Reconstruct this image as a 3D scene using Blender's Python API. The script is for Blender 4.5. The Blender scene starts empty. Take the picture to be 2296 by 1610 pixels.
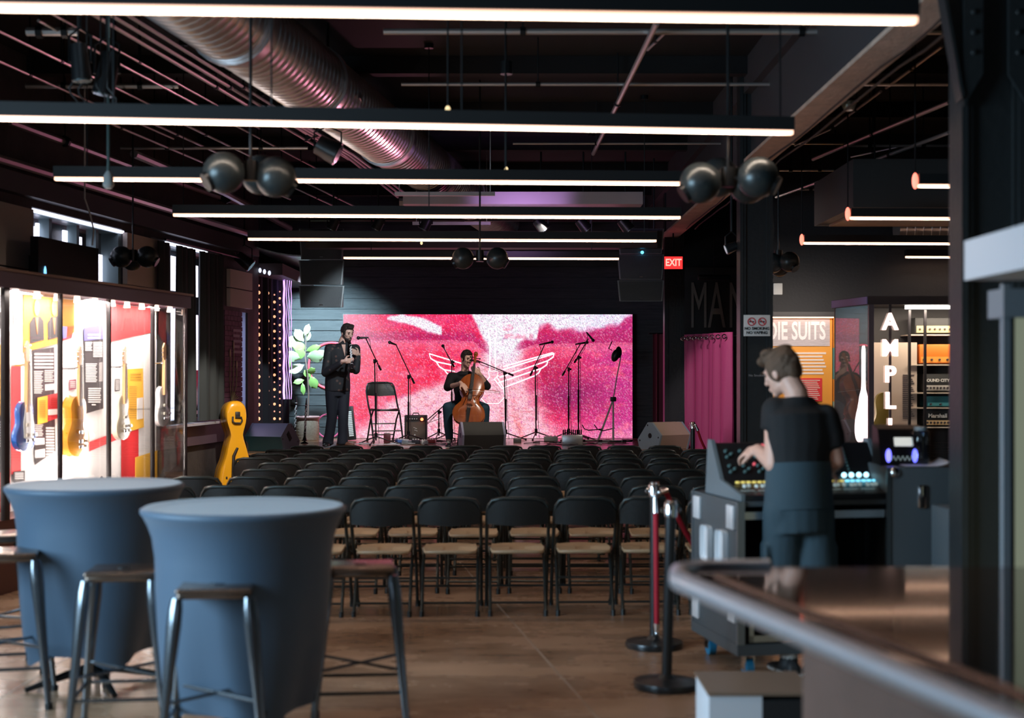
import bpy, bmesh, math, random
from mathutils import Vector, Matrix, Quaternion
random.seed(7)
C = bpy.data.collections.new('venue'); bpy.context.scene.collection.children.link(C)
sc = bpy.context.scene
F = 3189.0; HZ = 835.0; CX = 1148.0; CH = 1.65
PI = math.pi
# ---------------- camera, exposure, world, large lights
cam = bpy.data.cameras.new('camera'); camo = bpy.data.objects.new('camera', cam); C.objects.link(camo)
camo.location = (0, 0, CH); camo.rotation_euler = (PI/2, 0, 0)
cam.sensor_width = 36; cam.lens = 36*F/2296; cam.shift_y = 30/2296
cam.clip_start = 0.05; cam.clip_end = 200
cam.dof.use_dof = True; cam.dof.focus_distance = 20.0; cam.dof.aperture_fstop = 1.8
sc.camera = camo
sc.view_settings.view_transform = 'Standard'; sc.view_settings.look = 'None'
sc.view_settings.gamma = 1; sc.view_settings.use_curve_mapping = False
sc.view_settings.exposure = 0.0
sc.cycles.max_bounces = 7; sc.cycles.diffuse_bounces = 3; sc.cycles.glossy_bounces = 4
sc.cycles.transparent_max_bounces = 12; sc.cycles.transmission_bounces = 4
sc.cycles.sample_clamp_indirect = 4.0; sc.cycles.caustics_reflective = False; sc.cycles.caustics_refractive = False
sc.cycles.use_denoising = True
w = bpy.data.worlds.new('world'); sc.world = w; w.use_nodes = True
w.node_tree.nodes['Background'].inputs[0].default_value = (0.45, 0.62, 0.8, 1)
w.node_tree.nodes['Background'].inputs[1].default_value = 0.04

def alight(name, loc, target, sx, sy, power, col, kind='AREA', spread=None):
    l = bpy.data.lights.new(name, kind); o = bpy.data.objects.new(name, l); C.objects.link(o)
    o.location = loc; l.energy = power; l.color = col
    if kind == 'AREA':
        l.shape = 'RECTANGLE'; l.size = sx; l.size_y = sy
        if spread: l.spread = spread
    if kind == 'SPOT':
        l.spot_size = sx; l.spot_blend = sy; l.shadow_soft_size = 0.06
    if kind == 'POINT': l.shadow_soft_size = sx
    d = Vector(target)-Vector(loc)
    o.rotation_euler = d.to_track_quat('-Z', 'Y').to_euler()
    return o
# daylight through the tall street windows on the left, nearer than the frame
alight('street_window_daylight', (-4.95, 4.3, 2.1), (-0.6, 6.4, 0.7), 3.4, 2.3, 215, (0.55, 0.80, 1.0), 'AREA', 1.9)
# daylight from the entrance behind the camera
alight('entrance_daylight', (-1.0, -4.5, 2.4), (0.5, 6, 1.0), 3.0, 2.2, 22, (0.62, 0.8, 1.0))
# stage lights hung from the ceiling, then added fill spots
alight('stage_wash', (-1.2, 17.3, 3.5), (-2.35, 20.0, 1.7), 0.75, 0.5, 300, (0.85, 0.93, 1.0), 'SPOT')
alight('stage_wash', (0.4, 17.3, 3.5), (-0.6, 20.3, 1.3), 0.7, 0.5, 280, (1.0, 0.88, 0.75), 'SPOT')
alight('plant_spot', (-2.95, 20.95, 3.1), (-3.1, 22.7, 1.7), 1.5, 0.8, 700, (0.6, 0.88, 1.0), 'SPOT')
alight('stage_edge_spot', (2.9, 16.6, 3.9), (2.6, 19.4, 1.0), 0.75, 0.6, 330, (1.0, 0.85, 0.68), 'SPOT')

alight('cello_case_fill', (-2.45, 14.9, 3.3), (-3.4, 17.3, 0.85), 0.55, 0.5, 450, (1.0, 0.9, 0.75), 'SPOT')  # added spot without a fixture, brightens the yellow cello case
alight('curtain_fill', (1.7, 16.2, 3.5), (2.85, 19.4, 1.2), 0.5, 0.6, 260, (1.0, 0.8, 0.85), 'SPOT')  # extra unseen lamp, added to lift the magenta curtain
alight('bulkhead_fill', (0.1, 15.7, 3.25), (0.1, 16.55, 3.62), 1.6, 0.5, 24, (0.75, 0.4, 1.0), 'SPOT')  # violet lamp added to tint the dull bulkhead
alight('duct_glow_fill', (-0.6, 15.0, 3.2), (-1.5, 12.8, 4.0), 0.8, 0.6, 40, (1.0, 0.35, 0.5), 'SPOT')  # added pink lamp in place of the screen's reflection on the duct
# ---------------- geometry helpers
def V(*a): return Vector(a)
def P(px, py, d): return Vector(((px-CX)/F*d, d, CH+(HZ-py)/F*d))
def PZ(px, py, z):
    d = F*(z-CH)/(HZ-py); return P(px, py, d)

class MB:
    def __init__(s): s.v = []; s.f = []; s.m = []; s.k = 0
    def add(s, vs, fs):
        b = len(s.v); s.v += [Vector(v) for v in vs]
        for f in fs: s.f.append([i+b for i in f]); s.m.append(s.k)
    def hexa(s, p):      # 8 pts: bottom 4 ccw, top 4 ccw
        s.add(p, [(3,2,1,0),(4,5,6,7),(0,1,5,4),(1,2,6,5),(2,3,7,6),(3,0,4,7)])
    def box(s, c, size, R=None):
        c = Vector(c); x, y, z = [a/2 for a in size]
        p = [V(-x,-y,-z),V(x,-y,-z),V(x,y,-z),V(-x,y,-z),V(-x,-y,z),V(x,-y,z),V(x,y,z),V(-x,y,z)]
        if R is not None: p = [R @ q for q in p]
        s.hexa([c+q for q in p]); return s
    def bb(s, x0, x1, y0, y1, z0, z1):
        return s.box(((x0+x1)/2, (y0+y1)/2, (z0+z1)/2), (abs(x1-x0), abs(y1-y0), abs(z1-z0)))
    def bev(s, c, size, b=0.01, R=None, seg=2):
        bm = bmesh.new(); bmesh.ops.create_cube(bm, size=1)
        for v in bm.verts: v.co = Vector((v.co.x*size[0], v.co.y*size[1], v.co.z*size[2]))
        bmesh.ops.bevel(bm, geom=bm.edges[:], offset=b, segments=seg, profile=0.5, affect='EDGES')
        bm.verts.index_update()
        vs = [(R @ v.co if R is not None else v.co)+Vector(c) for v in bm.verts]
        s.add(vs, [[v.index for v in f.verts] for f in bm.faces]); bm.free(); return s
    def ring(s, c, ax, ay, n):
        return [c+ax*math.cos(2*PI*i/n)+ay*math.sin(2*PI*i/n) for i in range(n)]
    def loft(s, rings, cap=True, n=None, closed=True):
        n = len(rings[0]); vs = [p for r in rings for p in r]; fs = []
        for j in range(len(rings)-1):
            for i in range(n if closed else n-1):
                a = j*n+i; b = j*n+(i+1) % n; fs.append((a, b, b+n, a+n))
        if cap: fs.append(tuple(range(n))[::-1]); fs.append(tuple(range((len(rings)-1)*n, len(rings)*n)))
        s.add(vs, fs); return s
    def cyl(s, p0, p1, r0, r1=None, n=12, cap=True):
        p0 = Vector(p0); p1 = Vector(p1); r1 = r0 if r1 is None else r1
        d = (p1-p0).normalized(); a = d.orthogonal().normalized(); b = d.cross(a)
        return s.loft([s.ring(p0, a*r0, b*r0, n), s.ring(p1, a*r1, b*r1, n)], cap)
    def tube(s, pts, r, n=8, closed=False):
        pts = [Vector(p) for p in pts]; m = len(pts); rs = r if isinstance(r, (list, tuple)) else [r]*m
        rings = []; a = None
        for i in range(m):
            if closed: t = pts[(i+1) % m]-pts[i-1]
            else: t = pts[min(i+1, m-1)]-pts[max(i-1, 0)]
            t.normalize()
            if a is None: a = t.orthogonal().normalized()
            a = (a-t*a.dot(t)); a = a.normalized() if a.length > 1e-6 else t.orthogonal().normalized()
            b = t.cross(a); rings.append(s.ring(pts[i], a*rs[i], b*rs[i], n))
        if closed:
            rings.append(rings[0]); return s.loft(rings, False)
        return s.loft(rings, True)
    def lathe(s, prof, c=(0,0,0), n=24, R=None, cap=True):
        c = Vector(c); rings = []
        for r, z in prof:
            g = [V(r*math.cos(2*PI*i/n), r*math.sin(2*PI*i/n), z) for i in range(n)]
            rings.append([c+(R @ q if R is not None else q) for q in g])
        return s.loft(rings, cap)
    def sph(s, c, r, n=14, m=9, R=None):
        c = Vector(c); r = (r, r, r) if not isinstance(r, (tuple, list, Vector)) else r
        rings = []
        for j in range(m+1):
            t = PI*(0.02+0.96*j/m)
            g = [V(r[0]*math.sin(t)*math.cos(2*PI*i/n), r[1]*math.sin(t)*math.sin(2*PI*i/n), -r[2]*math.cos(t)) for i in range(n)]
            rings.append([c+(R @ q if R is not None else q) for q in g])
        return s.loft(rings)
    def prism(s, poly, o, U, W, N):   # polygon (u,w) on plane o,U,W thickened by vector N
        o = Vector(o); U = Vector(U); W = Vector(W); N = Vector(N); n = len(poly)
        a = [o+U*p[0]+W*p[1] for p in poly]; b = [q+N for q in a]
        s.add(a+b, [tuple(range(n))[::-1], tuple(range(n, 2*n))]+[(i, (i+1) % n, (i+1) % n+n, i+n) for i in range(n)]); return s
    def caps(s, pts, rs, n=12):      # chain of tapered capsules
        pts = [Vector(p) for p in pts]
        for i, p in enumerate(pts):
            s.sph(p, rs[i], n, 8)
            if i: s.cyl(pts[i-1], p, rs[i-1], rs[i], n)
        return s
    def torus(s, c, R, r, ax=None, n=32, m=8, arc=2*PI, a0=0):
        c = Vector(c); ax = Matrix.Identity(3) if ax is None else ax
        full = abs(arc-2*PI) < 1e-6; k = n if full else n+1
        pts = [c+ax @ V(R*math.cos(a0+arc*i/n), R*math.sin(a0+arc*i/n), 0) for i in range(k)]
        return s.tube(pts, r, m, closed=full)
    def build(s, name, mats, parent=None, world=False, smooth=35):
        me = bpy.data.meshes.new(name)
        vs = s.v
        if world and parent is not None:
            M = Matrix.Identity(4); p = parent
            while p is not None: M = p.matrix_basis @ M; p = p.parent
            Mi = M.inverted(); vs = [Mi @ v for v in vs]
        me.from_pydata([tuple(v) for v in vs], [], s.f)
        if not isinstance(mats, (list, tuple)): mats = [mats]
        for m in mats: me.materials.append(m)
        me.polygons.foreach_set('material_index', s.m)
        bm = bmesh.new(); bm.from_mesh(me); bmesh.ops.recalc_face_normals(bm, faces=bm.faces[:]); bm.to_mesh(me); bm.free()
        if smooth:
            me.polygons.foreach_set('use_smooth', [True]*len(me.polygons))
            me.set_sharp_from_angle(angle=math.radians(smooth))
        me.update()
        o = bpy.data.objects.new(name, me); C.objects.link(o)
        if parent is not None: o.parent = parent
        return o

def tag(o, label=None, cat=None, group=None, kind=None):
    if label: o['label'] = label
    if cat: o['category'] = cat
    if group: o['group'] = group
    if kind: o['kind'] = kind
    return o
def thing(name, label, cat, loc=(0,0,0), rz=0, group=None, rot=None):
    o = bpy.data.objects.new(name, None); C.objects.link(o); o.empty_display_size = 0.1
    o.location = loc; o.rotation_euler = rot if rot else (0, 0, rz)
    return tag(o, label, cat, group)
def copy_tree(o, parent=None):
    c = o.copy(); C.objects.link(c)
    if parent is not None: c.parent = parent; c.matrix_parent_inverse = o.matrix_parent_inverse
    for ch in list(o.children):
        if ch is not c and ch.parent is o: copy_tree(ch, c)
    return c
def dup(o, loc, rz=None, label=None, group=None):
    c = copy_tree(o); c.location = loc
    if rz is not None: c.rotation_euler = (0, 0, rz)
    if label: c['label'] = label
    if group: c['group'] = group
    return c
def struct(name, mb, m, **k):
    o = mb.build(name, m, **k); o['kind'] = 'structure'; return o

# ---------------- materials
def s2l(c):
    return tuple((x/12.92 if x <= 0.04045 else ((x+0.055)/1.055)**2.4) for x in c)
MT = {}
def mat(name, col, rough=0.5, metal=0.0, emit=None, es=0, col2=None, scale=8, bump=0, bscale=60, coat=0, stretch=None, alpha=None, rvar=0):
    if name in MT: return MT[name]
    m = bpy.data.materials.new(name); m.use_nodes = True; nt = m.node_tree; b = nt.nodes['Principled BSDF']
    c = tuple(col)+(1,)
    b.inputs['Base Color'].default_value = c; b.inputs['Roughness'].default_value = rough; b.inputs['Metallic'].default_value = metal
    if coat: b.inputs['Coat Weight'].default_value = coat; b.inputs['Coat Roughness'].default_value = 0.08
    if emit: b.inputs['Emission Color'].default_value = tuple(emit)+(1,); b.inputs['Emission Strength'].default_value = es
    if col2 or bump or rvar:
        tc = nt.nodes.new('ShaderNodeTexCoord'); mp = nt.nodes.new('ShaderNodeMapping'); nt.links.new(tc.outputs['Object'], mp.inputs[0])
        if stretch: mp.inputs['Scale'].default_value = stretch
    if col2 or rvar:
        n = nt.nodes.new('ShaderNodeTexNoise'); n.inputs['Scale'].default_value = scale; n.inputs['Detail'].default_value = 6; n.inputs['Roughness'].default_value = 0.65
        nt.links.new(mp.outputs[0], n.inputs['Vector'])
    if col2:
        r = nt.nodes.new('ShaderNodeValToRGB'); r.color_ramp.elements[0].position = 0.32; r.color_ramp.elements[1].position = 0.68
        r.color_ramp.elements[0].color = c; r.color_ramp.elements[1].color = tuple(col2)+(1,)
        nt.links.new(n.outputs['Fac'], r.inputs[0]); nt.links.new(r.outputs[0], b.inputs['Base Color'])
    if rvar:
        mr = nt.nodes.new('ShaderNodeMapRange'); mr.inputs[1].default_value = 0.3; mr.inputs[2].default_value = 0.7
        mr.inputs[3].default_value = rough-rvar; mr.inputs[4].default_value = rough+rvar
        nt.links.new(n.outputs['Fac'], mr.inputs[0]); nt.links.new(mr.outputs[0], b.inputs['Roughness'])
    if bump:
        n2 = nt.nodes.new('ShaderNodeTexNoise'); n2.inputs['Scale'].default_value = bscale; n2.inputs['Detail'].default_value = 3
        nt.links.new(mp.outputs[0], n2.inputs['Vector'])
        bp = nt.nodes.new('ShaderNodeBump'); bp.inputs['Strength'].default_value = bump; bp.inputs['Distance'].default_value = 0.02
        nt.links.new(n2.outputs['Fac'], bp.inputs['Height']); nt.links.new(bp.outputs[0], b.inputs['Normal'])
    MT[name] = m; return m
def glassmat(name='pane_glass', tint=(1,1,1), rough=0.0, k=1.0):
    if name in MT: return MT[name]
    m = bpy.data.materials.new(name); m.use_nodes = True; nt = m.node_tree; nt.nodes.clear()
    o = nt.nodes.new('ShaderNodeOutputMaterial'); mx = nt.nodes.new('ShaderNodeMixShader')
    t = nt.nodes.new('ShaderNodeBsdfTransparent'); t.inputs[0].default_value = tuple(tint)+(1,)
    g = nt.nodes.new('ShaderNodeBsdfGlossy'); g.inputs['Roughness'].default_value = rough
    lw = nt.nodes.new('ShaderNodeLayerWeight'); lw.inputs[0].default_value = 0.5
    pw = nt.nodes.new('ShaderNodeMath'); pw.operation = 'POWER'; pw.inputs[1].default_value = 4.0
    mu = nt.nodes.new('ShaderNodeMath'); mu.operation = 'MULTIPLY_ADD'; mu.inputs[1].default_value = 0.5*k; mu.inputs[2].default_value = 0.04*k; mu.use_clamp = True
    nt.links.new(lw.outputs['Facing'], pw.inputs[0]); nt.links.new(pw.outputs[0], mu.inputs[0]); nt.links.new(mu.outputs[0], mx.inputs[0])
    nt.links.new(t.outputs[0], mx.inputs[1]); nt.links.new(g.outputs[0], mx.inputs[2]); nt.links.new(mx.outputs[0], o.inputs[0])
    MT[name] = m; return m
black = mat('black_paint', (0.012, 0.013, 0.014), 0.5)
matte = mat('matte_black', (0.006, 0.006, 0.007), 0.8)
blackm = mat('black_metal', (0.02, 0.022, 0.024), 0.32, 0.6)
plastic = mat('black_plastic', (0.012, 0.013, 0.015), 0.38)
steel = mat('dark_steel', (0.022, 0.028, 0.03), 0.42, 0.3, bump=0.1, bscale=30)
chrome = mat('chrome', (0.8, 0.82, 0.85), 0.15, 1.0)
silverkey = mat('silver_key', (0.85, 0.86, 0.88), 0.4, 0.3)
alu = mat('aluminium', (0.55, 0.58, 0.6), 0.35, 1.0)
conduit = mat('galvanised_conduit', (0.68, 0.65, 0.64), 0.35, 0.8)
pinkpipe = mat('painted_pipe', (0.60, 0.57, 0.62), 0.28, 0.7)
tubewarm = mat('warm_diffuser', (0.9, 0.8, 0.7), 0.5, 0, (1.0, 0.56, 0.38), 2.3)
white = mat('white_paint', (0.78, 0.78, 0.76), 0.5)
offwhite = mat('offwhite_board', (0.80, 0.76, 0.72), 0.6)
skin = mat('skin', (0.72, 0.46, 0.37), 0.5, col2=(0.66, 0.40, 0.31), scale=12)
skin.node_tree.nodes['Principled BSDF'].inputs['Subsurface Weight'].default_value = 0.05
def text(name, s, loc, size, mt, parent=None, rot=(PI/2, 0, 0), depth=0.004, bold=0.0, sx=1.0, align='CENTER'):
    cu = bpy.data.curves.new(name, 'FONT'); cu.body = s; cu.size = size; cu.extrude = depth/2; cu.align_x = align; cu.align_y = 'CENTER'
    cu.offset = bold; cu.resolution_u = 3
    ob = bpy.data.objects.new(name+'_curve', cu); C.objects.link(ob)
    bpy.context.view_layer.update()
    me = bpy.data.meshes.new_from_object(ob.evaluated_get(bpy.context.evaluated_depsgraph_get()))
    bpy.data.objects.remove(ob); bpy.data.curves.remove(cu)
    from mathutils import Euler
    M = Matrix.Translation(Vector(loc)) @ Euler(rot).to_matrix().to_4x4() @ Matrix.Diagonal((sx, 1, 1, 1))
    me.transform(M)
    if parent is not None:
        Q = Matrix.Identity(4); p = parent
        while p is not None: Q = p.matrix_basis @ Q; p = p.parent
        me.transform(Q.inverted())
    me.materials.clear(); me.materials.append(mt); me.name = name
    o = bpy.data.objects.new(name, me); C.objects.link(o)
    if parent is not None: o.parent = parent
    return o
# ================= the setting =================
concrete = mat('stained_concrete', (0.19, 0.108, 0.064), 0.26, col2=(0.44, 0.285, 0.185), scale=0.9, bump=0.10, bscale=5, rvar=0.10, stretch=(1, 2.2, 1))
deckm = mat('ceiling_black', (0.008, 0.008, 0.009), 0.85)
wallm = mat('dark_wall_plaster', (0.035, 0.032, 0.034), 0.7, col2=(0.07, 0.062, 0.065), scale=3, bump=0.3, bscale=14)
wallk = mat('black_wall', (0.017, 0.018, 0.022), 0.6, bump=0.1, bscale=30)
panelm = mat('acoustic_panel_fabric', (0.75, 0.66, 0.60), 0.9, bump=0.15, bscale=150)
plankm = mat('black_stained_planks', (0.035, 0.042, 0.050), 0.42, col2=(0.07, 0.08, 0.09), scale=3, stretch=(1, 1, 14), bump=0.25, bscale=40)
stagem = mat('stage_boards', (0.22, 0.12, 0.07), 0.22, col2=(0.36, 0.22, 0.14), scale=2, stretch=(1, 8, 1))
day = mat('daylight', (0.8, 0.85, 1.0), 0.5, 0, (0.80, 0.80, 1.0), 3.2)
tealframe = mat('window_frame_paint', (0.20, 0.28, 0.30), 0.3, 0.2)

def WL(d, z, off=0): return V(-6.02+0.129*d+off, d, z)
def wq(mb, fn, d0, d1, z0, z1, o0, o1):
    mb.hexa([fn(d0, z0, o0), fn(d0, z0, o1), fn(d1, z0, o1), fn(d1, z0, o0), fn(d0, z1, o0), fn(d0, z1, o1), fn(d1, z1, o1), fn(d1, z1, o0)])
def onW(px, py, off=0, a=-6.02, b=0.129):
    d = (a+off)/((px-CX)/F-b); return d, CH+(HZ-py)/F*d

m = MB(); m.bb(-9, 11, -6, 25, -0.2, 0); struct('floor', m, concrete)
jl = mat('floor_joint_filler', (0.34, 0.26, 0.20), 0.4)
m = MB()
q0 = PZ(1150, 1395, 0); q1 = PZ(1345, 1615, 0); dd = (q0-q1)
for a, b in ((q1-dd*0.8, q0+dd*2.2), (PZ(-40, 1590, 0), PZ(210, 1440, 0))):
    t = (b-a).normalized().cross(V(0, 0, 1))*0.006
    m.hexa([a-t, a+t, b+t, b-t, a-t+V(0, 0, .0012), a+t+V(0, 0, .0012), b+t+V(0, 0, .0012), b-t+V(0, 0, .0012)])
struct('trim_1', m, jl)
m = MB(); m.bb(-9, 11, -6, 25, 4.50, 4.7); struct('ceiling', m, deckm)
# left wall with openings
m = MB(); T = 0.3
for d0, d1 in ((-6, 2.4), (6.6, 12.9), (14.95, 15.72), (18.1, 18.85), (19.12, 19.4)): wq(m, WL, d0, d1, 0, 4.50, -T, 0)
for d0, d1 in ((2.4, 6.6), (12.9, 14.95), (15.72, 18.1)):
    wq(m, WL, d0, d1, 0, 1.04, -T, 0); wq(m, WL, d0, d1, 3.15, 4.50, -T, 0)
wq(m, WL, 18.85, 19.12, 0, 1.04, -T, 0); wq(m, WL, 18.85, 19.12, 2.45, 4.50, -T, 0)
struct('wall_left', m, wallm)
m = MB(); wq(m, WL, 19.4, 19.6, 0, 4.50, -1.6, 0); struct('wall_stage_jog', m, wallk)
m = MB(); m.bb(-5.2, -5.0, 19.6, 23.0, 0, 4.50); struct('wall_stage_left', m, wallk)
# stage back wall of horizontal planks
m = MB(); m.bb(-5.2, 2.5, 22.86, 23.1, 0, 4.50)
z = 0.6; k = 0
while z < 4.3:
    m.bb(-5.0, 2.45, 22.84-0.004*(k % 3), 22.9, z+0.004, z+0.165); z += 0.172; k += 1
struct('wall_back', m, plankm)
m = MB(); m.bb(2.3, 11, 23.1, 23.3, 0, 4.50); struct('wall_back_right', m, wallk)
m = MB(); m.bb(2.75, 11, 17.0, 17.2, 0, 4.50); struct('wall_right_partition', m, wallk)
m = MB(); m.bb(10.8, 11, -6, 17.2, 0, 4.50); struct('wall_right', m, wallk)
m = MB(); m.bb(-8, -4.2, -6.2, -6, 0, 4.50); m.bb(2.2, 11, -6.2, -6, 0, 4.50); m.bb(-4.2, 2.2, -6.2, -6, 3.6, 4.50); m.bb(-4.2, 2.2, -6.2, -6, 0, 0.2)
struct('wall_rear', m, wallk)
# skirting / dado below the left windows, purple light put into its brown colour
m = MB(); wq(m, WL, 14.5, 18.8, 0.78, 1.02, 0.0, 0.05); struct('trim_2', m, mat('dado_purple_lit', (0.10, 0.07, 0.10), 0.45))
m = MB(); wq(m, WL, 15.9, 18.2, 1.02, 1.05, -0.02, 0.14); struct('trim_3', m, mat('sill_paint', (0.5, 0.5, 0.6), 0.25))
# dark cornice box above windows on the left wall
m = MB(); wq(m, WL, 5, 19.3, 3.22, 3.4, 0, 0.10); struct('trim_4', m, mat('cornice_paint', (0.05, 0.05, 0.055), 0.5))
# columns, I-section with flanges
colm = mat('column_paint', (0.022, 0.026, 0.028), 0.38, bump=0.12, bscale=25)
def column(n, x, d, wdt, braces):
    m = MB(); h = 4.50; a = wdt/2
    m.bb(x-a+0.03, x+a-0.03, d-0.07, d+0.07, 0, h)
    m.bb(x-a, x-a+0.03, d-0.10, d+0.10, 0, h); m.bb(x+a-0.03, x+a, d-0.10, d+0.10, 0, h)
    m.bb(x-a+0.03, x-a+0.055, d-0.09, d-0.07, 0, h); m.bb(x+a-0.055, x+a-0.03, d-0.09, d-0.07, 0, h)
    if braces:
        for sx in (-1, 1):
            # gusset plates widening to the top, with rivets
            e = x+sx*a
            m.prism([(e, 2.95), (e, 4.50), (e+sx*0.26, 4.50), (e+sx*0.085, 3.43)], (0, d-0.10, 0), (1, 0, 0), (0, 0, 1), (0, 0.02, 0))
            m.prism([(e-sx*0.09, 3.05), (e-sx*0.09, 4.50), (e, 4.50), (e, 2.9)], (0, d-0.13, 0), (1, 0, 0), (0, 0, 1), (0, 0.02, 0))
            m.prism([(e, 2.95), (e+sx*0.085, 3.43), (e+sx*0.26, 4.50), (e+sx*0.275, 4.50), (e+sx*0.10, 3.43), (e+sx*0.012, 2.93)], (0, d-0.14, 0), (1, 0, 0), (0, 0, 1), (0, 0.10, 0))
            for j in range(12):
                m.sph((e-sx*0.045, d-0.135, 3.15+j*0.095), (0.014, 0.01, 0.014), 8, 5)
    struct('column_'+n, m, colm)
column('near', 2.27, 6.8, 0.30, True)
column('middle', 2.235, 13.1, 0.30, False)
column('far', 2.31, 20.3, 0.285, False)
# beam over the columns
beamb = mat('raw_beam_lit_underside', (0.72, 0.52, 0.42), 0.7, col2=(0.52, 0.38, 0.30), scale=6, bump=0.3, bscale=30)  # bars' orange light from below put into the raw tan
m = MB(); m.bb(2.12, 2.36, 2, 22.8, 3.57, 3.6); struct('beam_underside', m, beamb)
m = MB(); m.bb(2.19, 2.29, 2, 22.8, 3.6, 4.50); m.bb(2.12, 2.36, 2, 22.8, 4.2, 4.50); struct('beam_web', m, mat('beam_paint', (0.05, 0.05, 0.055), 0.6))
# cross joists
m = MB()
for y in (6.2, 8.4, 10.6, 12.8, 15.0, 17.2, 19.4, 21.6): m.bb(-6, 10.8, y, y+0.14, 4.34, 4.50)
struct('ceiling_joists', m, deckm)
# pale bulkhead across the ceiling in front of the stage
m = MB(); m.bb(-1.25, 1.5, 16.3, 16.8, 3.58, 3.72); struct('ceiling_bulkhead', m, mat('bulkhead_paint', (0.55, 0.5, 0.55), 0.4))
m = MB(); m.bb(-2.7, 1.9, 18.6, 18.9, 3.28, 3.5); struct('ceiling_beam_stage', m, mat('brown_beam', (0.05, 0.035, 0.025), 0.6))
m = MB()
for j in range(12):
    t = j/11; m.box((-3.65+0.75*t, 20.6+0.3*t, 3.40-0.16*math.sin(t*PI/2)), (0.08, 3.0, 0.02), Matrix.Rotation(0.35*math.cos(t*PI/2), 3, 'Y'))
struct('trim_5', m, mat('soffit_metal', (0.45, 0.48, 0.5), 0.3, 0.7))
m = MB(); m.bb(-4.4, -3.18, 19.7, 22.8, 3.0, 3.16); struct('trim_6', m, mat('valance_brown', (0.07, 0.045, 0.05), 0.6))
# stage
m = MB(); m.bb(-3.72, 2.6, 18.55, 22.84, 0, 0.57)
struct('stage_platform', m, matte)
m = MB(); m.bb(-3.74, 2.62, 18.52, 22.84, 0.57, 0.6); struct('stage_floor', m, stagem)
# ---- left windows
def window(n, cells, bars, d0, d1, z0, z1):
    f = MB()
    wq(f, WL, d0, d0+0.07, z0, z1, -0.2, -0.02); wq(f, WL, d1-0.07, d1, z0, z1, -0.2, -0.02)
    wq(f, WL, d0, d1, z1-0.05, z1, -0.2, -0.02); wq(f, WL, d0, d1, z0, z0+0.05, -0.2, -0.02)
    for b in bars: wq(f, WL, b-0.03, b+0.03, z0, z1, -0.18, -0.08)
    fo = struct('window_%d' % n, f, tealframe)
    g = MB(); wq(g, WL, d0+0.05, d1-0.05, z0+0.04, z1-0.04, -0.135, -0.125); g.build('window_pane', glassmat(), fo)
    for c in cells:
        e = MB(); (a, zz1), (b, _) = onW(c[0], c[2], -0.16), onW(c[1], c[2], -0.16); _, zz0 = onW((c[0]+c[1])/2, c[3], -0.16)
        wq(e, WL, a, b, zz0, zz1, -0.19, -0.17); e.build('daylight_gap', day, fo)
    bk = MB(); wq(bk, WL, d0, d1, z0, z1, -0.25, -0.22); bk.build('window_blind', mat('dark_blind', (0.02, 0.03, 0.035), 0.5), fo)
    return fo
window(1, [(68, 84, 505, 620), (86, 112, 500, 560), (146, 164, 516, 556), (166, 186, 528, 556), (222, 232, 570, 640), (268, 274, 540, 650)], (13.45, 14.05, 14.5), 12.9, 14.95, 1.04, 3.15)
window(2, [(384, 404, 573, 652), (384, 404, 660, 1010), (352, 358, 690, 1010), (438, 446, 595, 666), (438, 446, 706, 830)], (16.5, 17.2), 15.72, 18.1, 1.04, 3.15)
f = MB(); wq(f, WL, 18.85, 18.88, 1.04, 2.45, -0.2, -0.02); wq(f, WL, 19.09, 19.12, 1.04, 2.45, -0.2, -0.02)
fo = struct('window_3', f, tealframe)
e = MB(); wq(e, WL, 18.88, 19.09, 1.06, 2.42, -0.19, -0.17); e.build('daylight_gap', mat('violet_daylight', (0.8, 0.7, 1.0), 0.5, 0, (0.78, 0.58, 1.0), 5.0), fo)
f = MB()
wq(f, WL, 2.4, 2.5, 0.9, 3.3, -0.25, 0); wq(f, WL, 6.5, 6.6, 0.9, 3.3, -0.25, 0); wq(f, WL, 4.45, 4.55, 0.9, 3.3, -0.25, 0); wq(f, WL, 2.4, 6.6, 2.0, 2.06, -0.25, 0)
fo = struct('window_4', f, tealframe)
# top leaks of daylight along the window heads
for n_, (a_, b_) in enumerate((((70, 455), (274, 518)), ((370, 536), (462, 557)))):
    da, za = onW(a_[0], a_[1], -0.02); db, zb = onW(b_[0], b_[1], -0.02); e = MB(); za = min(za, 3.14); zb = min(zb, 3.14)
    e.hexa([WL(da, za-0.03, -0.03), WL(da, za-0.03, 0.0), WL(db, zb-0.03, 0.0), WL(db, zb-0.03, -0.03), WL(da, za, -0.03), WL(da, za, 0.0), WL(db, zb, 0.0), WL(db, zb, -0.03)])
    e.build('daylight_gap', day, bpy.data.objects['window_%d' % (n_+1)])
# acoustic panels
for px0, px1, lab in ((0, 68, 'beige fabric acoustic panel left of the first window, at the frame edge'), (279, 354, 'beige fabric acoustic panel between the two tall windows'), (511, 561, 'beige fabric acoustic panel above the dandelion mural, by the stage curtain')):
    d0 = max(onW(px0, 600, 0.02)[0], 11.8) if px0 else 11.3; d1 = onW(px1, 600, 0.02)[0]
    z1, z0 = (3.12, 2.02) if px0 < 500 else (2.98, 2.5)
    m = MB()
    for a, b in ((z0, (z0+z1)/2-0.008), ((z0+z1)/2+0.008, z1)): wq(m, WL, d0, d1, a, b, 0.003, 0.05)
    tag(m.build('acoustic_panel', panelm), lab, 'wall panel', 'acoustic panels on the left wall')
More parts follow.
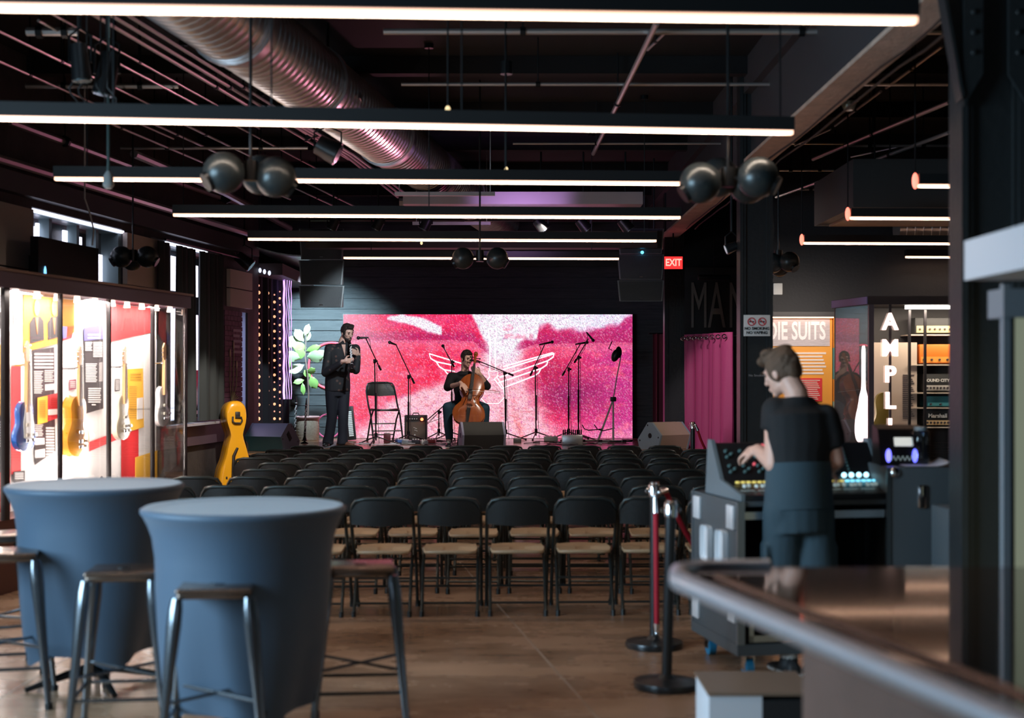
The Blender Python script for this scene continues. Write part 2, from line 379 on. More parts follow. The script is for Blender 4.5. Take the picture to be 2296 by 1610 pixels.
# curtains at the second window
curtm = mat('charcoal_curtain', (0.03, 0.036, 0.04), 0.75)
def curtain_strip(name, pts, z0, z1, mt, amp=0.03, wl=0.11, parent=None, th=0.004, zt=None, world=False):
    # pts: list of ground points; pleated sheet with thickness
    pts = [Vector(p) for p in pts]; L = sum((pts[i+1]-pts[i]).length for i in range(len(pts)-1)); n = max(12, int(L/wl*8))
    rows = 10; g = []
    def at(s):
        for i in range(len(pts)-1):
            l = (pts[i+1]-pts[i]).length
            if s <= l or i == len(pts)-2: t = (pts[i+1]-pts[i])/l; return pts[i]+t*s, t
            s -= l
    for side in (0, 1):
        for j in range(rows+1):
            fz = j/rows; r = []
            for i in range(n+1):
                p, t = at(L*i/n); nn = V(-t.y, t.x, 0)
                a = amp*(0.55+0.45*(1-fz))*(1+0.4*math.sin(i*0.37))
                o = a*math.sin(2*PI*L*i/n/wl+0.5*math.sin(i*0.23)+0.3*(1-fz))+side*th
                r.append(p+nn*o+V(0, 0, z0+(z1-z0)*fz))
            g.append(r)
    m = MB(); N = n+1
    vs = [p for r in g for p in r]; fs = []; R = rows+1
    for s_ in (0, 1):
        for j in range(rows):
            for i in range(n):
                a = (s_*R+j)*N+i; fs.append((a, a+1, a+N+1, a+N))
    for j in range(rows):
        for i in (0, n): a = j*N+i; b = a+R*N; fs.append((a, a+N, b+N, b))
    for i in range(n):
        for j in (0, rows): a = j*N+i; b = a+R*N; fs.append((a, a+1, b+1, b))
    m.add(vs, fs); return m.build(name, mt, parent, world=world, smooth=60)
for a, b, lab in ((356, 380, 'charcoal window curtain, the left narrow strip beside the end of the lit display'), (397, 437, 'charcoal window curtain, the middle one behind the display case corner'), (449, 503, 'charcoal window curtain, the wide right one over the purple sill')):
    d0 = onW(a, 700, 0.12)[0]; d1 = onW(b, 700, 0.12)[0]
    o = curtain_strip('window_curtain', [WL(d0, 0, 0.12), WL(d1, 0, 0.12)], 1.07, 3.1, curtm, 0.035, 0.16)
    tag(o, lab, 'curtain', 'charcoal curtains at the second window')
m = MB(); m.cyl(WL(15.8, 3.13, 0.13), WL(18.4, 3.13, 0.13), 0.015, n=8)
tag(m.build('curtain_rail', blackm), 'thin dark rail holding the charcoal window curtains', 'curtain rail')
# black flat box in front of the first window (television seen from its side)
t = thing('television', 'flat black television mounted in front of the first left window', 'television', WL(13.9, 2.6, 0.25))
m = MB(); a = onW(78, 600, 0.3)[0]; b = onW(214, 600, 0.3)[0]
z0 = 2.30; z1 = 2.83
wq(m, WL, a, b, z0, z1, 0.26, 0.33); m.build('screen_housing', matte, t, world=True)
m = MB(); wq(m, WL, (a+b)/2-0.2, (a+b)/2+0.2, 2.45, 2.7, 0.05, 0.262); m.build('wall_bracket', blackm, t, world=True)
m = MB(); m.sph(WL(a+0.12, 2.52, 0.335), (0.008, 0.03, 0.06), 10, 6); m.build('indicator_mark', mat('blue_led', (0.2, 0.5, 1), 0.4, 0, (0.2, 0.55, 1.0), 2), t, world=True)
# brick mural beside the stage curtain
murm = mat('mural_brick', (0.10, 0.045, 0.08), 0.7, col2=(0.2, 0.10, 0.17), scale=10)
t = thing('wall_mural', 'purple brick mural with pale dandelions beside the bright narrow window', 'mural', WL(18.5, 1.7, 0.01))
d0 = onW(503, 800, 0.01)[0]; d1 = onW(543, 800, 0.01)[0]
m = MB()
zz = 1.2
k = 0
while zz < 2.42:
    x = d0
    off = 0.06 if k % 2 else 0
    while x < d1-0.02:
        e = min(d1, x+0.14-(off if x == d0 else 0)); wq(m, WL, x+0.004, e-0.004, zz, zz+0.058, 0.0, 0.016); x = e
    zz += 0.066; k += 1
m.build('brickwork', murm, t, world=True)
m = MB(); pale = mat('mural_pale_paint', (0.5, 0.48, 0.30), 0.7)
for sx, top in ((0.25, 1.85), (0.45, 1.95), (0.62, 1.7)):
    xd = d0+(d1-d0)*sx; m.tube([WL(d0+(d1-d0)*0.35, 1.25, 0.022), WL(xd, (1.25+top)/2, 0.022), WL(xd+0.02, top, 0.022)], 0.005, 5)
    m.sph(WL(xd+0.02, top+0.05, 0.02), (0.006, 0.04, 0.06), 10, 6)
for j in range(6): m.tube([WL(d0+(d1-d0)*0.4, 1.28, 0.022), WL(d0+(d1-d0)*0.4+0.05*j, 1.42-0.02*j, 0.022)], 0.006, 5)
m.build('dandelion_drawing', pale, t, world=True)
m = MB()
for j in range(5):
    zt = 2.18-j*0.07; wq(m, WL, d0+(d1-d0)*0.45, d0+(d1-d0)*(0.9-0.08*(j % 2)), zt, zt+0.035, 0.017, 0.021)
m.build('painted_lettering', mat('mural_letter', (0.42, 0.35, 0.45), 0.7), t, world=True)

# ---- right side door frame with greenish glowing panel and pale header, close to the camera
fr = mat('blue_grey_frame', (0.26, 0.31, 0.35), 0.35, 0.3)
m = MB(); q = P(2240, 660, 5.5); xj = q.x
m.bb(xj, xj+0.028, 5.45, 5.49, 0, 1.99); m.bb(xj-0.01, xj+1.2, 5.42, 5.6, 1.86, 1.97); m.bb(xj+1.1, xj+1.2, 5.45, 5.6, 0, 1.97)
dr = struct('door_1', m, fr)
m = MB(); m.bb(xj+0.028, xj+0.05, 5.47, 5.50, 0, 1.87); m.build('dark_stile', black, dr)
m = MB(); m.bb(xj+0.055, xj+1.1, 5.50, 5.52, 0, 1.87); m.build('door_panel', mat('sage_added_glow', (0.42, 0.46, 0.36), 0.4, 0, (0.40, 0.46, 0.34), 0.4), dr)  # weak emission added so the sage panel looks lit
m = MB(); m.bb(P(2166, 600, 5.4).x, 3.4, 4.7, 5.42, 2.0, 2.15)
struct('trim_7', m, mat('pale_header_paint', (0.62, 0.63, 0.68), 0.5))
# ================= LED screen and stage =================
def hexrgb(r, g, b): return s2l((r, g, b))
def vnoise(x, y, seed=0):
    def h(i, j):
        n = math.sin(i*127.1+j*311.7+seed*74.7)*43758.5453; return n-math.floor(n)
    i = math.floor(x); j = math.floor(y); fx = x-i; fy = y-j
    fx = fx*fx*(3-2*fx); fy = fy*fy*(3-2*fy)
    return (h(i, j)*(1-fx)+h(i+1, j)*fx)*(1-fy)+(h(i, j+1)*(1-fx)+h(i+1, j+1)*fx)*fy
def fbm(x, y, s=0): return 0.55*vnoise(x, y, s)+0.28*vnoise(2.1*x, 2.1*y, s+1)+0.17*vnoise(4.3*x, 4.3*y, s+2)
def sst(a, b, x):
    t = max(0, min(1, (x-a)/(b-a))); return t*t*(3-2*t)
def mixc(a, b, t): return tuple(x*(1-t)+y*t for x, y in zip(a, b))
def interp(tab, x):
    if x <= tab[0][0]: return tab[0][1]
    for (a, b), (c, d) in zip(tab, tab[1:]):
        if x <= c: return b+(d-b)*(x-a)/(c-a)
    return tab[-1][1]
def screen_color(px, py):   # picture on the screen, in the screen's own raster
    nz = fbm(px/22, py/14, 3); n2 = fbm(px/7, py/5, 9); j = (nz-0.5)*26
    red = (0.97, 0.17, 0.33); hot = (0.97, 0.36, 0.50); mag = (0.80, 0.22, 0.52); dark = (0.60, 0.14, 0.38); lp = (1.0, 0.78, 0.83); wh = (0.97, 0.95, 0.99)
    c = mixc(red, mag, sst(1180, 1400, px))
    c = mixc(c, hot, sst(0.45, 0.75, nz)*0.7)
    # tree belts
    tl = interp([(770, 690), (1040, 690), (1058, 706), (1068, 728), (1085, 762), (1105, 790)], px)
    tr = interp([(1145, 800), (1160, 772), (1180, 758), (1203, 762), (1208, 738), (1228, 728), (1250, 742), (1280, 738), (1300, 742), (1345, 737), (1372, 730), (1390, 728), (1400, 714), (1420, 702)], px)
    hz = interp([(770, 762), (1060, 764), (1100, 800), (1150, 790), (1200, 772), (1420, 768)], px)
    if py < hz+6:
        t = sst(hz-34, hz-8, py+j*0.3); c = mixc(c, mixc((0.86, 0.16, 0.42), dark, 0.55), 0.75*t if px < 1100 else 0.55+0.3*t)
        if px < 1100 and py < hz-26: c = mixc(c, (0.90, 0.20, 0.45), 0.4)
    # field
    if py > hz:
        c = mixc(c, (0.99, 0.50, 0.62), 0.55*sst(hz+36, hz+4, py))
        # dark patch, right
        g = math.exp(-((px-1275)/85)**2-((py-885)/42)**2); c = mixc(c, (0.55, 0.14, 0.38), 0.85*g)
        g = math.exp(-((px-1235)/55)**2-((py-835)/35)**2); c = mixc(c, (0.72, 0.15, 0.34), 0.7*g)
        c = mixc(c, (0.98, 0.70, 0.80), 0.5*sst(930, 985, py))
        # road: broad pale wedge
        lft = interp([(775, 1098), (820, 1060), (845, 1010), (865, 975), (885, 915), (905, 865), (925, 845), (983, 800)], py)
        rgt = interp([(775, 1150), (820, 1160), (870, 1178), (983, 1225)], py)
        t = sst(lft-30, lft+25, px+j*1.5)*(1-sst(rgt-20, rgt+45, px+j*2)); c = mixc(c, lp, 0.92*t)
        t2 = t*sst(0.55, 0.75, fbm(px/9, py/4, 21)); c = mixc(c, (0.93, 0.42, 0.50), 0.5*t2)
        for cxx, a0 in ((1010, 955), (1150, 960)):
            g = math.exp(-((px-cxx-(py-900)*0.25)/9)**2)*sst(900, 960, py); c = mixc(c, (0.92, 0.40, 0.40), 0.45*g*n2*2)
    # sky
    if px > 1040:
        t = 1-sst(-8, 8, py+j*0.5-(tl if px < 1110 else tr))
        t = max(t, (1-sst(785, 840, py+j))*sst(1078, 1104, px+j*0.6)*(1-sst(1136, 1182, px+j)))
        sky = mixc(wh, (0.90, 0.90, 1.0), sst(1150, 1400, px)*0.7); c = mixc(c, sky, t)
        if 1128 < px < 1150 and 728 < py < 742 or (1130 < px < 1195 and 748 < py < 760): c = mixc(c, (0.97, 0.62, 0.72), 0.8*sst(0.3, 0.6, n2))
    # cloud gap upper left
    up = interp([(870, 712), (900, 706), (935, 712), (965, 722), (988, 733)], px); lo = interp([(870, 716), (885, 722), (925, 728), (958, 746), (988, 749)], px)
    if 868 < px < 990: t = sst(up-4, up+3, py+j*.3)*(1-sst(lo-3, lo+4, py+j*.3)); c = mixc(c, wh, t)
    # led grain
    r = random.random(); g = 0.80+0.34*r
    c = tuple(max(0, min(1, x*g)) for x in c)
    if random.random() < 0.10: c = mixc(c, (1, 0.8, 0.9), 0.5)
    if random.random() < 0.08: c = mixc(c, (0.65, 0.15, 0.55), 0.5)
    return c
SY = 22.62; sx0 = P(770, 0, SY).x; sx1 = P(1418, 0, SY).x; sz0 = 0.605; sz1 = P(0, 705, SY).z
scr = thing('led_screen', 'large glowing pink LED screen showing a dirt road, behind the musicians', 'screen', ((sx0+sx1)/2, SY, 0.6))
m = MB(); m.bb(sx0-0.012, sx1+0.012, SY+0.004, SY+0.12, sz0, sz1+0.01); m.build('cabinet_frame', plastic, scr, world=True)
nx, ny = 360, 156; vs = []; fs = []; cols = []
for j in range(ny+1):
    for i in range(nx+1):
        vs.append((sx0+(sx1-sx0)*i/nx, SY, sz1+(sz0-sz1)*j/ny)); cols.append(s2l(screen_color(770+648*i/nx, 705+278*j/ny)))
for j in range(ny):
    for i in range(nx): a = j*(nx+1)+i; fs.append((a, a+nx+1, a+nx+2, a+1))
m = MB(); m.add(vs, fs)
lm = bpy.data.materials.new('led_picture'); lm.use_nodes = True; nt = lm.node_tree; b = nt.nodes['Principled BSDF']
at = nt.nodes.new('ShaderNodeAttribute'); at.attribute_name = 'picture'
b.inputs['Base Color'].default_value = (0.02, 0.02, 0.02, 1); b.inputs['Roughness'].default_value = 0.6
nt.links.new(at.outputs['Color'], b.inputs['Emission Color']); b.inputs['Emission Strength'].default_value = 1.12
o = m.build('screen_picture', lm, scr, world=True, smooth=0)
ca = o.data.color_attributes.new('picture', 'FLOAT_COLOR', 'POINT')
flat = []
for c in cols: flat += [c[0], c[1], c[2], 1.0]
ca.data.foreach_set('color', flat)
# winged emblem drawn in white light on the screen
neon = mat('white_line_light', (1, 1, 1), 0.5, 0, (1.0, 0.80, 0.92), 1.6)
def sp(px, py): q = P(px, py, SY-0.008); return q
def poly(mb, pts, r=0.010): mb.tube([sp(*p) for p in pts], r, 6)
m = MB()
L = [(962, 793), (966, 803), (976, 812), (1000, 828), (1010, 838)]
wing = [[(1035, 815), (962, 793), (966, 804), (978, 811), (1020, 820)], [(978, 811), (985, 822), (996, 829), (1020, 833)], [(996, 829), (1003, 838), (1015, 841)]]
wr = [[(1128, 829), (1243, 793), (1240, 801), (1228, 809), (1120, 846)], [(1228, 811), (1226, 818), (1214, 826), (1118, 858)], [(1212, 828), (1208, 836), (1198, 843), (1125, 871), (1108, 850), (1118, 842)], [(1243, 793), (1238, 791), (1128, 822)]]
for w_ in wing: poly(m, w_)
m.build('left_wing_line', neon, scr, world=True)
m = MB()
for w_ in wr: poly(m, w_)
m.build('right_wing_line', neon, scr, world=True)
m = MB(); nf = mat('faint_line_light', (1, 1, 1), 0.5, 0, (1.0, 0.9, 0.95), 1.3)
poly(m, [(1098, 830), (1099, 760), (1096, 755), (1096, 737), (1113, 737), (1113, 755), (1110, 760), (1111, 830)], 0.010)
poly(m, [(1090, 905), (1075, 890), (1082, 865), (1098, 845), (1095, 832), (1117, 832), (1114, 845), (1128, 868), (1132, 890), (1118, 905), (1090, 905)], 0.007)
m.build('neck_outline', nf, scr, world=True)

# ---- folding chair
ctan = mat('tan_chair_seat', (0.42, 0.29, 0.17), 0.45)
cblk = mat('chair_black_plastic', (0.005, 0.006, 0.006), 0.42, bump=0.1, bscale=90)
cfrm = mat('chair_black_tube', (0.03, 0.04, 0.04), 0.3, 0.5)
def chair_proto(seatm=ctan, lab='x'):
    t = thing('folding_chair', lab, 'chair')
    # local: sitter faces +y ; back at -y
    m = MB()
    # back panel, curved, rounded top corners
    n = 14; w2 = 0.207; rows = []
    def edge(u):  # top height along u (-1..1)
        a = abs(u); return 0.79-0.075*max(0, (a-0.55)/0.45)**2.2
    front = []; bk = []
    for i in range(n+1):
        u = -1+2*i/n; x = u*w2; cy = -0.21-0.035*(1-u*u)
        zt = edge(u); zb = 0.61+0.012*abs(u)
        front.append([V(x, cy+0.012, zb), V(x, cy+0.004, (zb+zt)/2), V(x, cy-0.006, zt-0.012), V(x, cy-0.012, zt), V(x, cy-0.022, zt-0.006), V(x, cy-0.016, (zb+zt)/2), V(x, cy-0.008, zb)])
    m.loft(front); m.build('backrest', cblk, t, smooth=50)
    # tube frame: inverted U over back, down to the front feet
    fr = MB()
    pts = []
    for s_ in (-1, 1):
        side = [V(s_*0.211, 0.215, 0.012), V(s_*0.211, 0.05, 0.36), V(s_*0.211, -0.09, 0.50), V(s_*0.210, -0.205, 0.68), V(s_*0.198, -0.222, 0.745), V(s_*0.175, -0.235, 0.783), V(s_*0.11, -0.25, 0.798)]
        pts += side if s_ < 0 else side[::-1]
    fr.tube(pts, 0.0125, 8); fr.build('back_frame', cfrm, t, smooth=50)
    # seat
    m = MB(); rows = []
    out = []
    for i in range(20):
        a = 2*PI*i/20; ca, sa = math.cos(a), math.sin(a)
        x = 0.182*math.copysign(abs(ca)**0.45, ca); y = 0.04+0.19*math.copysign(abs(sa)**0.45, sa)
        x *= 1-0.10*(y-0.04)/0.19*-1*-1 if y < 0 else 1
        out.append((x, y))
    def sr(k, z): return [V(x*k, 0.04+(y-0.04)*k, z-0.018*(1 if y < -0.1 else 0)+0.006*math.cos(x*9)-0.01*(y > 0.18)) for x, y in out]
    m.loft([sr(0.96, 0.425), sr(1.0, 0.435), sr(0.98, 0.448), sr(0.8, 0.446), sr(0.3, 0.440)]); m.build('seat', seatm, t, smooth=50)
    for s_ in (-1, 1):
        m = MB(); m.tube([V(s_*0.188, 0.10, 0.425), V(s_*0.188, -0.05, 0.30), V(s_*0.188, -0.235, 0.012)], 0.0115, 8); m.build('leg', cfrm, t, smooth=50)
        m = MB(); m.cyl((s_*0.188, -0.235, 0.0), (s_*0.188, -0.233, 0.04), 0.016, n=8); m.build('foot_cap', cblk, t)
        m = MB(); m.cyl((s_*0.211, 0.217, 0), (s_*0.211, 0.212, 0.04), 0.016, n=8); m.build('foot_cap', cblk, t)
    for a_, y_, z_ in ((0.188, -0.19, 0.085), (0.188, -0.085, 0.24), (0.211, 0.15, 0.15)):
        m = MB(); m.cyl((-a_, y_, z_), (a_, y_, z_), 0.009, n=6); m.build('crossbar', cfrm, t)
    return t
rowd = [(9.66, 1160, 330), (10.62, 1198, 300), (11.55, 1198, 276), (12.45, 1179, 256), (13.35, 1170, 239), (14.1, 1191, 226), (14.85, 1191, 215), (15.6, 1193, 204.5), (16.42, 1222, 194)]
onames = ['first', 'second', 'third', 'fourth', 'fifth', 'sixth', 'seventh', 'eighth', 'ninth', 'tenth', 'eleventh', 'twelfth']
rn = ['back row, nearest the round tables', 'second row from the back', 'third row from the back', 'fourth row from the back', 'middle row of the nine', 'fourth row from the stage', 'third row from the stage', 'second row from the stage', 'front row at the stage']
proto = chair_proto()
first = True
for r, (d, px, s) in enumerate(rowd):
    x0 = (px-CX)/s; k0 = math.ceil((-2.62-x0)/0.457); xs = []
    x = x0+k0*0.457
    while x < (2.12 if r > 2 else 1.75): xs.append(x); x += 0.457
    for i, x in enumerate(xs):
        dd_ = d+random.uniform(-0.02, 0.02)-(0.10*(x-0.2) if r == 0 else 0.0)*0.5
        if r == 0: dd_ = d-0.12*(0.5-x)*0.35
        lab = 'black folding chair with tan seat, %s from the left in the %s' % (onames[i], rn[r])
        if len(lab.split()) > 16: lab = 'black folding chair with tan seat, %s from left in the %s' % (onames[i], rn[r].split(',')[0])
        loc = (x+random.uniform(-0.008, 0.008), dd_+0.22, 0); rz = random.uniform(-0.025, 0.025)
        if first: proto.location = loc; proto.rotation_euler = (0, 0, rz); proto['label'] = lab; proto['group'] = 'folding chairs set out in rows'; first = False
        else: dup(proto, loc, rz, lab, 'folding chairs set out in rows')
# spare folding chair on stage, facing right-front
sc_ = chair_proto(cblk, 'empty black folding chair on stage in front of the pink screen'); q = P(862, 990, 21.6)
sc_.location = (q.x, 21.6, 0.6); sc_.rotation_euler = (0, 0, PI+0.35); sc_.scale = (1.08, 1.08, 1.12)
# ================= hung from the ceiling =================
LZ = 3.0   # height of the light bars
# left ends / right ends in the photo, turned into points at the height of the bars
def bar(name, a, b, lab, grp, cords=(), endglow=False, body=0.075):
    t = thing(name, lab, 'light bar', ((a+b)/2), 0, grp)
    u = (b-a).normalized(); sd = V(-u.y, u.x, 0)
    def bx(mb, p, q, w_, z0, z1):
        mb.hexa([p-sd*w_+V(0,0,z0), p+sd*w_+V(0,0,z0), q+sd*w_+V(0,0,z0), q-sd*w_+V(0,0,z0), p-sd*w_+V(0,0,z1), p+sd*w_+V(0,0,z1), q+sd*w_+V(0,0,z1), q-sd*w_+V(0,0,z1)])
    m = MB(); bx(m, a, b, 0.035, 0.014, 0.014+body); m.build('housing', black, t, world=True)
    m = MB(); bx(m, a+u*0.012, b-u*0.012, 0.014, 0.010, 0.014); m.build('lamp_channel', white, t, world=True)
    for s_ in (-1, 1):
        m = MB(); bx(m, a+u*0.01+sd*0.019*s_, b-u*0.01+sd*0.019*s_, 0.003, -0.008, 0.014); m.build('diffuser', tubewarm, t, world=True)
    m = MB(); bx(m, a+u*0.004, a+u*0.01, 0.021, -0.008, 0.014); m.build('diffuser_end', tubewarm, t, world=True)
    m = MB(); bx(m, b-u*0.01, b-u*0.004, 0.021, -0.008, 0.014); m.build('diffuser_end', tubewarm, t, world=True)
    mid = (a+b)/2; L_ = (b-a).length
    lo = alight('light_bar_lamp', mid+V(0, 0, 0.007), mid+V(0, 0, -2), L_*0.98, 0.024, 3.6*min(L_, 5), (1.0, 0.78, 0.62)); lo.rotation_euler = (0, 0, math.atan2(u.y, u.x))
    for c in cords:
        p = a+(b-a)*c; m = MB(); m.cyl(p+V(0, 0, 0.014+body), (p.x, p.y, 4.50), 0.005, n=6); m.cyl((p.x, p.y, 4.46), (p.x, p.y, 4.50), 0.04, n=10)
        m.build('hanging_rod', blackm, t, world=True)
    if endglow:
        m = MB(); m.sph(a+V(-0.02, 0, 0.04), (0.024, 0.024, 0.06), 12, 8); m.build('end_lamp', mat('pink_end_lamp', (1, .5, .4), 0.5, 0, (1.0, 0.20, 0.13), 2.2), t, world=True)
        m = MB(); m.cyl(a+V(-0.02, 0, 0.1), (a.x-0.02, a.y, 4.50), 0.006, n=6); m.build('power_cord', blackm, t, world=True)
    return t
G = 'long light bars hung across the room'
w1 = PZ(-330, 14, LZ); e1 = PZ(2056, 48, LZ)
bar('light_bar', w1, e1, 'widest glowing light bar, at the very top of the photo', G, (0.35, 0.93))
bar('light_bar', PZ(-260, 262, LZ), PZ(1778, 299, LZ), 'second glowing light bar from the top, crossing the full spiral duct', G, (0.24, 0.41, 0.62, 0.985))
bar('light_bar', PZ(122, 402, LZ), PZ(1555, 413, LZ), 'third glowing light bar from the top, behind the nearer globe fixtures', G, (0.05, 0.7))
bar('light_bar', PZ(388, 483, LZ), PZ(1526, 489, LZ), 'fourth glowing light bar from the top', G, (0.02, 0.5))
bar('light_bar', PZ(556, 537, LZ), PZ(1472, 541, LZ), 'fifth glowing light bar, crossing the tops of the hanging loudspeakers', G, (0.03, 0.97))
bar('light_bar', PZ(770, 579, LZ), PZ(1388, 581, LZ), 'farthest and thinnest light bar, just above the stage wall', G, (0.1, 0.9))
G2 = 'light bars right of the columns'
bar('light_bar', PZ(2058, 418, LZ), PZ(3100, 424, LZ), 'highest of the light bars right of the beam, with a pink end lamp', G2, (0.5,), True)
bar('light_bar', PZ(1906, 490, LZ), PZ(2700, 494, LZ), 'middle light bar right of the beam, with a pink end lamp', G2, (0.5,), True)
bar('light_bar', PZ(1802, 546, LZ), PZ(2500, 549, LZ), 'lowest light bar with a pink end lamp, above the amplifier case', G2, (0.52,), True)
bar('light_bar', PZ(2030, 577, LZ), PZ(2480, 579, LZ), 'short farthest light bar on the right, below the others', G2, ())
# spiral duct
ductm = mat('spiral_duct_metal', (0.78, 0.78, 0.80), 0.30, 1.0)
t = thing('spiral_duct', 'large shiny spiral air duct running back under the ceiling', 'air duct', (-2.5, 8, 4.03))
ax0 = V(-3.17, 0, 4.03); axd = V(0.132, 1, 0)
def dp(y): return V(-3.17+0.132*y, y, 4.03)
m = MB(); rings = []; y = 5.0; k = 0
un = axd.normalized(); ua = V(0, 0, 1); ub = un.cross(ua)
while y < 22.6:
    for dr, dy in ((0.285, 0.0), (0.285, 0.088), (0.2925, 0.094), (0.2925, 0.106)):
        rings.append(m.ring(dp(y+dy), ub*dr, ua*dr, 28))
    y += 0.11
m.loft(rings); m.build('duct_pipe', ductm, t, world=True, smooth=50)
for y in (9.6, 11.6, 14.3, 19.0):
    m = MB(); m.cyl(dp(y), dp(y+0.08), 0.31, n=28); m.build('duct_collar', ductm, t, world=True)
m = MB(); q = dp(12.05); m.box(q+V(0.30, 0, -0.05), (0.01, 0.22, 0.05)); m.build('access_tab', chrome, t, world=True)
t = thing('spiral_duct', 'short shiny round duct high on the far right', 'air duct', (5, 15.5, 3.25))
m = MB(); rings = []; a = P(2010, 510, 15.6)
for i in range(30):
    x = a.x+i*0.09
    for dr, dx in ((0.16, 0), (0.16, 0.07), (0.17, 0.075)): rings.append([V(x+dx, 15.6+dr*math.cos(2*PI*j/24), a.z+dr*math.sin(2*PI*j/24)) for j in range(24)])
m.loft(rings); m.build('duct_pipe', ductm, t, world=True, smooth=50)
# conduits: each one is a thing
def pipe(name, lab, cat, pts, r, mt, grp=None, clips=0):
    m = MB(); m.tube(pts, r, 8); o = tag(m.build(name, mt), lab, cat, grp)
    for i in range(clips):
        t_ = (i+0.5)/clips; q = Vector(pts[0])*(1-t_)+Vector(pts[-1])*t_
        c = MB(); c.cyl(q, (q.x, q.y, 4.50), 0.007, n=6); d_ = (Vector(pts[-1])-Vector(pts[0])).normalized()*0.02; c.cyl(q-d_, q+d_, r*1.6, n=8); c.build('clamp_hanger', blackm, o)
    return o
def along(px, py, z, y0, y1, dx=0.132):   # line parallel to the left wall through an image point at height z
    q = PZ(px, py, z); return [V(q.x+dx*(y0-q.y), y0, z), V(q.x+dx*(y1-q.y), y1, z)]
GL = 'metal conduits running back on the left'
for px, py, z, y0, y1, r, lab in (
    (290, 35, 4.08, 8.0, 16.2, 0.016, 'uppermost of the bundled steel conduits beside the spiral duct'),
    (252, 35, 4.08, 8.0, 16.2, 0.016, 'middle one of the bundled steel conduits beside the spiral duct'),
    (214, 35, 4.08, 8.0, 16.2, 0.016, 'lower one of the bundled steel conduits beside the spiral duct'),
    (160, 55, 4.05, 8.0, 14, 0.009, 'thin conduit behind the hanging spotlights, left of the bundle'),
    (60, 100, 4.0, 8.0, 13.5, 0.010, 'thin bright conduit entering at the left frame edge, upper one'),
    (60, 165, 3.95, 8.0, 14, 0.010, 'thin bright conduit entering at the left frame edge, lower one'),
    (300, 160, 4.0, 9.5, 17, 0.010, 'thin conduit below the bundle, reaching the second light bar'),
    (350, 320, 3.9, 12, 18.5, 0.012, 'grey conduit passing over the left globe pair'),
    (470, 335, 3.95, 12.5, 20, 0.012, 'grey conduit passing behind the near left globes'),
    (530, 335, 3.95, 12.5, 20, 0.012, 'grey conduit just left of the black spotlight on the ceiling')):
    pipe('conduit', lab, 'pipe', along(px, py, z, y0, y1), r, conduit, GL, 3)
pipe('wall_pipe', 'thick pipe along the left wall above the windows, catching violet light', 'pipe', [WL(8, 3.44, 0.16), WL(19.2, 3.47, 0.16)], 0.038, pinkpipe, GL, 0)
pipe('wall_pipe', 'upper thick pipe on the left wall, bright where it leaves the second light bar', 'pipe', [PZ(20, 272, 3.85), PZ(285, 370, 3.85), PZ(560, 465, 3.85)], 0.035, pinkpipe, GL, 3)
pipe('wall_pipe', 'broad flat channel from the third light bar down to the stage corner', 'pipe', [PZ(300, 345, 3.8), PZ(500, 430, 3.75), PZ(650, 512, 3.72)], 0.042, pinkpipe, GL, 3)
GM = 'conduits crossing under the ceiling'
def cross(px0, px1, py, z, r, lab, mt=conduit): pipe('cross_conduit', lab, 'pipe', [PZ(px0, py, z), PZ(px1, py, z)], r, mt, GM, 2)
cross(860, 2110, 71, 4.1, 0.022, 'nearest crossing pipe in the middle, under the top light bar')
cross(900, 2125, 189, 4.1, 0.016, 'second crossing pipe in the middle, above the second light bar')
cross(1150, 1900, 322, 4.05, 0.012, 'third crossing pipe in the middle, below the second light bar')
cross(270, 690, 332, 3.9, 0.016, 'crossing pipe above the near left globes')
cross(60, 175, 71, 4.0, 0.030, 'short bright crossing pipe at the upper left by the frame edge')
cross(58, 400, 193, 4.05, 0.022, 'short bright crossing pipe behind the hanging spotlights')
cross(1890, 2130, 327, 3.9, 0.014, 'crossing pipe above the hanging black box on the right')
cross(1790, 1900, 425, 3.8, 0.014, 'short crossing pipe left of the hanging black box')
cross(1740, 1870, 382, 3.85, 0.012, 'crossing pipe in the right bay, beside the near globe cluster')
GR = 'conduits running back on the right'
def seg(a, b, z, r, lab, clips=1): pipe('conduit', lab, 'pipe', [PZ(a[0], a[1], z), PZ(b[0], b[1], z)], r, conduit, GR, clips)
seg((1473, 50), (1330, 345), 4.05, 0.022, 'slanting sprinkler pipe in the middle of the ceiling')
seg((1493, 72), (1452, 112), 4.1, 0.01, 'short thin branch beside the slanting sprinkler pipe')
seg((1885, 62), (1752, 193), 4.1, 0.016, 'slanting conduit left of the beam, nearest one')
seg((1752, 203), (1686, 260), 4.1, 0.016, 'slanting conduit left of the beam, farther one')
seg((2112, 104), (1987, 197), 4.1, 0.013, 'slanting conduit right of the beam, running to the near column')
seg((1975, 205), (1872, 282), 4.1, 0.013, 'slanting conduit right of the beam, behind the glass dome lamps')
seg((2128, 229), (1823, 357), 3.9, 0.020, 'long slanting pipe in the right bay, the upper thick one')
seg((2128, 297), (1885, 388), 3.75, 0.018, 'long slanting pipe in the right bay, ending at the hanging black box')
seg((1870, 396), (1740, 442), 3.7, 0.016, 'slanting pipe in the right bay, the lowest one')
seg((1862, 290), (1782, 326), 4.0, 0.010, 'thin slanting pipe just right of the beam underside')
seg((2012, 330), (1908, 352), 3.9, 0.009, 'short thin slanting pipe above the hanging black box')
cable = mat('black_cable', (0.01, 0.01, 0.01), 0.5)
for off, lab in ((0.05, 'black cable run along the beam underside, the inner one'), (0.16, 'black cable run along the right edge of the beam')):
    pts = []
    for i in range(26): y = 5+i*0.55; pts.append(V(2.24+off+0.015*math.sin(i*1.3), y, 3.55-0.02*abs(math.sin(i*0.9))))
    m = MB(); m.tube(pts, 0.009, 6); tag(m.build('beam_cable', cable), lab, 'cable', 'cables along the beam')
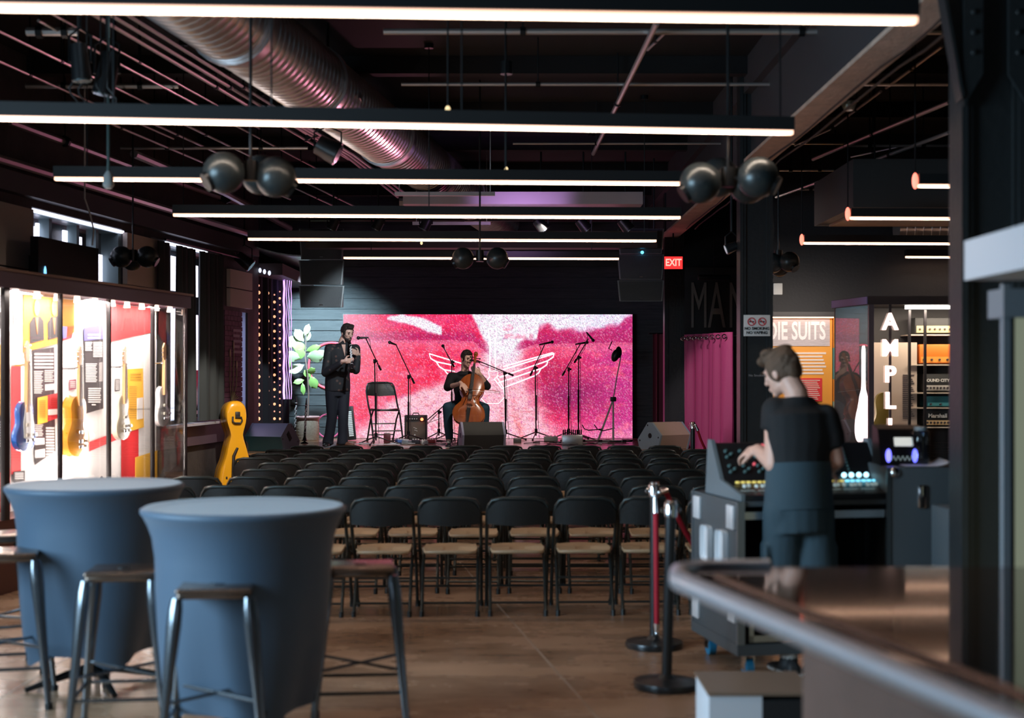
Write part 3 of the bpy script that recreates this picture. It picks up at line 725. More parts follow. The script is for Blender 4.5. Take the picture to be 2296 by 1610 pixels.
# horizontal pink-lit pipes turning the corner by the duct
for i, o_ in enumerate((0, 0.07, 0.14)):
    pts = [PZ(590+i*12, 240, 3.98), PZ(770+i*10, 345, 3.98), PZ(892+i*6, 442-i*6, 3.98)]
    pipe('conduit', ['left', 'middle', 'right'][i]+' one of three conduits following the duct to the stage, lit pink', 'pipe', pts, 0.017, pinkpipe, 'conduits following the duct to the stage', 2)
pipe('cross_conduit', 'pink-lit pipe crossing to the right from the end of the duct', 'pipe', [PZ(895, 452, 3.7), PZ(1100, 454, 3.7)], 0.05, pinkpipe, GM)
for px0, px1, py, lab in ((885, 1110, 435, 'thin unistrut bar under the duct, the nearer one'), (925, 1100, 501, 'thin unistrut bar under the duct, the farther one')):
    a = PZ(px0, py, 3.55); b = PZ(px1, py, 3.55); m = MB(); m.bb(a.x, b.x, a.y-0.02, a.y+0.02, 3.53, 3.57)
    for x in (a.x+0.05, b.x-0.05): m.cyl((x, a.y, 3.55), (x, a.y, 4.50), 0.006, n=6)
    tag(m.build('support_bar', conduit), lab, 'bracket', 'support bars under the duct')
# hanging black box (air unit) on the right
t = thing('air_unit', 'black box-shaped air unit hung in the right bay, orange light on its underside', 'air unit', P(1950, 460, 13.5))
a = P(1913, 465, 13.2); b = P(1995, 448, 14.6)
m = MB(); m.bb(a.x, a.x+3.2, 13.2, 14.9, a.z, a.z+0.45); m.build('casing', mat('air_unit_paint', (0.03, 0.034, 0.036), 0.5), t, world=True)
m = MB(); m.bb(a.x+0.12, a.x+3.1, 13.35, 14.75, a.z-0.02, a.z); m.build('lit_underside', mat('underside_orange_lit', (0.45, 0.3, 0.2), 0.5), t, world=True)  # orange light on the underside put into this plate's tan
for x in (0.3, 1.8):
    m = MB(); m.cyl((a.x+x, 13.6, a.z+0.45), (a.x+x, 13.6, 4.50), 0.01, n=6); m.build('hanging_rod', blackm, t, world=True)
# globe fixtures
globem = mat('glossy_black_globe', (0.035, 0.045, 0.048), 0.32, 0.4)
def globes(px, py, z, centers, r, lab, rodpx=None):
    q = PZ(px, py, z); t = thing('globe_fixture', lab, 'hanging lamp', q, 0, 'clusters of black globes hung from the ceiling')
    m = MB(); m.cyl(q-V(0, 0, 0.05), q+V(0, 0, 0.06), 0.04, n=12); m.build('hub', blackm, t, world=True)
    m = MB(); m.cyl(q+V(0, 0, 0.06), (q.x, q.y, 4.50), 0.009, n=8); m.build('hanging_rod', blackm, t, world=True)
    for cx, cy, dy in centers:
        c = P(cx, cy, q.y+dy); g = MB(); g.sph(c, r, 22, 14); g.sph(c+(c-q).normalized()*r*0.1, r*0.9, 6, 4) if False else None
        go = g.build('globe', globem, t, world=True, smooth=80)
        a = MB(); a.cyl(q, c+(q-c).normalized()*r*0.9, 0.012, n=6); a.build('arm', blackm, t, world=True)
        f = (c-q).normalized(); f = (f+V(0, 0, -0.5)).normalized()
        l_ = MB(); l_.cyl(c+f*r*0.86, c+f*r*1.06, r*0.5, r*0.46, n=16); l_.build('lens_ring', blackm, go, world=True)
globes(562, 385, 2.78, [(502, 387, -0.08), (618, 397, 0.05), (585, 392, 0.3)], 0.116, 'nearest left cluster of black globes, in front of the third light bar')
globes(1632, 400, 2.76, [(1570, 410, -0.02), (1700, 398, -0.05), (1612, 398, 0.3), (1678, 412, 0.32)], 0.118, 'near right cluster of black globes, in front of the middle column')
globes(1076, 575, 2.78, [(1038, 579, 0), (1115, 579, 0)], 0.107, 'middle pair of black globes, hanging before the dark stage wall')
globes(298, 574, 2.78, [(272, 576, -0.05), (330, 576, 0), (296, 583, 0.25)], 0.105, 'left cluster of black globes above the lit display case')
globes(1745, 575, 2.80, [(1733, 590, 0), (1770, 587, -0.1), (1748, 598, 0.25)], 0.10, 'far right cluster of black globes, above the small white wall sensor')
# thin teal pendant rod with a lamp at the end
q = PZ(243, 405, 2.85); t = thing('pendant_lamp', 'small lamp on a long thin rod at the upper left', 'hanging lamp', q)
m = MB(); m.cyl(q, (q.x, q.y, 4.50), 0.010, n=8); m.build('hanging_rod', mat('teal_rod', (0.10, 0.16, 0.16), 0.35, 0.5), t, world=True)
m = MB(); m.lathe([(0.012, 0.06), (0.03, 0.03), (0.035, -0.03), (0.02, -0.05)], q, 14); m.build('lamp_head', mat('frosted_head', (0.35, 0.38, 0.38), 0.3), t, world=True)
for px, top, bot, lab in ((1004, 75, 245, 'thin pendant rod with a tiny light in the middle of the ceiling, nearer one'), (1135, 200, 380, 'thin pendant rod with a tiny light in the middle of the ceiling, farther one'), (945, 495, 545, 'short pendant rod between the two line-array loudspeakers')):
    z = 3.25 if px < 1200 else 3; q = PZ(px, bot, z); t = thing('pendant_lamp', lab, 'hanging lamp', q)
    m = MB(); m.cyl(q, (q.x, q.y, 4.50), 0.006, n=6); m.build('hanging_rod', blackm, t, world=True)
    m = MB(); m.sph(q, (0.016, 0.016, 0.022), 10, 6); m.build('tiny_lamp', mat('amber_tip', (1, .8, .4), 0.5, 0, (1, 0.75, 0.4), 1.2), t, world=True)
    m = MB(); m.cyl((q.x, q.y, 4.0), (q.x, q.y, 4.1), 0.05, n=10); m.build('junction_box', blackm, t, world=True)
# glass dome lamps on the beam
domeg = mat('prismatic_dome', (0.5, 0.62, 0.62), 0.12, 0.3)
for px, py, d, r, lab in ((1830, 232, 10.6, 0.055, 'left one of the two clear dome lamps under the beam'), (1903, 232, 10.6, 0.058, 'right one of the two clear dome lamps under the beam'), (1703, 344, 13.0, 0.05, 'clear dome lamp just above the near right globes'), (1562, 464, 17.5, 0.045, 'small clear dome lamp below the near right globes'), (1898, 190, 9.9, 0.05, 'dome lamp seen from its dark rim above the clear pair')):
    q = P(px, py, d); t = thing('dome_lamp', lab, 'ceiling lamp', q, 0, 'clear dome lamps under the beam')
    m = MB(); m.lathe([(r*0.25, -r*1.0), (r*0.6, -r*0.9), (r*0.85, -r*0.45), (r, 0.0), (r, r*0.2)], q, 18); m.build('glass_dome', domeg, t, world=True)
    m = MB(); m.cyl(q+V(0, 0, r*0.2), q+V(0, 0, r*0.6), r*1.25, r*0.8, n=16); m.cyl(q+V(0, 0, r*0.6), q+V(0, 0, 4.5-q.z if not 2.12 < q.x < 2.36 else 3.57-q.z), 0.012, n=6); m.build('rim', blackm, t, world=True)
# spotlights with cables, top left
def spot(px, py, d, l, r, tilt, lab, grp, name='spotlight', yaw=0.0):
    q = P(px, py, d); t = thing(name, lab, 'spotlight', q, 0, grp)
    dr = V(math.sin(tilt)*math.cos(yaw), math.sin(tilt)*math.sin(yaw), -math.cos(tilt))
    m = MB(); m.cyl(q-dr*l/2, q+dr*l/2, r*0.8, r, n=16); m.build('can', plastic, t, world=True)
    m = MB(); m.cyl(q+dr*l/2, q+dr*(l/2+0.008), r*0.85, n=16); m.build('lens', mat('lens_glass', (0.3, 0.4, 0.42), 0.1, 0.6), t, world=True)
    sd = V(-dr.z, 0, dr.x).normalized() if abs(dr.z) > 0.1 else V(0, 0, 1)
    m = MB(); m.tube([q+V(r*1.1, 0, 0), q+V(r*1.1, 0, l*0.5+0.05), q+V(0, 0, l*0.5+0.1), q+V(-r*1.1, 0, l*0.5+0.05), q+V(-r*1.1, 0, 0)], 0.008, 6); m.build('yoke', blackm, t, world=True)
    m = MB(); m.cyl(q+V(0, 0, l*0.5+0.1), (q.x, q.y, 4.5), 0.012, n=6); m.build('hanging_rod', blackm, t, world=True)
spot(180, 140, 8.6, 0.22, 0.06, 0.1, 'black spotlight with dangling cables at the upper left, the left one', 'spotlights with dangling cables')
spot(240, 165, 8.9, 0.26, 0.07, -0.2, 'black spotlight with dangling cables at the upper left, the right one', 'spotlights with dangling cables')
spot(735, 335, 11.6, 0.18, 0.10, 1.1, 'large black spotlight clamped beside the spiral duct', None)
GS = 'stage spotlights over the stage'
for i, px in enumerate((1213, 1308, 1402)): spot(px, 505, 17.6, 0.16, 0.08, 0.7, 'black stage spotlight above the screen, %s of the right-hand three' % ('leftmost', 'middle', 'rightmost')[i], GS)
for i, px in enumerate((748, 848, 955)): spot(px, 503, 17.2, 0.14, 0.07, -0.5, 'black stage spotlight left of the duct end, %s of three' % ('leftmost', 'middle', 'rightmost')[i], GS)
spot(548, 585, 18.6, 0.22, 0.09, 0.9, 'black spotlight at the top corner of the string-light curtain', GS)
spot(1640, 555, 13.2, 0.10, 0.05, -1.2, 'small black spotlight on the left side of the middle column', GS)
m = MB(); m.cyl(PZ(600, 492, 3.75), PZ(1520, 492, 3.75), 0.025, n=8)
tag(m.build('lighting_truss_pipe', blackm), 'black pipe carrying the stage spotlights', 'pipe')
for i, (x, y) in enumerate(((165, 175), (185, 190), (225, 185), (250, 200))):
    a = P(x, y-30, 8.7); pts = [a+V(0.03*math.sin(k*1.1+i), 0.02*k*0.1, -0.035*k) for k in range(8)]; pts[0] = V(pts[1].x, pts[1].y, 4.5)
    m = MB(); m.tube(pts, 0.006, 5); tag(m.build('dangling_cable', cable), 'thin cable dangling under the upper left spotlights, %s of four' % ('first', 'second', 'third', 'last')[i], 'cable', 'dangling cables at the upper left')
m = MB(); m.tube([V(P(190, 445, 12.5).x, 12.5, 4.5), P(190, 445, 12.5), P(202, 480, 12.6), P(210, 515, 12.7), P(207, 550, 12.7)], 0.008, 6)
tag(m.build('dangling_cable', mat('white_cable', (0.7, 0.75, 0.8), 0.4)), 'white cable hanging in front of the first window', 'cable')
# loudspeaker arrays
spk = mat('speaker_grille', (0.045, 0.055, 0.06), 0.5, bump=0.4, bscale=260)
spc = mat('speaker_cabinet', (0.22, 0.25, 0.26), 0.4)
def array(px0, px1, pyt, pyb, seams, d, lab, dxs, tiltx):
    a = P(px0, pyb, d); b = P(px1, pyt, d); w_ = b.x-a.x; t = thing('line_array_loudspeaker', lab, 'loudspeaker', ((a.x+b.x)/2, d, a.z), 0, 'loudspeakers hung left and right of the stage')
    ys = [pyt]+seams+[pyb]
    for i in range(len(ys)-1):
        zt = P(0, ys[i], d).z-0.006; zb = P(0, ys[i+1], d).z+0.006; back = 0.42; off = 0.02*i*tiltx
        m = MB(); m.hexa([V(a.x+0.03, d-off, zb), V(b.x-0.03, d-off, zb), V(b.x-0.06, d+back, zb+0.03), V(a.x+0.06, d+back, zb+0.03), V(a.x, d, zt), V(b.x, d, zt), V(b.x-0.06, d+back, zt-0.02), V(a.x+0.06, d+back, zt-0.02)])
        c = m.build('cabinet', spc, t, world=True)
        m = MB(); m.hexa([V(a.x+0.045, d-0.012-off, zb+0.006), V(b.x-0.045, d-0.012-off, zb+0.006), V(b.x-0.045, d+0.0, zb+0.006), V(a.x+0.045, d+0.0, zb+0.006), V(a.x+0.02, d-0.012, zt-0.006), V(b.x-0.02, d-0.012, zt-0.006), V(b.x-0.02, d, zt-0.006), V(a.x+0.02, d, zt-0.006)])
        m.build('grille', spk, c, world=True)
        m = MB(); m.box(((a.x+b.x)/2, d-0.018-off*0.8, zb+0.035), (0.045, 0.006, 0.012)); m.build('badge', chrome, c, world=True)
    for x in (a.x+0.12, b.x-0.12):
        m = MB(); m.cyl((x, d+0.15, P(0, pyt, d).z), (x, d+0.15, 4.50), 0.012, n=6); m.build('hanging_chain', blackm, t, world=True)
    return t, a, b
array(670, 772, 512, 691, [583, 640], 19.0, 'tall black line-array loudspeaker hung at the left of the stage', 0, 1)
t, a, b = array(1384, 1489, 512, 677, [570, 628], 18.8, 'tall black line-array loudspeaker hung right, next to the exit sign', 0, 1)
m = MB(); q = P(1440, 566, 18.77); m.sph(q, 0.022, 10, 6); m.build('blue_indicator', mat('cyan_led', (0.1, 0.6, 1), 0.4, 0, (0.1, 0.6, 1), 3), t, world=True)
m = MB(); q = P(738, 689, 18.9); 
# exit sign
q = P(1510, 588, 19.6); t = thing('exit_sign', 'red lit EXIT sign beside the right loudspeaker', 'exit sign', q)
w_ = 0.125; h_ = 0.095
m = MB(); m.bev(q+V(0, 0.03, 0), (0.262, 0.06, 0.20), 0.01); m.build('sign_housing', black, t, world=True)
m = MB(); m.box(q+V(0, -0.003, -0.008), (0.25, 0.008, 0.17)); m.build('lit_face', mat('exit_red', (0.8, 0.02, 0.02), 0.5, 0, (1.0, 0.03, 0.03), 1.6), t, world=True)
text('exit_lettering', 'EXIT', q+V(0, -0.009, -0.008), 0.135, mat('exit_letter', (1, .6, .5), 0.5, 0, (1.0, 0.42, 0.34), 1.6), t, bold=0.003, sx=0.8)
m = MB(); m.cyl(q+V(0, 0.03, 0.1), (q.x, q.y+0.03, 4.50), 0.012, n=6); m.build('hanging_rod', blackm, t, world=True)
# MAN lettering on the dark side wall
t = thing('wall_letters', 'huge grey letters MAN on the dark wall above the magenta curtain', 'wall lettering', P(1600, 690, 22.6))
m = MB(); a = P(1530, 770, 22.7); b = P(1720, 600, 22.7); m.bb(a.x, b.x, 22.66, 22.7, a.z-1.5, b.z); m.build('backing_board', mat('dark_board', (0.035, 0.035, 0.034), 0.6), t, world=True)
lg = mat('grey_letter', (0.32, 0.30, 0.26), 0.6)
for ch, px in (('M', 1567), ('A', 1607), ('N', 1655)):
    q = P(px, 690, 22.64); text('letter_'+ch.lower(), ch, q, 1.05, lg, t, sx=0.36 if ch == 'M' else 0.40, bold=0.0, depth=0.02)
m = MB(); q0 = P(1575, 622, 21.5); m.bev(q0+V(0.18, 0, 0), (0.5, 0.12, 0.08), 0.02); m.cyl(q0+V(0.18, 0, 0.04), (q0.x+0.18, q0.y, 4.50), 0.01, n=6)
tag(m.build('track_light', black), 'dark track light in front of the big wall letters', 'track light')
# magenta curtains
mag = mat('magenta_curtain', (0.42, 0.05, 0.17), 0.6, bump=0.1, bscale=20)
t = thing('magenta_curtain', 'magenta grommet curtain between the far and middle columns', 'curtain', P(1590, 980, 19.6))
a = P(1534, 750, 20.0); b = P(1640, 748, 18.6)
curtain_strip('curtain_cloth', [V(a.x, a.y, 0), V((a.x+b.x)/2, 19.5, 0), V(b.x, b.y, 0)], 0.03, 2.18, mag, 0.055, 0.20, parent=t, world=True)
for i in range(8):
    q = V(a.x, a.y, 2.12).lerp(V(b.x, b.y, 2.12), (i+0.35)/8); m = MB(); m.torus(q+V(-0.05, -0.06, 0), 0.026, 0.008, Matrix.Rotation(PI/2, 3, 'X'), 16, 6); m.build('grommet', chrome, t, world=True)
m = MB(); m.cyl((a.x-0.05, a.y, 2.125), (b.x+0.3, b.y-0.3, 2.125), 0.012, n=8); m.build('curtain_rod', blackm, t, world=True)
t = thing('magenta_curtain', 'narrow dark red curtain strip left of the far column', 'curtain', P(1477, 985, 21.6))
a = P(1464, 750, 21.6); b = P(1492, 750, 21.6)
curtain_strip('curtain_cloth', [V(a.x, 21.6, 0), V(b.x, 21.6, 0)], 0.62, 2.24, mat('dark_red_curtain', (0.20, 0.03, 0.06), 0.7), 0.03, 0.09, parent=t, world=True)
m = MB(); m.cyl((a.x-0.06, 21.6, 2.24), (b.x+0.02, 21.6, 2.24), 0.01, n=6); m.build('curtain_rod', blackm, t, world=True)
# string-light curtain at the left of the stage
t = thing('stage_curtain', 'black floor-length curtain at the left side of the stage', 'curtain', P(600, 1000, 20.4))
ca_, cb_ = P(563, 800, 19.7), P(648, 800, 21.3)
curtain_strip('curtain_cloth', [V(ca_.x, ca_.y, 0), V(cb_.x, cb_.y, 0)], 0.62, 3.0, mat('navy_black_cloth', (0.012, 0.016, 0.024), 0.8), 0.04, 0.22, parent=t, world=True)
bulbm = [mat('warm_bulb_a', (1, .6, .3), 0.4, 0, (1.0, 0.46, 0.24), 1.3), mat('warm_bulb_b', (1, .6, .4), 0.4, 0, (1.0, 0.42, 0.30), 1.0)]
wire = mat('thin_wire', (0.05, 0.05, 0.05), 0.5)
strands = [(580, 628, 20, 0.027, 'first'), (600, 645, 19, 0.025, 'second'), (615, 648, 18, 0.021, 'third'), (627, 642, 20, 0.018, 'fourth')]
for px, pt, nb, r, nm in strands:
    f_ = (px-563)/(648-563); base = V(ca_.x, ca_.y, 0).lerp(V(cb_.x, cb_.y, 0), f_); nrm = V((cb_-ca_).y, -(cb_-ca_).x, 0).normalized()*0.10
    base += nrm; base.x = (px-CX)/F*base.y
    zt = P(px, pt, base.y).z; zb = P(px, 942, base.y).z
    t = thing('string_light', 'string of warm bulbs on the stage curtain, %s strand from the left' % nm, 'string light', (base.x, base.y, zb), 0, 'strings of warm bulbs on the stage curtain')
    m = MB(); m.tube([V(base.x+0.006*math.sin(k*2.2), base.y, zb+(zt+0.25-zb)*k/20) for k in range(21)], 0.003, 4); m.build('wire', wire, t, world=True)
    pr = None
    for k in range(nb):
        zz = zb+(zt-zb)*(k+0.2)/nb; rr = r*(1.0 if k % 2 == 0 else 0.6)
        m = MB(); m.sph((base.x+0.02*f_*0.3, base.y-0.012, zz), rr, 8, 5); m.build('bulb', bulbm[k % 2], t, world=True, smooth=80)
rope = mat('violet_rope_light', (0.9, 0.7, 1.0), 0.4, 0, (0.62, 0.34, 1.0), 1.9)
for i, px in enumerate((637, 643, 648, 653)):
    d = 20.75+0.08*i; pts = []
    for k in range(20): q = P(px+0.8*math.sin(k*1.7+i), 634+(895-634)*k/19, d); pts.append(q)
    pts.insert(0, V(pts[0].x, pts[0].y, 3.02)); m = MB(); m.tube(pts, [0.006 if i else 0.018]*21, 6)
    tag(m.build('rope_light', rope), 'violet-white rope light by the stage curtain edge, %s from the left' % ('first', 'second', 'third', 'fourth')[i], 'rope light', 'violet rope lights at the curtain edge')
t = thing('bulb_garland', 'short garland of white bulbs at the top of the string-light curtain', 'string light', P(585, 604, 19.6))
g_ = [P(560, 596, 19.55)]+[P(px, 600+i*3, 19.6) for i, px in enumerate((571, 583, 593, 604))]+[P(622, 622, 19.9), P(640, 630, 20.7)]
m = MB(); m.tube(g_+[V(g_[-1].x, g_[-1].y, 3.02)], 0.004, 5); m.build('cord', wire, t, world=True)
for q in g_[1:5]: m = MB(); m.sph(q-V(0, 0, 0.02), (0.022, 0.022, 0.035), 10, 6); m.build('bulb', mat('white_bulb', (0.8, 0.8, 1), 0.3, 0, (0.75, 0.8, 1.0), 1.2), t, world=True)
# ================= people =================
def frame(f, pitch=0.0, roll=0.0):
    f = Vector(f).normalized(); up = V(0, 0, 1); l = up.cross(f).normalized()   # l = the person's left
    R = Matrix((l, f, up)).transposed()
    R = R @ Matrix.Rotation(-pitch, 3, 'X') @ Matrix.Rotation(roll, 3, 'Y')
    return R   # columns: left, forward, up
def remesh(o, vox=0.006, it=4, fac=0.5):
    r = o.modifiers.new('remesh', 'REMESH'); r.mode = 'VOXEL'; r.voxel_size = vox; r.use_smooth_shade = True
    s = o.modifiers.new('smooth', 'SMOOTH'); s.factor = fac; s.iterations = it
def head_shape(m, c, R, k=1.0):
    g = lambda x, y, z: c+R @ V(x*k, y*k, z*k)
    m.sph(g(0, -0.012, 0.030), (0.074*k, 0.094*k, 0.088*k), 20, 14, R)       # cranium
    m.sph(g(0, 0.030, -0.015), (0.060*k, 0.060*k, 0.085*k), 18, 12, R)       # face
    m.sph(g(0, 0.022, -0.062), (0.052*k, 0.058*k, 0.045*k), 16, 10, R)       # jaw
    m.sph(g(0, 0.066, -0.094), (0.024*k, 0.020*k, 0.018*k), 12, 8, R)        # chin
    m.sph(g(0, 0.076, 0.030), (0.048*k, 0.016*k, 0.012*k), 12, 8, R)         # brow
    m.cyl(g(0, 0.084, 0.022), g(0, 0.106, -0.026), 0.008*k, 0.014*k, 10)     # nose
    m.sph(g(0, 0.104, -0.028), (0.016*k, 0.012*k, 0.010*k), 10, 6, R)
    for s in (-1, 1):
        m.sph(g(s*0.045, 0.062, -0.012), (0.018*k, 0.018*k, 0.02*k), 10, 6, R)     # cheek
        m.sph(g(s*0.076, -0.008, -0.008), (0.010*k, 0.020*k, 0.032*k), 10, 8, R)   # ear
    m.sph(g(0, 0.088, -0.060), (0.024*k, 0.012*k, 0.007*k), 12, 6, R)        # lips
    m.sph(g(0, 0.086, -0.071), (0.020*k, 0.012*k, 0.008*k), 12, 6, R)
def hand_shape(m, wr, d, n, side, curl=0.5, k=1.0, spread=0.12, thumb=0.8):
    # wr wrist, d finger direction, n palm normal (palm faces n), side=+1: thumb on d x n side
    d = Vector(d).normalized(); n = Vector(n); n = (n-d*n.dot(d)).normalized(); w_ = d.cross(n).normalized()*side
    B = Matrix((w_, d, n)).transposed()
    m.sph(wr+d*0.045*k, (0.040*k, 0.052*k, 0.016*k), 14, 8, B)
    m.bev(wr+d*0.055*k, (0.074*k, 0.07*k, 0.026*k), 0.010*k, B)
    m.caps([wr-d*0.02*k, wr+d*0.03*k], [0.025*k, 0.027*k], 12)
    for i, (off, L) in enumerate(((0.030, 0.95), (0.010, 1.05), (-0.010, 1.0), (-0.029, 0.8))):
        p = wr+d*(0.088-0.004*abs(i-1))*k+w_*off*k; a = curl*(0.55+0.08*i); dd_ = (d+w_*spread*off*8).normalized(); pts = [p]; 
        ang = 0
        for j, l in enumerate((0.042, 0.026, 0.022)):
            ang += a*(1.0 if j else 0.9); p = p+(dd_*math.cos(ang)+n*math.sin(ang))*l*L*k; pts.append(p)
        m.caps(pts, [0.0095*k, 0.009*k, 0.008*k, 0.007*k], 10)
    p = wr+d*0.028*k+w_*0.030*k; q = p+(d*0.55+w_*0.75+n*0.3*thumb).normalized()*0.042*k; r_ = q+(d*0.85+w_*0.1+n*0.5*thumb).normalized()*0.032*k
    m.caps([wr+d*0.02*k+w_*0.015*k, p, q, r_], [0.016*k, 0.014*k, 0.0105*k, 0.0085*k], 10)
def ell(c, ax, ay, n=18): return [c+ax*math.cos(2*PI*i/n)+ay*math.sin(2*PI*i/n) for i in range(n)]
def torso_rings(spec, R):   # spec: (center, halfwidth, halfdepth)
    l = R @ V(1, 0, 0); f = R @ V(0, 1, 0)
    return [ell(Vector(c), l*a, f*b) for c, a, b in spec]
def shoe(m, ankle, fwd, L=0.27, k=1.0):
    f = Vector(fwd); f.z = 0; f.normalize(); l = V(-f.y, f.x, 0); z0 = ankle.z
    R = Matrix((l, f, V(0, 0, 1))).transposed()
    rings = []
    for t, wd, h in ((-0.30, 0.030, 0.055), (-0.24, 0.038, 0.085), (0.0, 0.040, 0.095), (0.22, 0.044, 0.07), (0.45, 0.048, 0.05), (0.62, 0.042, 0.04), (0.70, 0.022, 0.028)):
        c = ankle+f*t*L; rings.append([c+l*wd*math.cos(a)+V(0, 0, h/2+h/2*math.sin(a)) for a in [2*PI*i/14 for i in range(14)]])
    m.loft(rings)
hairm = mat('dark_brown_hair', (0.022, 0.014, 0.011), 0.6, bump=0.6, bscale=120)
hairb = mat('brown_hair', (0.12, 0.07, 0.043), 0.6, bump=0.6, bscale=110)
def hair_cap(name, c, R, mt, parent, k=1.0, fr=0.058, low=-0.03, extra=()):
    m = MB(); n1, n2 = 26, 18; rings = []
    random.seed(5)
    for j in range(n2+1):
        th = PI*(0.02+0.80*j/n2); r_ = []
        for i in range(n1):
            a = 2*PI*i/n1; x, y, z = math.sin(th)*math.cos(a), math.sin(th)*math.sin(a), math.cos(th)
            p = V(x*0.084, y*0.104-0.012, z*0.101+0.034)
            # keep face free: pull the front-low region back inside the skull
            if p.y > fr-0.02 and p.z < 0.062: p.y = min(p.y, 0.045); p.x *= 0.85
            if p.z < low+0.03*(1 if y < 0 else 0)-0.02 and y > -0.2: p.x *= 0.85; p.y *= 0.85
            p *= 1+0.05*random.uniform(-1, 1)*(p.z > 0)
            r_.append(c+R @ (p*k))
        rings.append(r_)
    m.loft(rings)
    for e in extra: m.sph(c+R @ V(*e[0])*k, tuple(q*k for q in e[1]), 12, 8, R)
    o = m.build(name, mt, parent, world=True, smooth=80); remesh(o, 0.006, 2, 0.4); return o
def face_bits(c, R, parent, k=1.0, brow=hairm, closed=True):
    for s, nm in ((-1, 'eye'), (1, 'eye')):
        m = MB(); m.sph(c+R @ V(s*0.031*k, 0.083*k, 0.008*k), (0.013*k, 0.007*k, 0.004*k if closed else 0.006*k), 10, 6, R)
        m.build('eye', mat('eye_dark', (0.02, 0.012, 0.01), 0.3), parent, world=True)
        m = MB(); m.sph(c+R @ V(s*0.033*k, 0.091*k, 0.032*k), (0.020*k, 0.005*k, 0.0045*k), 10, 6, R)
        m.build('eyebrow', brow, parent, world=True)
# ---------------- clarinet player
S1 = 160.0; D1 = F/S1
def A(px, py, dy=0.0): return V((px-CX)/S1, D1+dy, 0.6+(1003-py)/S1)
pl = thing('person', 'standing person in dark patterned shirt playing a clarinet, left of the pink screen', 'person', A(757, 1003))
fd = V(0.50, -0.86, 0)       # body facing
Rb = frame(fd); Rh = frame((0.66, -0.75, 0), pitch=0.30)
hc = A(779, 747, -0.03)
pelv = A(757, 868, 0); chest = A(763, 800, 0); nb = A(768, 770, 0.0)
shR = A(737, 782, -0.06); shL = A(796, 784, 0.02)      # his right shoulder is on the viewer's left
lft = Rb @ V(1, 0, 0)
shR = nb-lft*0.20+V(0, 0, -0.075); shL = nb+lft*0.20+V(0, 0, -0.075)
elR = A(734, 836, -0.20); wrR = A(768, 806, -0.40); elL = A(800, 830, -0.12); wrL = A(789, 793, -0.33)
mouth = hc+Rh @ V(0, 0.095, -0.066); bell = A(798, 832, -0.45)
cd = (bell-mouth).normalized()
hR = mouth+cd*0.40; hL = mouth+cd*0.22
wrR = hR-lft*0.10+V(-0.02, 0.02, -0.0); wrL = hL+lft*0.07+V(0.03, 0.10, -0.04)
m = MB()
head_shape(m, hc, Rh); m.caps([nb-V(0, 0, 0.05), nb+V(0.005, -0.01, 0.03), hc+Rh @ V(0, -0.03, -0.06)], [0.07, 0.058, 0.056], 14)
m.loft(torso_rings([(pelv-V(0, 0, 0.06), 0.15, 0.10), (pelv, 0.165, 0.115), (pelv+V(0, 0, 0.15), 0.15, 0.105), (chest, 0.175, 0.12), (chest+V(0, 0, 0.12), 0.19, 0.11), (nb-V(0, 0, 0.03), 0.12, 0.08)], Rb))
for sh, el, wr in ((shR, elR, wrR), (shL, elL, wrL)): m.caps([sh, el, wr], [0.052, 0.042, 0.026], 12)
hipR = pelv-lft*0.085-V(0, 0, 0.03); hipL = pelv+lft*0.085-V(0, 0, 0.03)
anR = A(735, 1001, 0.02); anL = A(770, 1000, -0.10); knR = A(745, 935, -0.03); knL = A(771, 935, -0.08)
for h_, kn, an in ((hipR, knR, anR), (hipL, knL, anL)): m.caps([h_, kn, an+V(0, 0, 0.08)], [0.085, 0.055, 0.04], 12)
hand_shape(m, wrR, hR-wrR+V(0.02, -0.02, 0.01), V(0.5, 0.8, 0.1), 1, 0.9); hand_shape(m, wrL, hL-wrL+V(0, -0.02, 0.02), V(-0.5, -0.1, 0.2), -1, 0.9)
o = m.build('body', skin, pl, world=True); remesh(o, 0.006, 3)
face_bits(hc, Rh, pl)
hair_cap('hair', hc, Rh, hairm, pl, 1.02, extra=(((0, 0.055, 0.098), (0.055, 0.035, 0.022)), ((0.03, 0.03, 0.115), (0.04, 0.04, 0.02))))
m = MB(); g = lambda x, y, z: hc+Rh @ V(x, y, z)
m.sph(g(0, 0.040, -0.075), (0.050, 0.050, 0.040), 16, 10, Rh); m.sph(g(0, 0.070, -0.092), (0.03, 0.028, 0.026), 12, 8, Rh)
for s in (-1, 1): m.caps([g(s*0.067, 0.0, 0.0), g(s*0.060, 0.02, -0.045), g(s*0.035, 0.06, -0.075)], [0.012, 0.014, 0.014], 8); m.caps([g(0, 0.101, -0.048), g(s*0.025, 0.092, -0.055)], [0.007, 0.006], 6)
o = m.build('beard', hairm, pl, world=True, smooth=80); remesh(o, 0.006, 2, 0.4)
shirtm = mat('dark_printed_shirt', (0.010, 0.011, 0.014), 0.75)
nt = shirtm.node_tree; b_ = nt.nodes['Principled BSDF']; tc = nt.nodes.new('ShaderNodeTexCoord'); vo = nt.nodes.new('ShaderNodeTexVoronoi'); vo.inputs['Scale'].default_value = 14
rp = nt.nodes.new('ShaderNodeValToRGB'); rp.color_ramp.elements[0].position = 0.16; rp.color_ramp.elements[0].color = (0.10, 0.055, 0.045, 1); rp.color_ramp.elements[1].position = 0.30; rp.color_ramp.elements[1].color = (0.010, 0.012, 0.016, 1)
nt.links.new(tc.outputs['Object'], vo.inputs['Vector']); nt.links.new(vo.outputs['Distance'], rp.inputs[0]); nt.links.new(rp.outputs[0], b_.inputs['Base Color'])
m = MB()
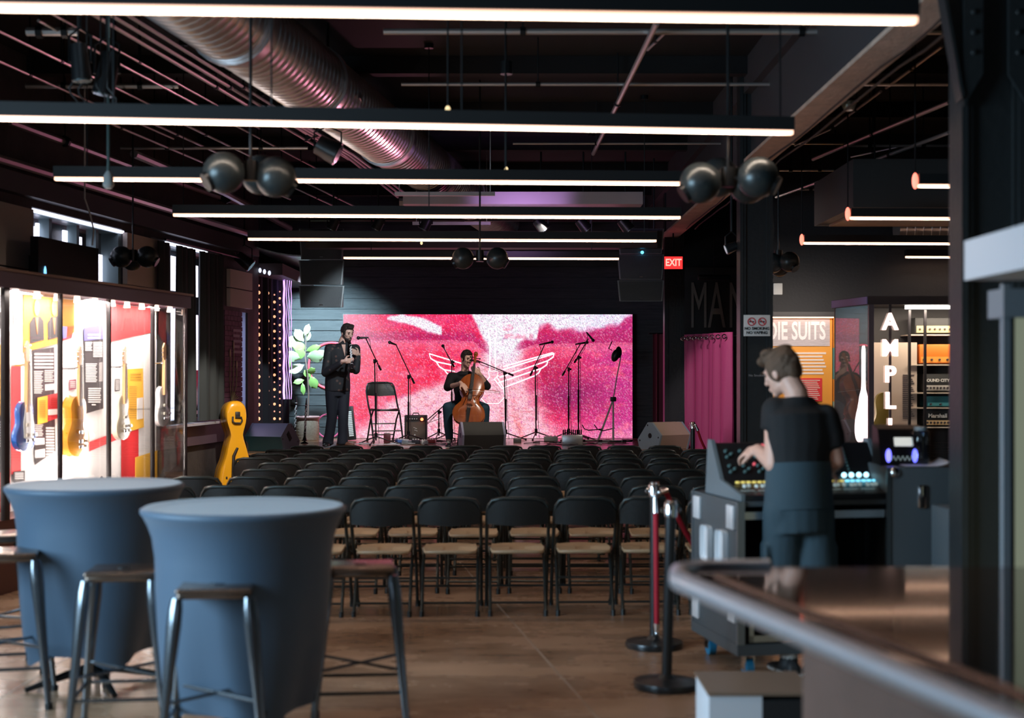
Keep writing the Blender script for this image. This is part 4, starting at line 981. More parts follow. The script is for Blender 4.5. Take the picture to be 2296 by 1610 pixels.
m.loft(torso_rings([(pelv-V(0, 0, 0.06), 0.185, 0.135), (pelv+V(0, 0, 0.05), 0.185, 0.135), (pelv+V(0, 0, 0.18), 0.178, 0.13), (chest, 0.195, 0.14), (chest+V(0, 0, 0.12), 0.205, 0.128), (nb-V(0, 0, 0.045), 0.15, 0.10), (nb-V(0, 0, 0.0), 0.085, 0.075)], Rb))
for sh, el, wr in ((shR, elR, wrR), (shL, elL, wrL)):
    m.caps([sh, el, el.lerp(wr, 0.5), el.lerp(wr, 0.82)], [0.068, 0.060, 0.050, 0.040], 14)
m.caps([shR, shL], [0.066, 0.066], 12)
o = m.build('shirt', shirtm, pl, world=True, smooth=80); remesh(o, 0.009, 4)
m = MB()
for s in (-1, 1):
    m.prism([(0, 0), (s*0.05, -0.055), (s*0.075, 0.01), (s*0.03, 0.045)], nb+fd*0.088-V(0, 0, 0.005), lft, V(0, 0, 1)+fd*0.1, -fd*0.012)
m.build('collar', shirtm, pl, world=True)
m = MB(); q = chest+fd*0.125+V(0, 0, 0.09); m.prism([(0, -0.09), (0.030, 0.085), (-0.030, 0.085)], q, lft, (V(0, 0, 1)-fd*0.30).normalized(), fd*0.015)
m.build('open_neck_skin', skin, pl, world=True)
trm = mat('navy_trousers', (0.010, 0.013, 0.022), 0.8)
m = MB(); m.loft(torso_rings([(pelv-V(0, 0, 0.13), 0.165, 0.115), (pelv-V(0, 0, 0.02), 0.172, 0.122), (pelv+V(0, 0, 0.06), 0.165, 0.118)], Rb))
for h_, kn, an in ((hipR, knR, anR), (hipL, knL, anL)):
    m.caps([h_-V(0, 0, 0.03), h_.lerp(kn, 0.5), kn, kn.lerp(an, 0.6), an+V(0, 0, 0.075)], [0.098, 0.088, 0.074, 0.070, 0.078], 14)
    m.cyl(an+V(0, 0, 0.075), an+V(0, 0, 0.03), 0.078, 0.080, 14)
o = m.build('trousers', trm, pl, world=True, smooth=80); remesh(o, 0.009, 4)
m = MB(); shoe(m, anR, (-0.1, -1, 0)); m.build('shoe', mat('dark_leather', (0.012, 0.010, 0.010), 0.35), pl, world=True, smooth=60)
m = MB(); shoe(m, anL, (0.95, -0.35, 0)); m.build('shoe', mat('brown_leather', (0.16, 0.07, 0.04), 0.35), pl, world=True, smooth=60).__setitem__('label', 'brown leather shoe pointing right')
# clarinet in hand
def clarinet(p0, p1, lab, grp=None, keys=16, bellr=0.044):
    t = thing('clarinet', lab, 'clarinet', p1, 0, grp); d_ = (p1-p0).normalized(); L = (p1-p0).length
    wood = mat('blackwood', (0.008, 0.008, 0.009), 0.25)
    m = MB(); pts = [p0, p0+d_*0.05, p0+d_*0.09, p0+d_*(L-0.14), p0+d_*(L-0.06), p0+d_*(L-0.02), p1]
    m.tube(pts, [0.006, 0.010, 0.014, 0.0155, 0.019, 0.029, bellr], 14); m.build('barrel', wood, t, world=True, smooth=50)
    sd = d_.orthogonal().normalized(); fr_ = V(0.1, -1, 0.1); fr_ = (fr_-d_*fr_.dot(d_)).normalized(); sd = d_.cross(fr_)
    m = MB()
    for s in (0.10, 0.36*L/0.6, L-0.13): m.cyl(p0+d_*s, p0+d_*(s+0.008), 0.0185, n=12)
    m.build('silver_rings', silverkey, t, world=True)
    for k in range(keys):
        s = 0.15+(L-0.32)*k/keys; m = MB(); c = p0+d_*s+fr_*0.019+sd*0.007*((k % 3)-1)
        m.cyl(c, c+fr_*0.004, 0.011, n=8); m.cyl(c, c+d_*0.03+sd*0.006, 0.003, n=5); m.build('key', silverkey, t, world=True)
    return t
clarinet(mouth+cd*0.004, bell, 'clarinet held by the standing player in the patterned shirt', None, 16)
# ---------------- cello player
S2 = 157.0; D2 = F/S2
def B(px, py, dy=0.0): return V((px-CX)/S2, D2+dy, 0.6+(1000-py)/S2)
pc = thing('person', 'seated person in black sweater and blue trousers playing the cello', 'person', B(1045, 1000))
fd = V(0.12, -0.99, 0); Rb = frame(fd, pitch=0.06); Rh = frame((0.55, -0.83, 0), pitch=0.22, roll=0.05)
hc = B(1047, 805, -0.10); nb = B(1043, 832, -0.03); lft = frame(fd) @ V(1, 0, 0)
pelv = B(1046, 912, 0.12); chest = B(1045, 862, 0.02)
shR = nb-lft*0.195-V(0, 0, 0.085); shL = nb+lft*0.195-V(0, 0, 0.085)
elR = B(1005, 868, -0.22); bowhand = B(1050, 870, -0.585); wrR = B(1037, 859, -0.52)
elL = B(1092, 866, -0.10); wrL = B(1077, 839, -0.24); handL = B(1064, 829, -0.28)
hipR = pelv-lft*0.10; hipL = pelv+lft*0.10
knR = B(1006, 912, -0.36); knL = B(1088, 914, -0.34); anR = B(1009, 1000, -0.22); anL = B(1086, 1000, -0.25)
m = MB(); head_shape(m, hc, Rh, 0.98); m.caps([nb-V(0, 0, 0.05), nb+V(0, 0, 0.03), hc+Rh @ V(0, -0.03, -0.06)], [0.07, 0.056, 0.054], 14)
m.loft(torso_rings([(pelv-V(0, 0, 0.08), 0.16, 0.12), (pelv, 0.16, 0.12), (pelv.lerp(chest, 0.5), 0.15, 0.11), (chest, 0.17, 0.12), (chest+V(0, 0, 0.12), 0.185, 0.11), (nb-V(0, 0, 0.03), 0.12, 0.08)], Rb))
m.caps([shR, elR, wrR], [0.052, 0.042, 0.027], 12); m.caps([shL, elL, wrL], [0.052, 0.042, 0.027], 12)
for h_, kn, an in ((hipR, knR, anR), (hipL, knL, anL)): m.caps([h_, kn, an+V(0, 0, 0.08)], [0.08, 0.056, 0.04], 12)
hand_shape(m, wrR, bowhand-wrR+V(0.01, 0, -0.02), V(0.1, 0.5, -0.8), -1, 0.75); hand_shape(m, wrL, handL-wrL+V(0, 0, 0.01), V(-0.2, 0.9, -0.3), -1, 0.8)
o = m.build('body', mat('skin_fair', (0.68, 0.42, 0.33), 0.5), pc, world=True); remesh(o, 0.006, 3)
face_bits(hc, Rh, pc, 0.98)
hair_cap('hair', hc, Rh, hairm, pc, 0.98, fr=0.062, extra=(((0, 0.06, 0.092), (0.05, 0.03, 0.018)),))
bm_ = mat('black_sweater', (0.008, 0.009, 0.012), 0.85)
m = MB(); m.loft(torso_rings([(pelv-V(0, 0, 0.06), 0.185, 0.15), (pelv+V(0, 0, 0.03), 0.18, 0.14), (pelv.lerp(chest, 0.5), 0.172, 0.13), (chest, 0.19, 0.135), (chest+V(0, 0, 0.12), 0.20, 0.125), (nb-V(0, 0, 0.04), 0.14, 0.10), (nb+V(0, 0, 0.0), 0.078, 0.07)], Rb))
m.caps([shR, elR, elR.lerp(wrR, 0.25)], [0.068, 0.060, 0.052], 14); m.caps([shL, elL, elL.lerp(wrL, 0.30)], [0.068, 0.060, 0.050], 14); m.caps([shR, shL], [0.064, 0.064], 12)
o = m.build('sweater', bm_, pc, world=True, smooth=80); remesh(o, 0.009, 4)
jm = mat('blue_trousers', (0.012, 0.05, 0.085), 0.8)
m = MB(); m.sph(pelv-V(0, 0, 0.04), (0.18, 0.16, 0.12), 16, 10)
for h_, kn, an in ((hipR, knR, anR), (hipL, knL, anL)):
    m.caps([h_, h_.lerp(kn, 0.5), kn, kn.lerp(an, 0.5), an+V(0, 0, 0.13)], [0.10, 0.09, 0.072, 0.064, 0.056], 14)
o = m.build('trousers', jm, pc, world=True, smooth=80); remesh(o, 0.009, 4)
for an, dr in ((anR, (-0.05, -1, 0)), (anL, (0.1, -1, 0))):
    m = MB(); shoe(m, an, dr); m.caps([an+V(0, 0, 0.06), an+V(0, 0, 0.13)], [0.045, 0.045], 10); so = m.build('shoe', mat('black_boot', (0.015, 0.016, 0.022), 0.35), pc, world=True, smooth=60)
    m = MB(); f = Vector(dr).normalized()
    for k in range(3): m.cyl(an+f*(0.06+0.03*k)+V(-0.03, 0, 0.088-0.012*k), an+f*(0.06+0.03*k)+V(0.03, 0, 0.088-0.012*k), 0.004, n=5)
    m.build('laces', white, so, world=True)
t = thing('stool', 'low dark stool under the seated cello player', 'stool', (pelv.x, pelv.y+0.02, 0.6))
m = MB(); m.cyl((pelv.x, pelv.y+0.02, pelv.z-0.20), (pelv.x, pelv.y+0.02, pelv.z-0.15), 0.17, n=20); m.build('seat', plastic, t, world=True)
for a in range(4):
    m = MB(); x = math.cos(a*PI/2+0.7); y = math.sin(a*PI/2+0.7); m.cyl((pelv.x+0.12*x, pelv.y+0.02+0.12*y, pelv.z-0.2), (pelv.x+0.17*x, pelv.y+0.02+0.17*y, 0.6), 0.012, n=8); m.build('leg', blackm, t, world=True)
# ---------------- cello
def catmull(tab, t):
    n = len(tab)
    for i in range(n-1):
        if t <= tab[i+1][0] or i == n-2:
            x0, y0 = tab[i]; x1, y1 = tab[i+1]; u = (t-x0)/(x1-x0)
            m0 = (y1-tab[i-1][1])/(x1-tab[i-1][0])*(x1-x0) if i > 0 else (y1-y0)*1.0
            m1 = (tab[i+2][1]-y0)/(tab[i+2][0]-x0)*(x1-x0) if i < n-2 else (y1-y0)*1.0
            return (2*u**3-3*u*u+1)*y0+(u**3-2*u*u+u)*m0+(-2*u**3+3*u*u)*y1+(u**3-u*u)*m1
def outline(tab, L, W, n=28, asym=None):
    # returns closed loop (x,z): right side bottom->top then left side top->bottom
    ts = [0.5-0.5*math.cos(PI*i/n) for i in range(n+1)]
    r = [(max(0.0005, catmull(tab, t))*W, t*L) for t in ts]
    l = [(-max(0.0005, (catmull(asym or tab, t)))*W, t*L) for t in ts]
    return r+l[::-1][1:-1]
VT = [(0, 0.05), (0.015, 0.45), (0.06, 0.78), (0.15, 0.97), (0.24, 1.0), (0.33, 0.90), (0.385, 0.74), (0.42, 0.60), (0.50, 0.545), (0.57, 0.60), (0.61, 0.70), (0.655, 0.75), (0.75, 0.78), (0.85, 0.72), (0.93, 0.52), (0.98, 0.28), (1.0, 0.05)]
GT = [(0, 0.05), (0.02, 0.42), (0.10, 0.82), (0.25, 1.0), (0.38, 0.94), (0.52, 0.68), (0.60, 0.64), (0.70, 0.70), (0.82, 0.74), (0.93, 0.56), (0.985, 0.25), (1.0, 0.05)]
def body_shape(m, out, depth, arch, L, zc=0.45):
    # y = 0 is mid-thickness, front faces -y
    cx, cz = 0, L*zc
    def rg(k, y): return [V(x*k, y, cz+(z-cz)*k) for x, z in out]
    h = depth/2
    m.loft([rg(0.3, h+arch), rg(0.7, h+arch*0.75), rg(0.92, h+arch*0.25), rg(1.0, h), rg(1.03, h-0.002), rg(1.0, h-0.006), rg(1.0, -h+0.006), rg(1.03, -h+0.002), rg(1.0, -h), rg(0.92, -h-arch*0.25), rg(0.7, -h-arch*0.75), rg(0.3, -h-arch)])
varn = mat('orange_varnish', (0.42, 0.11, 0.025), 0.22, col2=(0.26, 0.055, 0.015), scale=4, stretch=(6, 1, 1), coat=0.6)
sclo = B(1068, 797, -0.24); bot = B(1051, 949, -0.55); ax = (sclo-bot).normalized(); LB = 0.72
ang_x = math.atan2(-ax.x, ax.z)
tc_ = thing('cello', 'orange-brown cello held by the seated player', 'cello', bot)
zax = ax; yax = V(0.05, 1, 0); yax = (yax-zax*yax.dot(zax)).normalized(); xax = yax.cross(zax)
RC = Matrix((xax, yax, zax)).transposed(); tc_.rotation_euler = RC.to_euler(); Lc = (sclo-bot).length
m = MB(); body_shape(m, outline(VT, LB, 0.218), 0.115, 0.026, LB); m.build('body', varn, tc_, smooth=50)
eb = mat('ebony', (0.008, 0.007, 0.007), 0.3)
m = MB(); m.hexa([V(-0.028, -0.125, 0.34), V(0.028, -0.125, 0.34), V(0.028, -0.112, 0.34), V(-0.028, -0.112, 0.34), V(-0.017, -0.088, Lc-0.16), V(0.017, -0.088, Lc-0.16), V(0.017, -0.078, Lc-0.16), V(-0.017, -0.078, Lc-0.16)]); m.build('fingerboard', eb, tc_)
m = MB(); m.tube([V(0, -0.06, LB-0.04), V(0, -0.065, LB+0.1), V(0, -0.065, Lc-0.16), V(0, -0.05, Lc-0.06), V(0, -0.035, Lc-0.02)], [0.024, 0.018, 0.016, 0.02, 0.018], 10); m.build('neck', varn, tc_)
m = MB()
for k in range(14):
    a = k*0.65; r = 0.034*(1-k/16); m.sph(V(0, -0.03-r*math.cos(a)*0.6, Lc+r*math.sin(a)), (0.022+0.001*k, 0.012, 0.012), 8, 5)
m.build('scroll', varn, tc_)
for s, z in ((-1, Lc-0.05), (1, Lc-0.065), (-1, Lc-0.10), (1, Lc-0.12)):
    m = MB(); m.cyl(V(0, -0.05, z), V(s*0.055, -0.05, z), 0.006, n=8); m.sph(V(s*0.065, -0.05, z), (0.014, 0.006, 0.012), 8, 5); m.build('peg', eb, tc_)
m = MB(); m.hexa([V(-0.045, -0.098, 0.255), V(0.045, -0.098, 0.255), V(0.045, -0.078, 0.255), V(-0.045, -0.078, 0.255), V(-0.03, -0.150, 0.262), V(0.03, -0.150, 0.262), V(0.03, -0.142, 0.262), V(-0.03, -0.142, 0.262)]); m.build('bridge', mat('maple', (0.6, 0.42, 0.25), 0.5), tc_)
m = MB(); m.hexa([V(-0.014, -0.105, 0.005), V(0.014, -0.105, 0.005), V(0.014, -0.09, 0.005), V(-0.014, -0.09, 0.005), V(-0.028, -0.135, 0.21), V(0.028, -0.135, 0.21), V(0.028, -0.12, 0.21), V(-0.028, -0.12, 0.21)]); m.build('tailpiece', eb, tc_)
for s in (-1.5, -0.5, 0.5, 1.5):
    m = MB(); m.tube([V(s*0.012, -0.137, 0.20), V(s*0.014, -0.152, 0.262), V(s*0.007, -0.092, Lc-0.14)], 0.0012, 4); m.build('string', chrome, tc_)
for s in (-1, 1):
    m = MB(); m.tube([V(s*0.055, -0.079, 0.36), V(s*0.062, -0.081, 0.345), V(s*0.072, -0.081, 0.31), V(s*0.085, -0.080, 0.27), V(s*0.088, -0.078, 0.25)], [0.008, 0.004, 0.005, 0.004, 0.008], 6); m.build('f_hole', eb, tc_)
ep = RC.inverted() @ (V(bot.x-0.01, bot.y-0.10, 0.6)-bot)
m = MB(); m.cyl(V(0, 0, 0.02), ep, 0.005, n=8); m.build('endpin', chrome, tc_)
# bow
b0 = bowhand+V(0.0, -0.03, -0.005); b1 = B(1121, 877, -0.60)
t = thing('cello_bow', 'cello bow held across the strings, pointing right', 'bow', b0)
m = MB(); m.tube([b0, b0.lerp(b1, 0.5)+V(0, 0, 0.008), b1], [0.005, 0.0045, 0.0035], 6); m.build('stick', mat('pernambuco', (0.25, 0.10, 0.05), 0.35), t, world=True)
m = MB(); m.hexa([b0+V(0.02, -0.004, -0.025), b0+V(0.07, -0.004, -0.025), b0+V(0.07, 0.004, -0.025), b0+V(0.02, 0.004, -0.025), b0+V(0.02, -0.004, 0), b0+V(0.07, -0.004, 0), b0+V(0.07, 0.004, 0), b0+V(0.02, 0.004, 0)]); m.build('frog', eb, t, world=True)
m = MB(); m.tube([b0+V(0.05, 0, -0.022), b1+V(0, 0, -0.02)], 0.003, 5); m.build('bow_hair', white, t, world=True)
m = MB(); m.cyl(b1, b1+V(0.004, 0, -0.024), 0.004, 0.003, n=6); m.build('tip', eb, t, world=True)
# ---------------- mixing engineer, back to the camera
S3 = 415.0; D3 = F/S3
def E(px, py, dy=0.0): return V((px-CX)/S3, D3-0.05+dy, (1521-py)/S3)
pm = thing('person', 'person with short brown hair in black T-shirt standing at the sound desk, back turned', 'person', E(1775, 1521))
fd = V(-0.30, 0.95, 0); Rb = frame(fd, pitch=0.10); Rh = frame((-0.72, 0.69, 0), pitch=0.35); lft = frame(fd) @ V(1, 0, 0)
hc = E(1753, 838, 0.06); nb = E(1782, 892, 0.0); pelv = E(1785, 1128, -0.02); chest = E(1790, 985, -0.02)
shL = E(1733, 921, -0.02); shR = E(1843, 938, -0.03)
elL = E(1727, 1038, -0.06); wrL = E(1704, 1012, 0.12); elR = E(1868, 1032, -0.02); wrR = E(1872, 1062, 0.20)
hipL = pelv+lft*0.09-V(0, 0, 0.03); hipR = pelv-lft*0.09-V(0, 0, 0.03)
anL = E(1772, 1519, 0.10); anR = E(1835, 1519, -0.04); knL = E(1752, 1325, 0.05); knR = E(1825, 1325, -0.02)
m = MB(); head_shape(m, hc, Rh, 1.02); m.caps([nb-V(0, 0, 0.06), nb+V(0, 0.0, 0.02), hc+Rh @ V(0, -0.035, -0.06)], [0.075, 0.062, 0.058], 14)
m.loft(torso_rings([(pelv-V(0, 0, 0.06), 0.15, 0.10), (pelv, 0.165, 0.12), (pelv+V(0, 0, 0.16), 0.15, 0.11), (chest, 0.165, 0.12), (chest+V(0, 0, 0.12), 0.175, 0.11), (nb-V(0, 0, 0.04), 0.12, 0.08)], Rb))
m.caps([shL, elL, wrL], [0.058, 0.052, 0.034], 14); m.caps([shR, elR, wrR], [0.055, 0.047, 0.030], 14)
for h_, kn, an in ((hipL, knL, anL), (hipR, knR, anR)): m.caps([h_, kn, kn.lerp(an, 0.35), an+V(0, 0, 0.09)], [0.085, 0.058, 0.056, 0.038], 14)
hand_shape(m, wrL, V(-0.45, 0.6, -0.12), V(0.5, 0.2, -0.7), 1, 0.8, 1.05); hand_shape(m, wrR, V(-0.15, 0.8, -0.45), V(-0.1, -0.3, -0.9), -1, 0.6, 1.05)
o = m.build('body', mat('skin_warm', (0.74, 0.43, 0.33), 0.5), pm, world=True); remesh(o, 0.006, 3)
face_bits(hc, Rh, pm, 1.02, hairb)
hair_cap('hair', hc, Rh, hairb, pm, 1.06, low=-0.05, extra=(((0.02, 0.06, 0.085), (0.06, 0.035, 0.03)), ((-0.03, -0.03, 0.12), (0.05, 0.05, 0.022)), ((0.04, 0.02, 0.118), (0.04, 0.04, 0.02)), ((0.0, -0.075, 0.0), (0.06, 0.04, 0.06))))
tm_ = mat('black_tshirt', (0.009, 0.010, 0.012), 0.85)
m = MB(); m.loft(torso_rings([(pelv+V(-0.0, 0, 0.015), 0.182, 0.15), (pelv+V(0, 0, 0.12), 0.18, 0.145), (pelv+V(0, 0, 0.25), 0.178, 0.14), (chest, 0.195, 0.145), (chest+V(0, 0, 0.13), 0.20, 0.13), (nb-V(0, 0, 0.055), 0.15, 0.10), (nb-V(0, 0, 0.0), 0.085, 0.078)], Rb))
m.caps([shL, shL.lerp(elL, 0.15)], [0.076, 0.076], 14); m.cyl(shL.lerp(elL, 0.1), shL.lerp(elL, 0.36), 0.076, 0.078, 16)
m.caps([shR, shR.lerp(elR, 0.45)], [0.078, 0.080], 14); m.cyl(shR.lerp(elR, 0.3), shR.lerp(elR, 0.66), 0.076, 0.074, 16)
m.caps([shL, shR], [0.072, 0.072], 12)
o = m.build('tshirt', tm_, pm, world=True, smooth=80); remesh(o, 0.010, 5)
sm_ = mat('slate_blue_shorts', (0.035, 0.065, 0.085), 0.85)
m = MB(); m.loft(torso_rings([(pelv-V(0, 0, 0.16), 0.18, 0.15), (pelv-V(0, 0, 0.02), 0.18, 0.148), (pelv+V(0, 0, 0.08), 0.172, 0.14)], Rb))
for h_, kn in ((hipL, knL), (hipR, knR)):
    m.caps([h_, h_.lerp(kn, 0.5)], [0.112, 0.108], 16); m.cyl(h_.lerp(kn, 0.4), kn-V(0, 0, 0.01), 0.108, 0.112, 18)
    q = h_.lerp(kn, 0.6)+(lft if h_ is hipL else -lft)*0.105; m.bev(q, (0.03, 0.14, 0.17), 0.01)
o = m.build('shorts', sm_, pm, world=True, smooth=80); remesh(o, 0.010, 4)
# slate shirt-tail / jacket tied round the waist
m = MB(); m.loft(torso_rings([(pelv-V(0.0, 0, 0.03), 0.192, 0.158), (pelv+V(0, 0, 0.1), 0.186, 0.152), (pelv+V(0, 0, 0.22), 0.18, 0.148)], Rb))
o = m.build('slate_shirt_tail', sm_, pm, world=True, smooth=80); o['label'] = 'slate blue-grey lower garment below the black T-shirt'
for an in (anL, anR):
    m = MB(); m.cyl(an+V(0, 0, 0.075), an+V(0, 0, 0.19), 0.048, 0.055, 14); m.build('sock', white, pm, world=True)
    m = MB(); shoe(m, an, (-0.25, 1, 0), 0.30); m.caps([an+V(0, 0, 0.06), an+V(0, 0, 0.095)], [0.052, 0.050], 12); m.build('shoe', mat('dark_sneaker', (0.03, 0.035, 0.04), 0.5), pm, world=True, smooth=60)
    m = MB(); f = V(-0.25, 1, 0).normalized(); m.bev(an+f*0.045+V(0, 0, 0.012), (0.092, 0.28, 0.022), 0.009, frame(f)); m.build('sole', white, pm, world=True)
# ================= stage props =================
mk = mat('microphone_stand_black', (0.012, 0.012, 0.014), 0.35, 0.4)
GRP = 'microphone stands on the stage'
def micstand(base, clutch, b0, b1, mA, mB_, lab, leg=0.33, dz=0.0):
    s = (base[1]-HZ)/(CH-0.6); d = min(F/s, 22.2); X = lambda p, k=0.0: P(p[0], p[1], d+k)
    o = V(X(base).x, d, 0.6); t = thing('microphone_stand', lab, 'microphone stand', o, 0, GRP)
    c = X(clutch); c = V(c.x, d, c.z)
    m = MB(); m.cyl(o+V(0, 0, 0.06), c, 0.011, 0.009, 10); m.cyl(o+V(0, 0, 0.30 if c.z > 1.4 else 0.2), o+V(0, 0, (c.z-0.6)*0.62), 0.015, n=10); m.build('pole', mk, t, world=True)
    m = MB(); m.cyl(o+V(0, 0, 0.10), o+V(0, 0, 0.17), 0.024, n=10); m.build('tripod_collar', mk, t, world=True)
    m = MB(); m.cyl(c-V(0, 0, 0.03), c+V(0, 0, 0.03), 0.02, n=10); m.sph(c+V(0.03, -0.02, 0), 0.018, 8, 5); m.build('clutch', mk, t, world=True)
    for k in range(3):
        a = k*2*PI/3+0.35; m = MB(); e = o+V(leg*math.cos(a), leg*math.sin(a)*0.9, 0.012); m.cyl(o+V(0, 0, 0.12), e, 0.009, n=8); m.sph(e, 0.016, 8, 5)
        m.build('leg', mk, t, world=True)
    A0 = X(b0, -0.05); A1 = X(b1, -0.25)
    m = MB(); m.cyl(A0, A1, 0.008, n=8); m.cyl(A0, A0.lerp(A1, 0.14), 0.016, n=8); m.build('boom', mk, t, world=True)
    M0 = X(mA, -0.3); M1 = X(mB_, -0.25); dr = (M1-M0).normalized()
    mi = thing('microphone', 'microphone on the '+lab.replace('boom microphone', 'boom').replace('short microphone', 'short'), 'microphone', M1, 0, 'microphones on the stage stands')
    m = MB(); m.tube([M0+dr*0.06, M1], [0.017, 0.011], 10); m.build('handle', mk, mi, world=True)
    m = MB(); m.sph(M0+dr*0.035, 0.026, 12, 8); m.build('grille', mat('mic_mesh', (0.06, 0.06, 0.07), 0.4, 0.8), mi, world=True)
    m = MB(); pts = [M1, M1+V(0.02, 0.02, -0.05), A1.lerp(A0, 0.3)+V(0.01, 0.01, -0.035), A1.lerp(A0, 0.7)+V(0.01, 0.0, -0.03), c+V(0.03, 0, -0.1), o+V(0.03, 0.0, 0.35), o+V(0.05, -0.05, 0.02)]
    m.tube(pts, 0.004, 5); tag(m.build('microphone_cable', cable), 'thin cable on the '+lab.replace('boom microphone', 'boom').replace('short microphone', 'short'), 'cable', 'cables hanging from the microphone stands')
    return t
micstand((843, 997), (840, 810), (854, 830), (820, 758), (798, 758), (826, 757), 'boom microphone stand beside the clarinet player, first from the left')
micstand((916, 992), (916, 845), (929, 860), (888, 773), (869, 766), (888, 773), 'boom microphone stand before the guitar amplifier, second from the left')
micstand((1013, 987), (1013, 812), (1018, 822), (995, 780), (991, 772), (996, 781), 'boom microphone stand behind the cello player')
micstand((984, 986), (984, 924), (936, 961), (997, 908), (934, 962), (944, 955), 'short microphone stand pointing at the guitar amplifier', 0.26)
micstand((1134, 988), (1131, 837), (1151, 842), (1072, 809), (1052, 807), (1074, 810), 'boom microphone stand reaching left to the cello player')
micstand((1202, 984), (1200, 825), (1189, 842), (1221, 773), (1243, 766), (1209, 773), 'boom microphone stand right of the white wing line')
micstand((1275, 984), (1275, 828), (1261, 842), (1302, 770), (1321, 767), (1290, 772), 'boom microphone stand right of centre, the left of the close pair')
micstand((1297, 991), (1297, 802), (1288, 813), (1319, 760), (1333, 767), (1315, 745), 'boom microphone stand right of centre, the right of the close pair')
# wedge monitors
mong = mat('monitor_grille', (0.018, 0.035, 0.04), 0.38, 0.3, bump=0.2, bscale=200)
monc = mat('monitor_cabinet', (0.06, 0.08, 0.09), 0.45, bump=0.2, bscale=90)
def wedge(loc, rz, W, lab, gm=mong, cm=monc, k=1.0, name='stage_monitor', sm=None):
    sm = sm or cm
    # local: long axis x, sloped grille faces -y (towards audience side before rotation)
    t = thing(name, lab, 'loudspeaker', loc, rz, 'wedge monitors along the stage edge')
    pr = [(-0.20, 0.0), (-0.24, 0.13), (-0.03, 0.37), (0.06, 0.37), (0.24, 0.20), (0.17, 0.0)]
    pr = [(a*k, b*k) for a, b in pr]
    h = W/2
    for s in (-1, 1):
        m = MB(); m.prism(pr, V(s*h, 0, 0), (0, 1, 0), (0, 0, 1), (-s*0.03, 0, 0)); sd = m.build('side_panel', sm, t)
        if sm is not cm: m = MB(); m.cyl((s*(h-0.001), 0.02*k, 0.19*k), (s*(h+0.004), 0.02*k, 0.19*k), 0.035, n=16); m.build('pole_socket', matte, sd)
        if sm is cm: m = MB(); m.bev((s*(h+0.001), 0.03*k, 0.20*k), (0.006, 0.07, 0.13), 0.003, Matrix.Rotation(-0.7, 3, 'X')); m.build('handle_recess', matte, sd)
        m = MB()
        for a, b in ((-0.03, 0.33), (0.19, 0.17), (-0.19, 0.12), (0.12, 0.03)): m.cyl((s*(h-0.001), a*k, b*k), (s*(h+0.003), a*k, b*k), 0.012, n=8)
        m.build('bolts', blackm, sd)
    ip = [(a*0.985, b*0.985+0.003) for a, b in pr]
    m = MB(); m.prism(ip, V(-h+0.03, 0, 0), (0, 1, 0), (0, 0, 1), (W-0.06, 0, 0)); m.build('cabinet', cm, t)
    a = V(0, -0.235*k, 0.14*k); b = V(0, -0.04*k, 0.362*k); u = (b-a); nrm = V(0, -u.z, u.y).normalized()
    m = MB(); m.hexa([V(-h+0.035, 0, 0)+a, V(h-0.035, 0, 0)+a, V(h-0.035, 0, 0)+b, V(-h+0.035, 0, 0)+b, V(-h+0.035, 0, 0)+a+nrm*0.012, V(h-0.035, 0, 0)+a+nrm*0.012, V(h-0.035, 0, 0)+b+nrm*0.012, V(-h+0.035, 0, 0)+b+nrm*0.012]); m.build('grille', gm, t)
    for x in (-0.03, 0.05):
        q = a.lerp(b, 0.6)+nrm*0.014; m = MB(); m.sph(V(x, 0, 0)+q, 0.006, 8, 5); m.build('screw', white, t)
    return t
q = P(612, 1010, 19.1); wedge((q.x, 19.05, 0.6), 2.75, 0.56, 'black wedge monitor at the left stage edge, handle side showing', mong, mat('monitor_teal_lit', (0.03, 0.085, 0.105), 0.4))  # cool light on the cabinet painted in as teal
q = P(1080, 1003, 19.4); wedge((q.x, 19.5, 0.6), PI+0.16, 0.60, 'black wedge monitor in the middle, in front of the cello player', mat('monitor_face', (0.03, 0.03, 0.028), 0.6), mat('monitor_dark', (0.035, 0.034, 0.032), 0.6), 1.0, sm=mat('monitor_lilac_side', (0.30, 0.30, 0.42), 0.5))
q = P(1490, 1000, 19.5); wedge((q.x, 19.5, 0.6), PI+0.62, 0.56, 'pale-lit wedge monitor at the right stage edge, below the curtain', mat('monitor_sand_lit', (0.42, 0.33, 0.24), 0.6), mat('monitor_sand_lit', (0.42, 0.33, 0.24), 0.6), 1.0, sm=mat('monitor_bluegrey', (0.26, 0.36, 0.42), 0.5))  # light from above put into the sand colour of the cabinet
# guitar amplifier
q = P(932, 990, 21.9); t = thing('guitar_amplifier', 'small guitar amplifier with red lamp behind the second microphone stand', 'amplifier', (q.x, 21.9, 0.6))
s_ = F/21.9; w_ = 50/s_; h_ = 57/s_
m = MB(); m.bev((q.x, 21.98, 0.6+h_/2), (w_, 0.22, h_), 0.012); m.build('cabinet', mat('amp_tolex', (0.03, 0.028, 0.028), 0.6), t, world=True)
m = MB(); m.box((q.x, 21.865, 0.6+h_*0.40), (w_*0.86, 0.01, h_*0.66)); m.build('grille_cloth', mat('brown_grille', (0.15, 0.11, 0.09), 0.8, bump=0.2, bscale=200), t, world=True)
m = MB(); m.box((q.x, 21.865, 0.6+h_*0.86), (w_*0.86, 0.012, h_*0.13)); m.build('control_panel', black, t, world=True)
for k in range(5): m = MB(); m.cyl((q.x-0.12+0.035*k, 21.858, 0.6+h_*0.86), (q.x-0.12+0.035*k, 21.845, 0.6+h_*0.86), 0.009, n=8); m.build('knob', white, t, world=True)
